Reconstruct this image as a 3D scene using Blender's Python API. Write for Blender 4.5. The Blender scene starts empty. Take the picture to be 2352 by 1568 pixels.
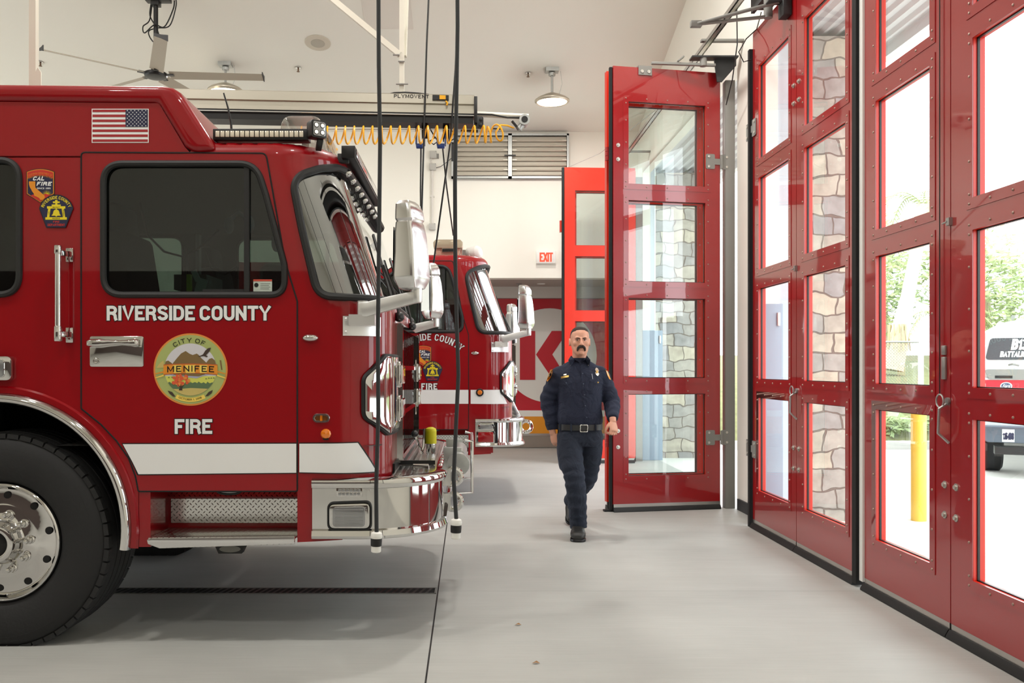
import bpy, bmesh, math, random
from math import pi, sin, cos, tan, radians, sqrt, atan2, asin
from mathutils import Vector, Matrix
from mathutils.geometry import delaunay_2d_cdt

random.seed(7)
SC = bpy.context.scene
COL = SC.collection
FPX, CX, CY, CH = 2000.0, 1075.0, 845.0, 1.42   # focal length (px of the 2352 frame), vanishing point, eye height


def P(px, py, Y):
    """A point of the photograph at depth Y metres from the camera."""
    return Vector(((px - CX) * Y / FPX, Y, CH + (CY - py) * Y / FPX))


def lin(c):
    return tuple((x / 255 / 12.92) if x / 255 <= 0.04045 else ((x / 255 + 0.055) / 1.055) ** 2.4 for x in c)


# ------------------------------------------------------------------ mesh builder
class MB:
    def __init__(s):
        s.v, s.f, s.m = [], [], []
        s.cur = 0
        s.nrm = {}

    def add(s, vs, fs, mat=None):
        b = len(s.v)
        s.v += [Vector(v) for v in vs]
        for f in fs:
            s.f.append([b + i for i in f])
            s.m.append(s.cur if mat is None else mat)
        return s

    def box(s, c, d, rot=None, mat=None):
        c = Vector(c)
        vs = []
        for i in (-1, 1):
            for j in (-1, 1):
                for k in (-1, 1):
                    p = Vector((i * d[0] / 2, j * d[1] / 2, k * d[2] / 2))
                    vs.append(c + (rot @ p if rot else p))
        return s.add(vs, [(0, 1, 3, 2), (4, 6, 7, 5), (0, 4, 5, 1), (2, 3, 7, 6), (0, 2, 6, 4), (1, 5, 7, 3)], mat)

    def bb(s, x0, x1, y0, y1, z0, z1, mat=None):
        return s.box(((x0 + x1) / 2, (y0 + y1) / 2, (z0 + z1) / 2), (x1 - x0, y1 - y0, z1 - z0), None, mat)

    def bar(s, p0, p1, w, h, up=(0, 0, 1), mat=None):
        p0, p1 = Vector(p0), Vector(p1)
        d = (p1 - p0)
        L = d.length
        d.normalize()
        up = Vector(up)
        sx = d.cross(up)
        if sx.length < 1e-4:
            sx = d.cross(Vector((1, 0, 0)))
        sx.normalize()
        u = sx.cross(d)
        R = Matrix((sx, d, u)).transposed()
        return s.box((p0 + p1) / 2, (w, L, h), R, mat)

    def prism(s, poly, d0, d1, plane='xz', mat=None, capmat=None):
        def q(a, b, d):
            return {'xz': (a, d, b), 'xy': (a, b, d), 'yz': (d, a, b)}[plane]
        n = len(poly)
        vs = [q(a, b, d0) for a, b in poly] + [q(a, b, d1) for a, b in poly]
        s.add(vs, [(i, (i + 1) % n, n + (i + 1) % n, n + i) for i in range(n)], mat)
        s.add(vs[:n], [tuple(range(n))], mat if capmat is None else capmat)
        s.add(vs[n:], [tuple(range(n))], mat if capmat is None else capmat)
        return s

    def flat(s, poly, d, plane='xz', mat=None):
        def q(a, b):
            return {'xz': (a, d, b), 'xy': (a, b, d), 'yz': (d, a, b)}[plane]
        return s.add([q(a, b) for a, b in poly], [tuple(range(len(poly)))], mat)

    def tube(s, pts, r, n=8, closed=False, caps=True, mat=None, flat=None):
        pts = [Vector(p) for p in pts]
        N = len(pts)
        if not isinstance(r, (list, tuple)):
            r = [r] * N
        tang = []
        for i in range(N):
            if closed:
                t = pts[(i + 1) % N] - pts[i - 1]
            else:
                t = pts[min(i + 1, N - 1)] - pts[max(i - 1, 0)]
            tang.append(t.normalized() if t.length > 1e-9 else Vector((0, 0, 1)))
        ref = Vector((0, 0, 1)) if abs(tang[0].z) < 0.9 else Vector((1, 0, 0))
        u = (ref - tang[0] * ref.dot(tang[0])).normalized()
        vs = []
        for i in range(N):
            u = u - tang[i] * u.dot(tang[i])
            u = u.normalized() if u.length > 1e-6 else tang[i].orthogonal().normalized()
            w = tang[i].cross(u)
            for k in range(n):
                a = 2 * pi * k / n
                vs.append(pts[i] + (u * cos(a) + w * sin(a)) * r[i])
        fs = []
        for i in range(N if closed else N - 1):
            j = (i + 1) % N
            for k in range(n):
                l = (k + 1) % n
                fs.append((i * n + k, i * n + l, j * n + l, j * n + k))
        if caps and not closed:
            fs.append(tuple(range(n)))
            fs.append(tuple((N - 1) * n + k for k in range(n)))
        return s.add(vs, fs, mat)

    def cyl(s, p0, p1, r0, r1=None, n=20, mat=None):
        return s.tube([p0, p1], [r0, r0 if r1 is None else r1], n, mat=mat)

    def lathe(s, prof, o, axis=(0, 0, 1), n=32, mat=None, cap=True, mats=None):
        """prof: (radius, distance along axis)."""
        o, ax = Vector(o), Vector(axis).normalized()
        u = ax.orthogonal().normalized()
        w = ax.cross(u)
        vs = []
        for r, h in prof:
            for k in range(n):
                a = 2 * pi * k / n
                vs.append(o + ax * h + (u * cos(a) + w * sin(a)) * max(r, 1e-5))
        for i in range(len(prof) - 1):
            fs = [(i * n + k, i * n + (k + 1) % n, (i + 1) * n + (k + 1) % n, (i + 1) * n + k) for k in range(n)]
            b = len(s.v)
            if i == 0:
                s.v += vs
                base = b
            for f in fs:
                s.f.append([base + q for q in f])
                s.m.append((s.cur if mat is None else mat) if mats is None else mats[i])
        if cap:
            for i, e in ((0, 0), (len(prof) - 1, -1)):
                if prof[e][0] > 1e-4:
                    s.f.append([base + i * n + k for k in range(n)])
                    s.m.append((s.cur if mat is None else mat) if mats is None else mats[e])
        return s

    def ell(s, c, r, n=16, m=10, rot=None, mat=None):
        c = Vector(c)
        if not isinstance(r, (list, tuple)):
            r = (r, r, r)
        vs = []
        for i in range(m + 1):
            th = pi * i / m
            for k in range(n):
                a = 2 * pi * k / n
                p = Vector((r[0] * sin(th) * cos(a), r[1] * sin(th) * sin(a), r[2] * cos(th)))
                vs.append(c + (rot @ p if rot else p))
        fs = []
        for i in range(m):
            for k in range(n):
                l = (k + 1) % n
                fs.append((i * n + k, i * n + l, (i + 1) * n + l, (i + 1) * n + k))
        return s.add(vs, fs, mat)

    def loft(s, rings, cap=True, closed=True, mat=None):
        n = len(rings[0])
        vs = [p for r in rings for p in r]
        fs = []
        for i in range(len(rings) - 1):
            for k in range(n if closed else n - 1):
                l = (k + 1) % n
                fs.append((i * n + k, i * n + l, (i + 1) * n + l, (i + 1) * n + k))
        if cap:
            fs.append(tuple(range(n)))
            fs.append(tuple((len(rings) - 1) * n + k for k in range(n)))
        return s.add(vs, fs, mat)

    def build(s, name, mats, parent=None, bevel=0, seg=2, angle=35, weld=True, fixn=True):
        if not isinstance(mats, (list, tuple)):
            mats = [mats]
        org = Vector((0, 0, 0))
        q = parent
        while q is not None:
            org += q.location
            q = q.parent
        me = bpy.data.meshes.new(name)
        bm = bmesh.new()
        bv = [bm.verts.new(v - org) for v in s.v]
        for f, mi in zip(s.f, s.m):
            ids = []
            for i in f:
                if not ids or ids[-1] != i:
                    ids.append(i)
            if len(ids) < 3:
                continue
            try:
                bf = bm.faces.new([bv[i] for i in ids])
                bf.material_index = mi
                bf.smooth = True
            except ValueError:
                pass
        if weld:
            bmesh.ops.remove_doubles(bm, verts=bm.verts, dist=1e-5)
        if fixn:
            bmesh.ops.recalc_face_normals(bm, faces=bm.faces)
        if bevel:
            es = [e for e in bm.edges if len(e.link_faces) == 2 and e.calc_face_angle(0) > radians(30)]
            bmesh.ops.bevel(bm, geom=es, offset=bevel, offset_type='OFFSET', segments=seg, profile=0.5, affect='EDGES', clamp_overlap=True)
            for f in bm.faces:
                f.smooth = True
        bm.to_mesh(me)
        bm.free()
        for m in mats:
            me.materials.append(m)
        me.set_sharp_from_angle(angle=radians(angle))
        if s.nrm:
            vn = [v.normal.copy() for v in me.vertices]
            ln = []
            key = {}
            for i, v in enumerate(me.vertices):
                w = v.co + org
                key[i] = s.nrm.get((round(w.x, 4), round(w.y, 4), round(w.z, 4)))
            tot = 0.0
            for p in me.polygons:
                for vi in p.vertices:
                    if key[vi] is not None:
                        tot += key[vi].dot(p.normal) * p.area
            sg = 1.0 if tot > 0 else -1.0
            for p in me.polygons:
                for vi in p.vertices:
                    k = key[vi]
                    ln.append(tuple(p.normal if k is None else k * sg))
            me.normals_split_custom_set(ln)
        o = bpy.data.objects.new(name, me)
        COL.objects.link(o)
        if parent is not None:
            o.parent = parent
        return o


def tag(o, label, cat=None, group=None, kind=None):
    o['label'] = label
    if cat:
        o['category'] = cat
    if group:
        o['group'] = group
    if kind:
        o['kind'] = kind
    return o


def empty(name, loc, label, cat, group=None, kind=None):
    o = bpy.data.objects.new(name, None)
    o.empty_display_size = 0.1
    COL.objects.link(o)
    o.location = loc
    return tag(o, label, cat, group, kind)


def kids(o):
    return [c for c in o.children]


def copy_tree(o, parent=None):
    c = o.copy()
    COL.objects.link(c)
    if parent is not None:
        c.parent = parent
    for ch in kids(o):
        copy_tree(ch, c)
    return c


def catm(pts, vals=None, k=5):
    """smooth resampling of a chain (and of a value at each point)"""
    P_ = [Vector(p) for p in pts]
    n = len(P_)
    o, r = [], []
    for i in range(n - 1):
        p0, p1, p2, p3 = P_[max(i - 1, 0)], P_[i], P_[i + 1], P_[min(i + 2, n - 1)]
        for j in range(k):
            t = j / k
            o.append(0.5 * (2 * p1 + (p2 - p0) * t + (2 * p0 - 5 * p1 + 4 * p2 - p3) * t * t + (3 * p1 - p0 - 3 * p2 + p3) * t ** 3))
            if vals:
                r.append(vals[i] * (1 - t) + vals[i + 1] * t)
    o.append(P_[-1])
    if vals:
        r.append(vals[-1])
        return o, r
    return o


# ------------------------------------------------------------------ 2D helpers
def rpoly(pts, seg=6):
    """Rounds the corners of a polygon; points are (x, y) or (x, y, radius)."""
    out = []
    n = len(pts)
    for i in range(n):
        p = Vector(pts[i][:2])
        r = pts[i][2] if len(pts[i]) > 2 else 0
        if r <= 0:
            out.append(tuple(p))
            continue
        a = Vector(pts[i - 1][:2]) - p
        b = Vector(pts[(i + 1) % n][:2]) - p
        la, lb = a.length, b.length
        a.normalize()
        b.normalize()
        ang = a.angle(b)
        d = min(r / max(tan(ang / 2), 1e-3), la * 0.499, lb * 0.499)
        p0, p1 = p + a * d, p + b * d
        for k in range(seg + 1):
            t = k / seg
            q = p0 * (1 - t) ** 2 + p * 2 * t * (1 - t) + p1 * t * t
            out.append((q.x, q.y))
    return out


def resample(poly, step):
    out = []
    n = len(poly)
    for i in range(n):
        a, b = Vector(poly[i]), Vector(poly[(i + 1) % n])
        k = max(1, int((b - a).length / step))
        for j in range(k):
            q = a.lerp(b, j / k)
            out.append((q.x, q.y))
    return out


def inside(p, poly):
    x, y = p
    c = False
    n = len(poly)
    j = n - 1
    for i in range(n):
        xi, yi = poly[i]
        xj, yj = poly[j]
        if (yi > y) != (yj > y) and x < (xj - xi) * (y - yi) / (yj - yi) + xi:
            c = not c
        j = i
    return c


def fill(outer, holes=(), grid=0.0, extra=()):
    """Triangulates a polygon with holes: (verts2d, tris)."""
    vs, es = [], []
    for loop in [outer] + list(holes):
        b = len(vs)
        vs += [Vector(p) for p in loop]
        es += [(b + i, b + (i + 1) % len(loop)) for i in range(len(loop))]
    if grid:
        xs = [p[0] for p in outer]
        ys = [p[1] for p in outer]
        nx, ny = int((max(xs) - min(xs)) / grid), int((max(ys) - min(ys)) / grid)
        for i in range(1, nx + 1):
            for j in range(1, ny + 1):
                p = (min(xs) + i * grid, min(ys) + j * grid + (0.3 * grid if i % 2 else 0))
                if inside(p, outer) and not any(inside(p, h) for h in holes):
                    vs.append(Vector(p))
    for p in extra:
        if inside(p, outer) and not any(inside(p, h) for h in holes):
            vs.append(Vector(p))
    r = delaunay_2d_cdt(vs, es, [], 0, 1e-5)
    V = [(v.x, v.y) for v in r[0]]
    T = []
    for f in r[2]:
        c = (sum(V[i][0] for i in f) / len(f), sum(V[i][1] for i in f) / len(f))
        if inside(c, outer) and not any(inside(c, h) for h in holes):
            T.append(tuple(f))
    return V, T


def ngon(c, r, n, a0=0.0):
    if not isinstance(r, (list, tuple)):
        r = (r, r)
    return [(c[0] + r[0] * cos(a0 + 2 * pi * k / n), c[1] + r[1] * sin(a0 + 2 * pi * k / n)) for k in range(n)]


# ------------------------------------------------------------------ lettering
_tc = {}


def text2d(txt, offset=0.0):
    """Flat mesh of a string in the built-in font: verts2d, faces, bounds."""
    key = (txt, offset)
    if key in _tc:
        return _tc[key]
    cu = bpy.data.curves.new('t', 'FONT')
    cu.body = txt
    cu.size = 1.0
    cu.offset = offset
    cu.resolution_u = 3
    o = bpy.data.objects.new('t', cu)
    COL.objects.link(o)
    bpy.context.view_layer.update()
    me = o.evaluated_get(bpy.context.evaluated_depsgraph_get()).to_mesh()
    V = [(v.co.x, v.co.y) for v in me.vertices]
    Fc = [tuple(p.vertices) for p in me.polygons]
    o.to_mesh_clear()
    bpy.data.objects.remove(o)
    bpy.data.curves.remove(cu)
    xs = [v[0] for v in V] or [0, 1]
    ys = [v[1] for v in V] or [0, 1]
    _tc[key] = (V, Fc, (min(xs), max(xs), min(ys), max(ys)))
    return _tc[key]


def text_fit(mb, txt, x0, x1, y0, y1, place, offset=0.0, mat=None, shear=0.0, grow=0.0):
    """Letters scaled to fill a rectangle; place(x, y) -> 3D. grow widens every outline (for a border behind the letters)."""
    _, _, b = text2d(txt, offset)
    V, Fc, _ = text2d(txt, offset + grow)
    sx, sy = (x1 - x0) / (b[1] - b[0]), (y1 - y0) / (b[3] - b[2])
    vs = []
    for a, c in V:
        yy = y0 + (c - b[2]) * sy
        vs.append(place(x0 + (a - b[0]) * sx + shear * (yy - y0), yy))
    mb.add(vs, Fc, mat)


def text_arc(mb, txt, c, r, a0, a1, h, place, offset=0.0, mat=None, grow=0.0, inward=False, wx=1.0):
    """Letters along a circle from angle a0 to a1 (degrees); h = letter height; inward: tops point to the centre."""
    ws = []
    for ch in txt:
        if ch == ' ':
            ws.append(0.35)
        else:
            b = text2d(ch, offset)[2]
            ws.append((b[1] - b[0]) + 0.09)
    tot = sum(ws)
    capb = text2d('E', offset)[2]
    capH = capb[3] - capb[2]
    sy = h / capH
    acc = 0.0
    for ch, w in zip(txt, ws):
        mid = acc + w / 2
        acc += w
        if ch == ' ':
            continue
        ang = radians(a0 + (a1 - a0) * mid / tot)
        arcw = abs(radians(a1 - a0)) * r / tot
        V, Fc, _ = text2d(ch, offset + grow)
        b = text2d(ch, offset)[2]
        rd = Vector((cos(ang), sin(ang)))
        up = -rd if inward else rd
        rt = Vector((up.y, -up.x))
        o = Vector(c) + rd * r
        vs = []
        for x, y in V:
            q = o + rt * ((x - (b[0] + b[1]) / 2) * arcw * wx) + up * ((y - capb[2]) * sy)
            vs.append(place(q.x, q.y))
        mb.add(vs, Fc, mat)


# ------------------------------------------------------------------ materials
def nt(name):
    m = bpy.data.materials.new(name)
    m.use_nodes = True
    t = m.node_tree
    return m, t, t.nodes['Principled BSDF']


def mat(name, col, rough=0.5, metal=0.0, coat=0.0, spec=None, noise=None, bump=None, emit=None, trans=None, alpha=None, srgb=True):
    """col in sRGB 0-255. noise=(scale, amount): value variation; bump=(scale, strength)."""
    m, t, b = nt(name)
    c = lin(col) if srgb else col
    b.inputs['Base Color'].default_value = (*c, 1)
    b.inputs['Roughness'].default_value = rough
    b.inputs['Metallic'].default_value = metal
    if coat:
        b.inputs['Coat Weight'].default_value = coat
        b.inputs['Coat Roughness'].default_value = 0.03
    if spec is not None:
        b.inputs['Specular IOR Level'].default_value = spec
    if noise:
        tc = t.nodes.new('ShaderNodeTexCoord')
        n = t.nodes.new('ShaderNodeTexNoise')
        n.inputs['Scale'].default_value = noise[0]
        n.inputs['Detail'].default_value = 6
        t.links.new(tc.outputs['Object'], n.inputs['Vector'])
        mx = t.nodes.new('ShaderNodeMix')
        mx.data_type = 'RGBA'
        lo = tuple(x * (1 - noise[1]) for x in c)
        hi = tuple(min(1, x * (1 + noise[1])) for x in c)
        mx.inputs['A'].default_value = (*lo, 1)
        mx.inputs['B'].default_value = (*hi, 1)
        t.links.new(n.outputs['Fac'], mx.inputs['Factor'])
        t.links.new(mx.outputs['Result'], b.inputs['Base Color'])
    if bump:
        tc = t.nodes.new('ShaderNodeTexCoord')
        n = t.nodes.new('ShaderNodeTexNoise')
        n.inputs['Scale'].default_value = bump[0]
        n.inputs['Detail'].default_value = 4
        t.links.new(tc.outputs['Object'], n.inputs['Vector'])
        bp = t.nodes.new('ShaderNodeBump')
        bp.inputs['Strength'].default_value = bump[1]
        bp.inputs['Distance'].default_value = 0.01
        t.links.new(n.outputs['Fac'], bp.inputs['Height'])
        t.links.new(bp.outputs['Normal'], b.inputs['Normal'])
    if emit:
        b.inputs['Emission Color'].default_value = (*lin(emit[0]), 1)
        b.inputs['Emission Strength'].default_value = emit[1]
    if trans:
        b.inputs['Transmission Weight'].default_value = trans
    return m


def glass(name, tint=(235, 245, 242), refl=1.0, base=0.05):
    """Thin sheet glass: clear, with a mirror-like share that grows at grazing angles."""
    m = bpy.data.materials.new(name)
    m.use_nodes = True
    t = m.node_tree
    t.nodes.clear()
    out = t.nodes.new('ShaderNodeOutputMaterial')
    tr = t.nodes.new('ShaderNodeBsdfTransparent')
    tr.inputs['Color'].default_value = (*lin(tint), 1)
    gl = t.nodes.new('ShaderNodeBsdfGlossy')
    gl.inputs['Roughness'].default_value = 0.01
    gl.inputs['Color'].default_value = (0.95, 0.97, 0.97, 1)
    lw = t.nodes.new('ShaderNodeLayerWeight')
    lw.inputs['Blend'].default_value = 0.5
    pw = t.nodes.new('ShaderNodeMath')
    pw.operation = 'POWER'
    pw.inputs[1].default_value = 4.0
    ma = t.nodes.new('ShaderNodeMath')
    ma.operation = 'MULTIPLY_ADD'
    ma.inputs[1].default_value = 0.85 * refl
    ma.inputs[2].default_value = base
    mx = t.nodes.new('ShaderNodeMixShader')
    t.links.new(lw.outputs['Facing'], pw.inputs[0])
    t.links.new(pw.outputs[0], ma.inputs[0])
    t.links.new(ma.outputs[0], mx.inputs['Fac'])
    t.links.new(tr.outputs[0], mx.inputs[1])
    t.links.new(gl.outputs[0], mx.inputs[2])
    t.links.new(mx.outputs[0], out.inputs['Surface'])
    return m


def diamond_plate(name, col=(214, 213, 210), rough=0.2, scale=34.0):
    """Bright tread plate: raised lozenges in two directions."""
    m, t, b = nt(name)
    b.inputs['Base Color'].default_value = (*lin(col), 1)
    b.inputs['Metallic'].default_value = 1
    b.inputs['Roughness'].default_value = rough
    tc = t.nodes.new('ShaderNodeTexCoord')
    sep = t.nodes.new('ShaderNodeSeparateXYZ')
    t.links.new(tc.outputs['Object'], sep.inputs[0])

    def M(op, a, c=None, d=None):
        n = t.nodes.new('ShaderNodeMath')
        n.operation = op
        for i, q in enumerate((a, c, d)):
            if q is None:
                continue
            if isinstance(q, (int, float)):
                n.inputs[i].default_value = q
            else:
                t.links.new(q, n.inputs[i])
        return n.outputs[0]
    # y+z so that the pattern shows on level and upright faces alike
    x = M('MULTIPLY', sep.outputs[0], scale)
    yz = M('MULTIPLY', M('ADD', sep.outputs[1], sep.outputs[2]), scale)
    a = M('ADD', x, yz)
    c = M('SUBTRACT', x, yz)
    fa, fc = M('FRACT', a), M('FRACT', c)
    par = M('FRACT', M('MULTIPLY', M('ADD', M('FLOOR', a), M('FLOOR', c)), 0.5))
    da = M('ABSOLUTE', M('SUBTRACT', fa, 0.5))
    dc = M('ABSOLUTE', M('SUBTRACT', fc, 0.5))
    l1 = M('ADD', M('MULTIPLY', da, 2.2), M('MULTIPLY', dc, 7.0))
    l2 = M('ADD', M('MULTIPLY', da, 7.0), M('MULTIPLY', dc, 2.2))
    mixv = M('ADD', M('MULTIPLY', l1, M('GREATER_THAN', par, 0.25)), M('MULTIPLY', l2, M('LESS_THAN', par, 0.25)))
    h = M('MAXIMUM', M('SUBTRACT', 1.0, mixv), 0.0)
    h = M('POWER', h, 0.5)
    bp = t.nodes.new('ShaderNodeBump')
    bp.inputs['Strength'].default_value = 1.0
    bp.inputs['Distance'].default_value = 0.007
    t.links.new(h, bp.inputs['Height'])
    t.links.new(bp.outputs['Normal'], b.inputs['Normal'])
    return m


def stone_mat(name):
    m, t, b = nt(name)
    tc = t.nodes.new('ShaderNodeTexCoord')
    sep = t.nodes.new('ShaderNodeSeparateXYZ')
    t.links.new(tc.outputs['Object'], sep.inputs[0])
    ad = t.nodes.new('ShaderNodeMath')
    ad.operation = 'ADD'
    t.links.new(sep.outputs[0], ad.inputs[0])
    t.links.new(sep.outputs[1], ad.inputs[1])
    cmb = t.nodes.new('ShaderNodeCombineXYZ')
    t.links.new(ad.outputs[0], cmb.inputs[0])
    t.links.new(sep.outputs[2], cmb.inputs[1])
    nz = t.nodes.new('ShaderNodeTexNoise')
    nz.inputs['Scale'].default_value = 3.2
    nz.inputs['Detail'].default_value = 2
    t.links.new(tc.outputs['Object'], nz.inputs['Vector'])
    mx = t.nodes.new('ShaderNodeMix')
    mx.data_type = 'VECTOR'
    mx.inputs['Factor'].default_value = 0.16
    t.links.new(cmb.outputs[0], mx.inputs['A'])
    t.links.new(nz.outputs['Color'], mx.inputs['B'])
    br = t.nodes.new('ShaderNodeTexBrick')
    br.inputs['Scale'].default_value = 1.0
    br.inputs['Color1'].default_value = (*lin((192, 180, 162)), 1)
    br.inputs['Color2'].default_value = (*lin((150, 146, 146)), 1)
    br.inputs['Mortar'].default_value = (*lin((122, 110, 102)), 1)
    br.inputs['Mortar Size'].default_value = 0.007
    br.inputs['Mortar Smooth'].default_value = 0.25
    br.inputs['Bias'].default_value = 0.0
    br.inputs['Brick Width'].default_value = 0.30
    br.inputs['Row Height'].default_value = 0.155
    br.offset = 0.42
    br.squash = 0.62
    br.squash_frequency = 3
    t.links.new(mx.outputs['Result'], br.inputs['Vector'])
    n2 = t.nodes.new('ShaderNodeTexNoise')
    n2.inputs['Scale'].default_value = 9
    n2.inputs['Detail'].default_value = 6
    t.links.new(tc.outputs['Object'], n2.inputs['Vector'])
    mm = t.nodes.new('ShaderNodeMix')
    mm.data_type = 'RGBA'
    mm.blend_type = 'OVERLAY'
    mm.inputs['Factor'].default_value = 0.45
    t.links.new(br.outputs['Color'], mm.inputs['A'])
    t.links.new(n2.outputs['Fac'], mm.inputs['B'])
    t.links.new(mm.outputs['Result'], b.inputs['Base Color'])
    b.inputs['Roughness'].default_value = 0.9
    bp = t.nodes.new('ShaderNodeBump')
    bp.inputs['Strength'].default_value = 0.9
    bp.inputs['Distance'].default_value = 0.03
    bp.invert = True
    t.links.new(br.outputs['Fac'], bp.inputs['Height'])
    t.links.new(bp.outputs['Normal'], b.inputs['Normal'])
    return m


def floor_mat(name):
    """Broom-finished concrete: streaks, faint blotches, sawn joints."""
    m, t, b = nt(name)
    tc = t.nodes.new('ShaderNodeTexCoord')
    sep = t.nodes.new('ShaderNodeSeparateXYZ')
    t.links.new(tc.outputs['Object'], sep.inputs[0])

    def M(op, a, c=None):
        n = t.nodes.new('ShaderNodeMath')
        n.operation = op
        for i, q in enumerate((a, c)):
            if q is None:
                continue
            if isinstance(q, (int, float)):
                n.inputs[i].default_value = q
            else:
                t.links.new(q, n.inputs[i])
        return n.outputs[0]

    def line(sock, at, w):
        return M('LESS_THAN', M('ABSOLUTE', M('SUBTRACT', sock, at)), w)
    j = line(sep.outputs[0], -0.192, 0.0045)
    jy = M('MAXIMUM', line(sep.outputs[1], 5.55, 0.004), line(sep.outputs[1], 8.3, 0.005))
    jy = M('MULTIPLY', jy, 0.22)
    joint = M('MAXIMUM', j, jy)
    mp = t.nodes.new('ShaderNodeMapping')
    mp.inputs['Scale'].default_value = (3, 90, 1)
    t.links.new(tc.outputs['Object'], mp.inputs['Vector'])
    n1 = t.nodes.new('ShaderNodeTexNoise')
    n1.inputs['Scale'].default_value = 1.0
    n1.inputs['Detail'].default_value = 4
    t.links.new(mp.outputs[0], n1.inputs['Vector'])
    n2 = t.nodes.new('ShaderNodeTexNoise')
    n2.inputs['Scale'].default_value = 0.9
    n2.inputs['Detail'].default_value = 5
    t.links.new(tc.outputs['Object'], n2.inputs['Vector'])
    mp3 = t.nodes.new('ShaderNodeMapping')
    mp3.inputs['Scale'].default_value = (0.8, 7, 1)
    t.links.new(tc.outputs['Object'], mp3.inputs['Vector'])
    n3 = t.nodes.new('ShaderNodeTexNoise')
    n3.inputs['Scale'].default_value = 1.2
    n3.inputs['Detail'].default_value = 6
    t.links.new(mp3.outputs[0], n3.inputs['Vector'])
    s = M('ADD', M('MULTIPLY', n1.outputs['Fac'], 0.25), M('ADD', M('MULTIPLY', n2.outputs['Fac'], 0.6), M('MULTIPLY', n3.outputs['Fac'], 0.15)))
    cr = t.nodes.new('ShaderNodeValToRGB')
    cr.color_ramp.elements[0].position = 0.3
    cr.color_ramp.elements[0].color = (*lin((160, 160, 156)), 1)
    cr.color_ramp.elements[1].position = 0.7
    cr.color_ramp.elements[1].color = (*lin((186, 186, 181)), 1)
    t.links.new(s, cr.inputs[0])
    mx = t.nodes.new('ShaderNodeMix')
    mx.data_type = 'RGBA'
    mx.inputs['B'].default_value = (0.02, 0.02, 0.02, 1)
    t.links.new(joint, mx.inputs['Factor'])
    t.links.new(cr.outputs[0], mx.inputs['A'])
    t.links.new(mx.outputs['Result'], b.inputs['Base Color'])
    b.inputs['Roughness'].default_value = 0.55
    b.inputs['Specular IOR Level'].default_value = 0.35
    bp = t.nodes.new('ShaderNodeBump')
    bp.inputs['Strength'].default_value = 0.25
    bp.inputs['Distance'].default_value = 0.004
    t.links.new(n1.outputs['Fac'], bp.inputs['Height'])
    t.links.new(bp.outputs['Normal'], b.inputs['Normal'])
    return m


RED = mat('engine red paint', (142, 0, 12), 0.35, coat=0.7, spec=0.2)
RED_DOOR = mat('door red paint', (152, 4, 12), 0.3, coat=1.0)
RED_SUNLIT = mat('sun faded orange red paint', (208, 40, 16), 0.4, coat=0.2)  # door red as it looks in sunlight, painted into the base colour
CHROME = mat('chrome', (212, 211, 209), 0.05, 1.0)
ALU = mat('brushed aluminium', (200, 198, 194), 0.28, 1.0)
POLISH = mat('polished aluminium', (226, 226, 226), 0.2, 1.0)
SATIN = mat('satin aluminium', (232, 232, 232), 0.32, 0.85)
STEEL = mat('galvanised steel', (176, 178, 176), 0.42, 0.9, noise=(40, 0.12))
TREAD = diamond_plate('bright tread plate')
RUBBER = mat('black rubber', (22, 22, 22), 0.55)
TYRE = mat('tyre rubber', (27, 27, 28), 0.75, bump=(60, 0.15))
BLACK = mat('black', (14, 14, 15), 0.4)
MATTE = mat('matt black', (18, 18, 18), 0.85)
DARK = mat('dark grey plastic', (48, 49, 50), 0.6)
GREYM = mat('grey painted steel', (132, 131, 126), 0.5)
WHITE = mat('white paint', (232, 231, 226), 0.5)
STRIPE = mat('reflective white film', (232, 232, 231), 0.35)
CREAM = mat('cream painted steel', (214, 210, 196), 0.45)
WALL = mat('warm white wall paint', (240, 238, 228), 0.75)
CEIL = mat('warm white ceiling paint', (238, 236, 227), 0.8)
GLASS = glass('clear door glass', (238, 246, 244), 0.8, 0.06)
CABGLASS = glass('tinted cab glass', (128, 142, 134), 0.9, 0.055)
LEDS = mat('led strip lens', (226, 216, 196), 0.2, 0.2, coat=1.0)
LENS = mat('clear lens', (150, 151, 152), 0.16, 0.55, coat=1.0)
AMBER = mat('amber lens', (226, 120, 8), 0.15, coat=1.0)
REDLENS = mat('red lens', (150, 6, 16), 0.15, coat=1.0)
NAVY = mat('navy print', (34, 36, 66), 0.4)
YELLOW = mat('yellow print', (226, 204, 40), 0.4)
ORANGE = mat('orange print', (222, 140, 36), 0.4)
INTERIOR = mat('cab interior grey', (64, 64, 62), 0.8)
SEAT = mat('cab seat fabric', (40, 40, 42), 0.9)
# ------------------------------------------------------------------ stroke lettering (bold grotesque capitals and digits)
def _arc(cx, cy, rx, ry, a0, a1, n=10):
    return [(cx + rx * cos(radians(a0 + (a1 - a0) * k / n)), cy + ry * sin(radians(a0 + (a1 - a0) * k / n))) for k in range(n + 1)]


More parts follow.
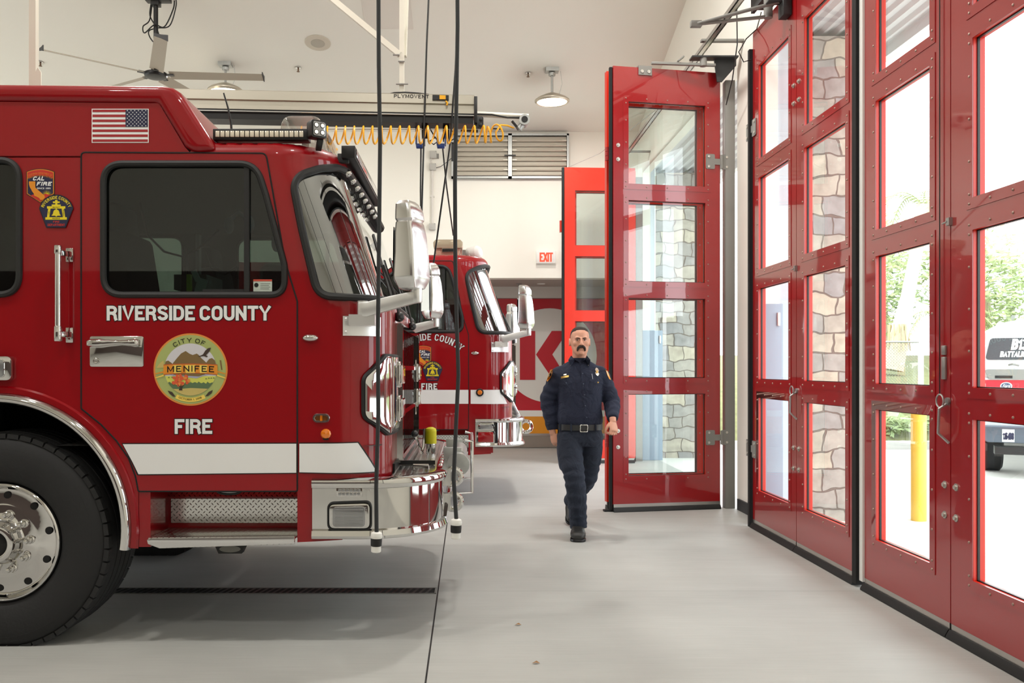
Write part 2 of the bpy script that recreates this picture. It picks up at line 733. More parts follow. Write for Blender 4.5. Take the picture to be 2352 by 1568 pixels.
_O = _arc(.5, .70, .5, .30, 0, 180, 12) + _arc(.5, .30, .5, .30, 180, 360, 12) + [(1, .70)]
GL = {  # letter: (width, strokes on the unit square)
    'A': (.62, [[(0, 0), (.5, 1), (1, 0)], [(.2, .3), (.8, .3)]]),
    'B': (.54, [[(0, 0), (0, 1)], [(0, 1), (.6, 1)] + _arc(.6, .77, .34, .23, 90, -90) + [(0, .54)], [(.6, .54)] + _arc(.62, .27, .38, .27, 90, -90) + [(0, 0)]]),
    'C': (.56, [_arc(.5, .70, .5, .30, 8, 180) + _arc(.5, .30, .5, .30, 180, 352)]),
    'D': (.56, [[(0, 0), (0, 1)], [(0, 1), (.45, 1)] + _arc(.45, .62, .55, .38, 90, 0) + _arc(.45, .38, .55, .38, 0, -90) + [(0, 0)]]),
    'E': (.48, [[(1, 1), (0, 1), (0, 0), (1, 0)], [(0, .52), (.9, .52)]]),
    'F': (.46, [[(1, 1), (0, 1), (0, 0)], [(0, .50), (.88, .50)]]),
    'H': (.56, [[(0, 0), (0, 1)], [(1, 0), (1, 1)], [(0, .5), (1, .5)]]),
    'I': (.0, [[(0, 0), (0, 1)]]),
    'K': (.58, [[(0, 0), (0, 1)], [(1, 1), (.1, .45)], [(.3, .58), (1, 0)]]),
    'L': (.46, [[(0, 1), (0, 0), (1, 0)]]),
    'M': (.68, [[(0, 0), (0, 1)], [(1, 0), (1, 1)], [(.04, .97), (.5, .1), (.96, .97)]]),
    'N': (.56, [[(0, 0), (0, 1)], [(1, 0), (1, 1)], [(.04, .95), (.96, .05)]]),
    'O': (.58, [_O]),
    'P': (.52, [[(0, 0), (0, 1)], [(0, 1), (.55, 1)] + _arc(.55, .73, .45, .27, 90, -90) + [(0, .46)]]),
    'R': (.54, [[(0, 0), (0, 1)], [(0, 1), (.55, 1)] + _arc(.55, .75, .42, .25, 90, -90) + [(0, .50)], [(.5, .50), (.78, .42), (.92, .30), (.95, .08), (1.0, 0)]]),
    'S': (.54, [_arc(.5, .76, .48, .24, 8, 180, 9) + [(.04, .70), (.14, .60), (.5, .51), (.86, .41), (.98, .30)] + _arc(.5, .25, .5, .25, 0, -175, 9)]),
    'T': (.54, [[(0, 1), (1, 1)], [(.5, 1), (.5, 0)]]),
    'U': (.56, [[(0, 1), (0, .34)] + _arc(.5, .32, .5, .32, 180, 360) + [(1, 1)]]),
    'V': (.60, [[(0, 1), (.5, 0), (1, 1)]]),
    'X': (.58, [[(0, 0), (1, 1)], [(0, 1), (1, 0)]]),
    'Y': (.60, [[(0, 1), (.5, .45), (1, 1)], [(.5, .45), (.5, 0)]]),
    '0': (.50, [_O]), '1': (.22, [[(0, .78), (1, 1), (1, 0)]]),
    '3': (.48, [_arc(.45, .75, .5, .25, 160, -90, 10) + _arc(.45, .26, .52, .26, 90, -165, 10)]),
    '4': (.50, [[(.75, 0), (.75, 1), (0, .28), (1, .28)]]),
    '6': (.48, [[(.9, .85)] + _arc(.5, .70, .48, .30, 30, 180) + [(0, .3)] + _arc(.5, .30, .5, .30, 180, 540, 16)]),
    '8': (.48, [_arc(.5, .76, .44, .24, 0, 360, 14), _arc(.5, .27, .5, .27, 0, 360, 14)]),
}


def ribbon(pts, w, ext=None):
    """Quads of a polyline widened to w with mitred joints."""
    p = [Vector(q) for q in pts]
    q = [p[0]]
    for v in p[1:]:
        if (v - q[-1]).length > 1e-4:
            q.append(v)
    p = q
    n = len(p)
    closed = n > 3 and (p[0] - p[-1]).length < w * 0.3 and n > 8
    L, Rr = [], []
    for i in range(n):
        d0 = (p[i] - p[i - 1]).normalized() if i else None
        d1 = (p[i + 1] - p[i]).normalized() if i < n - 1 else None
        if d0 is None:
            d0 = d1
        if d1 is None:
            d1 = d0
        if closed and i == 0:
            d0 = (p[-1] - p[-2]).normalized()
        if closed and i == n - 1:
            d1 = (p[1] - p[0]).normalized()
        n0, n1 = Vector((-d0.y, d0.x)), Vector((-d1.y, d1.x))
        m = n0 + n1
        m = m.normalized() if m.length > 1e-3 else n0
        k = 1.0 / max(m.dot(n0), 0.25)
        if k > 1.5:
            k = 1.1
        o = Vector((0, 0))
        if not closed and ext:
            if i == 0 and ext[0]:
                o = -d1 * ext[0]
            elif i == n - 1 and ext[1]:
                o = d0 * ext[1]
        L.append(p[i] + m * k * w / 2 + o)
        Rr.append(p[i] - m * k * w / 2 + o)
    return [(L[i], L[i + 1], Rr[i + 1], Rr[i]) for i in range(n - 1)]


def glyph_w(ch, wt):
    return GL[ch][0] + wt


def stroke_glyph(ch, ox, oy, h, wt, wscale=1.0, grow=0.0, serif=0.0):
    """quads of a glyph; h height, wt stroke as a share of h."""
    gw, st = GL[ch]
    out = []

    def e_(a, b):
        d = (abs(b[0] - a[0]) * max(gw, .1), abs(b[1] - a[1]))
        full = (a[1] in (0, 1) and d[1] > d[0] * .4) or (a[0] in (0, 1) and d[0] > d[1])
        return (wt * h / 2 * 0.999 if full else 0.0) + grow * h / 2
    for si, s_ in enumerate(st):
        pts = [(ox + (wt / 2 + x * gw) * h * wscale, oy + (wt / 2 + y * (1 - wt)) * h) for x, y in s_]
        vert_end = 0.0
        qs = ribbon(pts, (wt + grow) * h, (e_(s_[0], s_[1]), e_(s_[-1], s_[-2])))
        out += [(q, si) for q in qs]
        if serif:
            for k in (0, -1):
                y = s_[k][1]
                if y in (0, 1):
                    x, yy = pts[k]
                    e = serif * h
                    yy += (wt * 0.5 - serif * 0.35) * h * (1 if y == 1 else -1)
                    out += [(q, 3 + len(out) % 5) for q in ribbon([(x - e, yy), (x + e, yy)], serif * h * 0.7 + grow * h, (grow * h / 2,) * 2)]
    return out


def stroke_text(mb, txt, x0, x1, y0, y1, place, wt=0.2, mat=None, grow=0.0, gap=0.09, serif=0.0, shear=0.0, space=0.26):
    h = y1 - y0
    tot = sum((space if c == ' ' else glyph_w(c, wt) + gap) for c in txt) - gap
    ws = (x1 - x0) / (tot * h)
    x = x0
    for c in txt:
        if c == ' ':
            x += space * h * ws
            continue
        for q, si in stroke_glyph(c, x, y0, h, wt, ws, grow, serif):
            mb.add([place(p.x + shear * (p.y - y0), p.y) + Vector((0, -6e-5 * si, 0)) for p in q], [(0, 1, 2, 3)], mat)
        x += (glyph_w(c, wt) + gap) * h * ws


def stroke_arc(mb, txt, c, r, a0, a1, h, place, wt=0.2, mat=None, grow=0.0, gap=0.10, serif=0.0, space=0.26, inward=False, mir=1):
    """letters round a circle, baseline radius r, from angle a0 to a1 in degrees (y up)."""
    tot = sum((space if ch == ' ' else glyph_w(ch, wt) + gap) for ch in txt) - gap
    ws = abs(radians(a1 - a0)) * r / (tot * h)
    acc = 0.0
    for ch in txt:
        if ch == ' ':
            acc += space
            continue
        gw = glyph_w(ch, wt)
        ang = radians(a0 + (a1 - a0) * (acc + gw / 2) / tot)
        acc += gw + gap
        rd = Vector((cos(ang), sin(ang)))
        up = -rd if inward else rd
        rt = Vector((up.y, -up.x))
        o = Vector(c) + rd * r
        for q, si in stroke_glyph(ch, -gw / 2 * h * ws, 0, h, wt, ws, grow, serif):
            mb.add([place(*(o + rt * p.x + up * p.y)) + Vector((0, -6e-5 * si, 0)) for p in q], [(0, 1, 2, 3)], mat)
# ================================================================== the room
WX = 2.72            # inner face of the wall with the doors
DX = 2.54            # inner face of the closed door leaves
BW = 13.93           # back wall


def ceil_z(Y):
    return CH + 7.425 - 0.262 * Y


def S(name, mb, m, label, cat, **k):
    o = mb.build(name, m, **k)
    return tag(o, label, cat, kind='structure')


mb = MB()
mb.bb(-13, 2.95, -8, 15.6, -0.2, 0)
S('floor', mb, floor_mat('broomed concrete'), 'pale grey broom finished concrete floor of the engine bays', 'floor')

mb = MB()
mb.prism([(-8, ceil_z(1.5)), (1.5, ceil_z(1.5)), (BW + 0.1, ceil_z(BW + 0.1)), (BW + 0.1, ceil_z(BW + 0.1) + 0.2), (1.5, ceil_z(1.5) + 0.2), (-8, ceil_z(1.5) + 0.2)], -13.2, 3.0, 'yz')
S('ceiling', mb, CEIL, 'sloping warm white ceiling over the engine bays', 'ceiling')

# back wall with the wide opening below a lintel
OPX0, OPX1, OPZ = -4.0, 2.45, 2.86
mb = MB()
mb.prism([(-13.2, 0), (OPX0, 0), (OPX0, OPZ), (OPX1, OPZ), (OPX1, 0), (3.0, 0), (3.0, ceil_z(BW)), (-13.2, ceil_z(BW))], BW, BW + 0.25, 'xz')
S('wall_back', mb, WALL, 'white back wall above the lintel of a wide opening', 'wall')
mb = MB()
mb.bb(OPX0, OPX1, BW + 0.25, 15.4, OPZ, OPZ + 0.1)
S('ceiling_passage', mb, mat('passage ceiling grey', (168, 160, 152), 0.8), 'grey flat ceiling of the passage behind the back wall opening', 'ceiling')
mb = MB()
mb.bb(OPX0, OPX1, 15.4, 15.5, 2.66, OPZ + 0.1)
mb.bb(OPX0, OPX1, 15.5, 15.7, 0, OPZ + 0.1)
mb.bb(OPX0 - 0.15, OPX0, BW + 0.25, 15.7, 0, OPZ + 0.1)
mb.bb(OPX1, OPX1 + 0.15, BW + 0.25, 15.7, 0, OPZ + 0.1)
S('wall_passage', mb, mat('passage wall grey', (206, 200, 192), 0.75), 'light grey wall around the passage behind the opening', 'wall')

# wall with the folding doors: openings, one per bay
BAYS = [(3.50, 7.98), (8.80, 13.56)]
OPH = 4.46
mb = MB()
top = lambda y: max(ceil_z(max(y, 1.5)), 0)
ys = [-8.0]
for a, c in BAYS:
    ys += [a, c]
ys.append(BW + 0.1)
for i in range(0, len(ys), 2):
    a, c = ys[i], ys[i + 1]
    mb.prism([(a, 0), (c, 0), (c, OPH), (a, OPH)], WX, WX + 0.12, 'yz')
mb.prism([(-8, OPH), (BW + 0.1, OPH), (BW + 0.1, top(BW)), (1.5, top(1.5)), (-8, top(1.5))], WX, WX + 0.12, 'yz')
S('wall_right', mb, WALL, 'warm white wall that holds the red folding doors', 'wall')
mb = MB()
LB = [(4.9, 9.6), (10.4, 13.5)]
ys = [-8.0]
for a, c in LB:
    ys += [a, c]
ys.append(BW + 0.1)
for i in range(0, len(ys), 2):
    mb.bb(-13.2, -13.0, ys[i], ys[i + 1], 0, OPH)
mb.prism([(-8, OPH), (BW + 0.1, OPH), (BW + 0.1, top(BW)), (1.5, top(1.5)), (-8, top(1.5))], -13.2, -13.0, 'yz')
S('wall_left', mb, WALL, 'far side wall with the rear bay openings', 'wall')
mb = MB()
mb.bb(-13.2, 3.0, -8.2, -8.0, 0, 3.3, mat=0)  # unseen dark band, added to darken what the engine paint and chrome reflect
mb.bb(-13.2, 3.0, -8.2, -8.0, 3.3, top(1.5), mat=1)
S('wall_rear', mb, [mat('added dark reflection band', (88, 76, 72), 0.7), WALL], 'white wall behind the camera with an added dark band for reflections', 'wall')
mb = MB()
mb.bb(WX - 0.02, WX, 7.86, 8.74, 0, 0.11)
S('baseboard_right', mb, DARK, 'dark grey baseboard on the pier between the two door bays', 'baseboard')
mb = MB()
mb.bb(2.60, 2.70, 8.80, 8.90, 0, 4.33)
for z in (3.56, 3.45, 0.72, 0.61):
    pass
S('trim_1', mb, GREYM, 'grey steel jamb post beside the open red door', 'jamb post', bevel=0.006)
mb = MB()
mb.bb(2.515, 2.56, 7.785, 7.83, 0, 4.27)
S('trim_2', mb, MATTE, 'black edge strip at the far jamb of the closed doors', 'jamb strip')
mb = MB()
mb.bb(2.52, WX + 0.02, 3.46, 3.555, 0, 4.46)
S('trim_6', mb, GREYM, 'grey jamb post at the near end of the closed doors', 'jamb post')
mb = MB()
mb.bb(2.56, 2.66, 13.27, 13.37, 0, 4.33)
S('trim_3', mb, GREYM, 'grey steel jamb post at the far end of the second bay', 'jamb post')

# ------------------------------------------------------------------ folding door leaves
PANES = [(3.244, 4.06), (2.278, 3.081), (1.321, 2.115), (0.350, 1.162)]
DH0, DH1 = 0.077, 4.40
DT = 0.06
RIVET = mat('dull rivet', (172, 146, 134), 0.4, 0.8)
BOLT = mat('zinc bolt', (206, 204, 196), 0.35, 0.8)


def leaf(name, p0, p1, label, side=1, front=RED_DOOR, back=RED_SUNLIT, bolts='end', hinges=None, ring=False, sl=0.158, sr=0.158):
    """A door leaf from p0 to p1 (plan points of its inner face). side: +1/-1 says to which hand the leaf is thick.
    Local frame: u along the leaf, n out of the inner face."""
    p0, p1 = Vector((*p0, 0)), Vector((*p1, 0))
    u = (p1 - p0)
    W = u.length
    u.normalize()
    n = Vector((-u.y, u.x, 0)) * side           # points away from the room side, into the leaf's thickness
    root = empty(name, (p0 + p1) / 2, label, 'door', 'red folding door leaves', 'structure')

    def q(a, z, d=0.0):
        return p0 + u * a + Vector((0, 0, z)) + n * d
    holes = [[(sl, a), (W - sr, a), (W - sr, b), (sl, b)] for a, b in PANES]
    V, T = fill([(0, DH0), (W, DH0), (W, DH1), (0, DH1)], holes)
    f = MB()
    f.add([q(a, z) for a, z in V], T, 0)
    f.add([q(a, z, DT) for a, z in V], T, 1)
    for loop in [[(0, DH0), (W, DH0), (W, DH1), (0, DH1)]]:
        f.add([q(a, z) for a, z in loop] + [q(a, z, DT) for a, z in loop], [(i, (i + 1) % 4, 4 + (i + 1) % 4, 4 + i) for i in range(4)], 0)
    for loop in holes:
        f.add([q(a, z) for a, z in loop] + [q(a, z, DT) for a, z in loop], [(i, (i + 1) % 4, 4 + (i + 1) % 4, 4 + i) for i in range(4)], 1)
    # flanged covers around each pane: a thin raised plate whose seam shows as a fine line
    ov = 0.055
    for a, b in PANES:
        o4 = [(sl - ov, a - ov), (W - sr + ov, a - ov), (W - sr + ov, b + ov), (sl - ov, b + ov)]
        i4 = [(sl, a), (W - sr, a), (W - sr, b), (sl, b)]
        for i in range(4):
            j = (i + 1) % 4
            pts = [o4[i], o4[j], i4[j], i4[i]]
            f.add([q(x, z, -0.004) for x, z in pts] + [q(x, z, 0.001) for x, z in pts], [(0, 1, 2, 3), (0, 1, 5, 4), (2, 3, 7, 6), (1, 2, 6, 5), (3, 0, 4, 7)], 0)
        # rivets around the pane
        cs = []
        m = 0.028
        nx = 4
        for k in range(nx + 1):
            x = sl - m + (W - sr - sl + 2 * m) * k / nx
            cs += [(x, a - m), (x, b + m)]
        for k in range(1, 4):
            z = a + (b - a) * k / 4 if False else a - m + (b - a + 2 * m) * k / 4
            cs += [(sl - m, z), (W - sr + m, z)]
        cs += [(sl - m, a + 0.02), (sl - m, b - 0.02), (W - sr + m, a + 0.02), (W - sr + m, b - 0.02)]
        for x, z in cs:
            f.lathe([(0.0075, 0), (0.006, 0.004), (0.0025, 0.006)], q(x, z, -0.004), -n, 8, mat=2)
    # bolt heads in pairs at the hinge side
    bx = (W - 0.05) if bolts == 'end' else 0.05
    if bolts:
        for z in (3.62, 3.48, 0.80, 0.64):
            f.lathe([(0.02, 0), (0.02, 0.004), (0.011, 0.004), (0.011, 0.014), (0.004, 0.016)], q(bx, z, -0.001), -n, 12, mat=3)
    f.build('frame', [front, back, RIVET, BOLT], root)
    k = MB()
    k.add([q(a, z, d) for d in (-0.001, 0.02) for a, z in ((0.004, DH0 - 0.038), (W - 0.004, DH0 - 0.038), (W - 0.004, DH0), (0.004, DH0))],
          [(0, 1, 2, 3), (4, 5, 6, 7), (0, 1, 5, 4), (2, 3, 7, 6), (0, 3, 7, 4), (1, 2, 6, 5)])
    k.build('kick_strip', ALU, root)
    k = MB()
    sealp = [(-0.01, 0.045), (-0.03, 0.012), (-0.03, 0.002), (0.05, 0.002), (0.04, 0.045)]
    k.add([q(0, z, d) for d, z in sealp] + [q(W, z, d) for d, z in sealp], [(0, 1, 2, 3, 4), (5, 6, 7, 8, 9)] + [(i, (i + 1) % 5, 5 + (i + 1) % 5, 5 + i) for i in range(5)])
    k.build('bottom_seal', RUBBER, root)
    for a, b in PANES:
        g = MB()
        e = 0.012
        g.add([q(sl - e, a - e, DT * 0.55), q(W - sr + e, a - e, DT * 0.55), q(W - sr + e, b + e, DT * 0.55), q(sl - e, b + e, DT * 0.55)], [(0, 1, 2, 3)])
        g.build('pane', GLASS, root)
        g = MB()
        w = 0.012
        loop = [(sl, a), (W - sr, a), (W - sr, b), (sl, b)]
        for i in range(4):
            c0, c1 = loop[i], loop[(i + 1) % 4]
            g.bar(q(c0[0], c0[1], DT * 0.55 - 0.008), q(c1[0], c1[1], DT * 0.55 - 0.008), w, w, n)
        g.build('glazing_bead', BLACK, root)
    for (hx, hz, dirn) in (hinges or []):
        h = MB()
        h.prism(rpoly([(-0.075, -0.075, 0.015), (0.02, -0.075, 0.015), (0.02, -0.03), (0.09, -0.03), (0.09, 0.03), (0.02, 0.03), (0.02, 0.075, 0.015), (-0.075, 0.075, 0.015)]), 0, 0.008, 'xy')
        h.v = [q(hx + dirn * v.x, hz + v.y, -0.012 + v.z) for v in h.v]
        h.cyl(q(hx + dirn * 0.095, hz - 0.07, -0.012), q(hx + dirn * 0.095, hz + 0.07, -0.012), 0.014, n=10)
        for a in (-0.05, 0.05):
            h.lathe([(0.013, 0), (0.013, 0.005), (0.004, 0.008)], q(hx - dirn * 0.045, hz + a, -0.012), -n, 10, mat=1)
            h.lathe([(0.013, 0), (0.013, 0.005), (0.004, 0.008)], q(hx + dirn * 0.15, hz + a, -0.012), -n, 10, mat=1)
        h.bar(q(hx + dirn * 0.1, hz, -0.008), q(hx + dirn * 0.18, hz, -0.008), 0.008, 0.15, (0, 0, 1))
        h.build('hinge', [GREYM, BOLT], root)
    return root, q, W


YB = [7.764, 6.734, 5.698, 5.577, 4.582, 3.565]
jh = [(0.03, 3.55, -1), (0.03, 0.70, -1)]
b1, q1, w1 = leaf('door_1', (DX, YB[0]), (DX, YB[1] + 0.004), 'closed red glazed door leaf hinged at the beige pier', 1, hinges=jh)
b2, q2, w2 = leaf('door_2', (DX, YB[1] - 0.004), (DX, YB[2]), 'closed red door leaf with the stone pier seen through its panes', 1, bolts='start')
b3, q3, w3 = leaf('door_3', (DX, YB[3]), (DX, YB[4] + 0.004), 'closed red door leaf with the yellow bollard seen through its lowest pane', 1, sr=0.2)
b4, q4, w4 = leaf('door_4', (DX, YB[4] - 0.004), (DX, YB[5]), 'closed red door leaf in front of the white rescue pickup', 1, bolts='start', sl=0.2)
# meeting edge: black rubber and white strip
mb = MB()
mb.bb(DX - 0.03, DX + 0.05, YB[2] - 0.062, YB[2] - 0.004, 0.02, 4.42)
mb.build('edge_rubber', MATTE, b2)
mb = MB()
mb.bb(DX - 0.012, DX + 0.05, YB[3] + 0.004, YB[3] + 0.05, 0.05, 4.42)
mb.build('edge_strip', WHITE, b3)
# dark joints between leaves of a pair
for b, y in ((b1, YB[1]), (b3, YB[4])):
    mb = MB()
    mb.bb(DX + 0.012, DX + 0.05, y - 0.01, y + 0.01, 0.02, 4.4)
    mb.build('joint_rubber', MATTE, b)
# hardware on the pair joints: pull rings, small latches, flush bolt, pull cord
for b, y, k in ((b1, YB[1], 0.0), (b3, YB[4], 1.0)):
    h = MB()
    zc = 1.245
    yy = y + (0.02 if k == 0 else 0.05)
    h.tube([(DX - 0.03, yy + 0.035 * cos(t), zc + 0.035 * sin(t)) for t in [i * pi / 10 for i in range(20)]], 0.005, 6, closed=True)
    h.tube([(DX - 0.004, yy - 0.03, zc - 0.01), (DX - 0.05, yy - 0.03, zc - 0.04), (DX - 0.05, yy - 0.02, zc - 0.17), (DX - 0.004, yy - 0.04, zc - 0.22)], 0.008, 6)
    h.lathe([(0.02, 0), (0.02, 0.012), (0.006, 0.014)], (DX, yy - 0.03, zc), (-1, 0, 0), 12)
    h.build('pull_handle', STEEL, b)
    h = MB()
    z = 2.19
    h.bb(DX - 0.02, DX, y - 0.018, y + 0.012, z - 0.02, z + 0.02)
    h.tube([(DX - 0.02, y + 0.045, z - 0.004), (DX - 0.02, y, z)], 0.005, 6)
    h.build('latch', STEEL, b)
h = MB()
h.bb(DX - 0.014, DX, YB[4] + 0.035, YB[4] + 0.07, 1.36, 1.48)
h.bb(DX - 0.014, DX, YB[4] + 0.035, YB[4] + 0.07, 1.49, 1.54)
h.build('flush_bolt', STEEL, b3, bevel=0.003)
h = MB()
h.tube([(DX - 0.012, YB[4] + 0.085, 4.3), (DX - 0.012, YB[4] + 0.085, 1.28)], 0.003, 5)
h.build('pull_cord', BLACK, b3)

# bay two: leaves folded open into the room
A0, A1 = (2.545, 8.80), (1.432, 8.585)
ah = [(0.08, 3.50, -1), (0.08, 0.72, -1)]
a1, qa, wa = leaf('door_5', A0, A1, 'open red door leaf folded into the room beside the grey jamb post', -1, hinges=ah)
a2, qb, wb = leaf('door_6', (2.50, 8.94), (1.392, 8.74), 'second red leaf folded flat behind the open door leaf', -1, front=RED_SUNLIT, back=RED_DOOR, bolts=None)
for rootx, qq, ww in ((a1, qa, wa),):
    mb = MB()
    mb.bar(qq(ww + 0.016, 0.02, 0.035), qq(ww + 0.016, 4.39, 0.035), 0.045, 0.028, (1, 0, 0))
    mb.build('edge_rubber', MATTE, rootx)
    for z in (3.55, 0.70):
        h = MB()
        for dz in (-0.045, 0, 0.045):
            h.cyl(qq(ww + 0.03, z + dz - 0.02, 0.09), qq(ww + 0.03, z + dz + 0.02, 0.09), 0.022, n=12)
        h.bar(qq(ww + 0.005, z, 0.075), qq(ww + 0.03, z, 0.075), 0.02, 0.13, (0, 0, 1))
        h.build('fold_hinge', RED_DOOR, rootx)
    mb = MB()
    mb.bar(qq(0.0, 0.02, 0.03), qq(0.0, 4.38, 0.03), 0.05, 0.02, (1, 0, 0))
    mb.build('hinge_edge_rubber', MATTE, rootx)
    h = MB()
    h.bar(qq(ww - 0.40, 4.37, -0.008), qq(ww - 0.26 - 0.0, 4.37, -0.008), 0.008, 0.09, (0, 0, 1))
    h.bar(qq(ww - 0.40, 4.412, 0.03), qq(ww - 0.26, 4.412, 0.03), 0.08, 0.012, (0, 0, 1))
    for a in (0.365, 0.295):
        h.lathe([(0.017, 0), (0.017, 0.006), (0.005, 0.009)], qq(ww - a, 4.36, -0.012), (0.18, -1, 0), 10, mat=1)
    h.build('top_bracket', [GREYM, BOLT], rootx)
    h = MB()
    h.bar(qq(ww + 0.005, 0.012, 0.05), qq(ww + 0.08, 0.012, 0.05), 0.05, 0.02, (0, 0, 1))
    h.build('corner_seal', RUBBER, rootx)
d1, qd, wd = leaf('door_7', (1.43, 12.99), (2.49, 13.05), 'open orange red door leaf beyond, in front of the back wall', -1, front=RED_SUNLIT, back=RED_SUNLIT, bolts='start')
mb = MB()
mb.bar(qd(-0.02, 0.02, 0.03), qd(-0.02, 4.40, 0.03), 0.05, 0.034, (1, 0, 0))
mb.build('edge_rubber', MATTE, d1)
h = MB()
h.bb(1.37, 1.40, 12.98, 13.06, 3.45, 3.62)
h.build('fold_hinge', RED_SUNLIT, d1)
h = MB()
tagp = [(-CX + 1300, 714), (1307 - CX, 714)]
for dx in (0, 0.035):
    h.bar(P(1297.5, 710, 12.985) + Vector((dx, 0, 0)), P(1297.5, 719, 12.985) + Vector((dx, 0, 0)), 0.012, 0.004, (0, 1, 0))
h.bar(P(1297.5, 714.5, 12.985), P(1303, 714.5, 12.985), 0.012, 0.004, (0, 1, 0))
c = P(1300.5, 761, 12.984)
h.tube([c + Vector((0.026 * cos(t), 0, 0.04 * sin(t))) for t in [i * pi / 10 for i in range(20)]], 0.007, 6, closed=True)
h.build('white_markings', WHITE, d1)
d2, qe, we = leaf('door_8', (1.47, 13.16), (2.53, 13.22), 'second orange red leaf folded behind the orange door leaf', -1, front=RED_SUNLIT, back=RED_SUNLIT, bolts=None)

# threshold strip outside
# ------------------------------------------------------------------ door tracks and operators along the wall head
t = empty('door_track', (2.5, 8, 4.6), 'steel overhead track running along the wall above the red doors', 'track')
mb = MB()
mb.bb(2.42, 2.45, 3.2, 7.45, 4.45, 4.58)
mb.bb(2.45, 2.56, 3.2, 7.45, 4.48, 4.50)
mb.bb(2.53, 2.56, 3.2, 7.45, 4.45, 4.58)
mb.build('rail', DARK, t)
mb = MB()
for dx in (0.0, 0.045):
    mb.bb(2.33 + dx, 2.345 + dx, 3.2, 13.2, 4.60, 4.64)
mb.bb(2.33, 2.39, 3.2, 13.2, 4.60, 4.606)
mb.build('guide_rail', ALU, t)
for y in (4.2, 7.2, 8.6, 10.8, 13.0):
    mb = MB()
    mb.bb(2.30, WX, y - 0.03, y + 0.03, 4.64, 4.66)
    mb.build('wall_bracket', GREYM, t)


def operator(yc, x_in, label):
    t = empty('door_operator', (2.5, yc, 4.5), label, 'door operator', 'door operators on the track')
    h = MB()
    h.bb(2.47, 2.538, yc - 0.10, yc + 0.02, 4.19, 4.36)
    h.bb(2.36, 2.54, yc - 0.08, yc + 0.0, 4.30, 4.315)
    h.build('bracket', DARK, t, bevel=0.006)
    h = MB()
    h.cyl((2.42, yc + 0.10, 4.24), (2.42, yc + 0.10, 4.44), 0.035, n=14)
    h.build('pivot', GREYM, t)
    h = MB()
    tip = Vector((x_in, yc + 0.30, 4.27))
    h.bar((2.47, yc - 0.06, 4.31), tip, 0.04, 0.018)
    h.bar((2.40, yc + 0.10, 4.25), tip, 0.04, 0.018)
    h.box(tip, (0.09, 0.05, 0.05))
    h.build('arm', GREYM, t, bevel=0.004)
    return t


o1 = operator(6.92, 1.89, 'dark folding operator arm above the closed doors')
t = empty('door_operator', (2.5, 8.7, 4.5), 'dark operator bracket and arm above the open door', 'door operator', 'door operators on the track')
h = MB()
h.prism([(2.46, 4.50), (2.68, 4.50), (2.68, 4.44), (2.54, 4.28), (2.49, 4.28)], 8.70, 8.72, 'xz')
h.bb(2.22, 2.68, 8.62, 8.74, 4.50, 4.515)
h.build('bracket', DARK, t)
h = MB()
h.cyl((2.34, 8.66, 4.42), (2.34, 8.66, 4.50), 0.035, n=14)
h.build('pivot', GREYM, t)
h = MB()
h.bar((1.82, 8.64, 4.445), (2.46, 8.66, 4.43), 0.035, 0.026)
h.bar((2.08, 8.64, 4.46), (2.14, 8.64, 4.51), 0.05, 0.016)
h.build('arm', GREYM, t, bevel=0.004)
mb = MB()
mb.tube([(2.5, 8.1, 4.75), (2.52, 8.15, 4.45), (2.55, 8.4, 4.2), (2.58, 8.7, 4.05)], 0.006, 6)
tag(mb.build('operator_cable', BLACK), 'thin black cable looping down by the open door operator', 'cable')
mb = MB()
mb.tube([(2.58, 7.66, 4.55), (2.54, 7.66, 4.40), (2.46, 7.70, 4.33), (2.40, 7.72, 4.22), (2.45, 7.74, 4.14), (2.52, 7.74, 4.16)], 0.005, 6)
tag(mb.build('operator_cable', BLACK), 'thin black cable loop at the head of the closed doors', 'cable')
mb = MB()
mb.tube([(1.47, 12.98, 4.40), (1.9, 12.6, 4.52), (2.33, 10.8, 4.62)], 0.004, 5)
tag(mb.build('door_cable', STEEL), 'thin wire rising from the corner of the orange door leaf', 'wire')
# ================================================================== camera, sky and lamps
cam = bpy.data.cameras.new('camera')
cam.sensor_width = 36.0
cam.lens = FPX / 2352 * 36.0
cam.shift_x = (1176 - CX) / 2352
cam.shift_y = (CY - 784) / 2352
cam.clip_end = 300
co = bpy.data.objects.new('camera', cam)
COL.objects.link(co)
co.location = (0, 0, CH)
co.rotation_euler = (pi / 2, 0, 0)
SC.camera = co

w = bpy.data.worlds.new('World')
SC.world = w
w.use_nodes = True
bg = w.node_tree.nodes['Background']
bg.inputs['Color'].default_value = (0.93, 0.965, 1.0, 1)
bg.inputs['Strength'].default_value = 6.6

vs = SC.view_settings
vs.view_transform = 'Standard'
vs.look = 'None'
vs.exposure = -0.14
vs.gamma = 1.0
vs.use_curve_mapping = False
cy = SC.cycles
cy.use_denoising = True
cy.max_bounces = 9
cy.diffuse_bounces = 5
cy.glossy_bounces = 5
cy.transmission_bounces = 4
cy.transparent_max_bounces = 16
cy.caustics_reflective = False
cy.caustics_refractive = False
cy.sample_clamp_indirect = 8.0
# ================================================================== fire engines
Y1 = 4.435          # near side of the front engine
SE = FPX / Y1       # its scale, px per metre
TW = 2.55           # width of a cab
YC = Y1 + TW / 2


def tx(px):
    return (px - CX) / SE


def tz(py):
    return CH + (CY - py) / SE


def T(px, py):
    return (tx(px), tz(py))


ZB, ZT, ZE, RR = 1.764, 2.45, 2.50, 0.085


def cab_xf(z):
    if z <= ZB:
        return -0.41
    k = min(1.0, (z - ZB) / (ZT - ZB))
    return -0.43 - 0.23 * k


def cab_R(z):
    return 0.30 + 0.07 * min(1.0, max(0.0, (z - ZB) / (ZT - ZB)))


def cab_xc(z):
    return cab_xf(z) - cab_R(z)


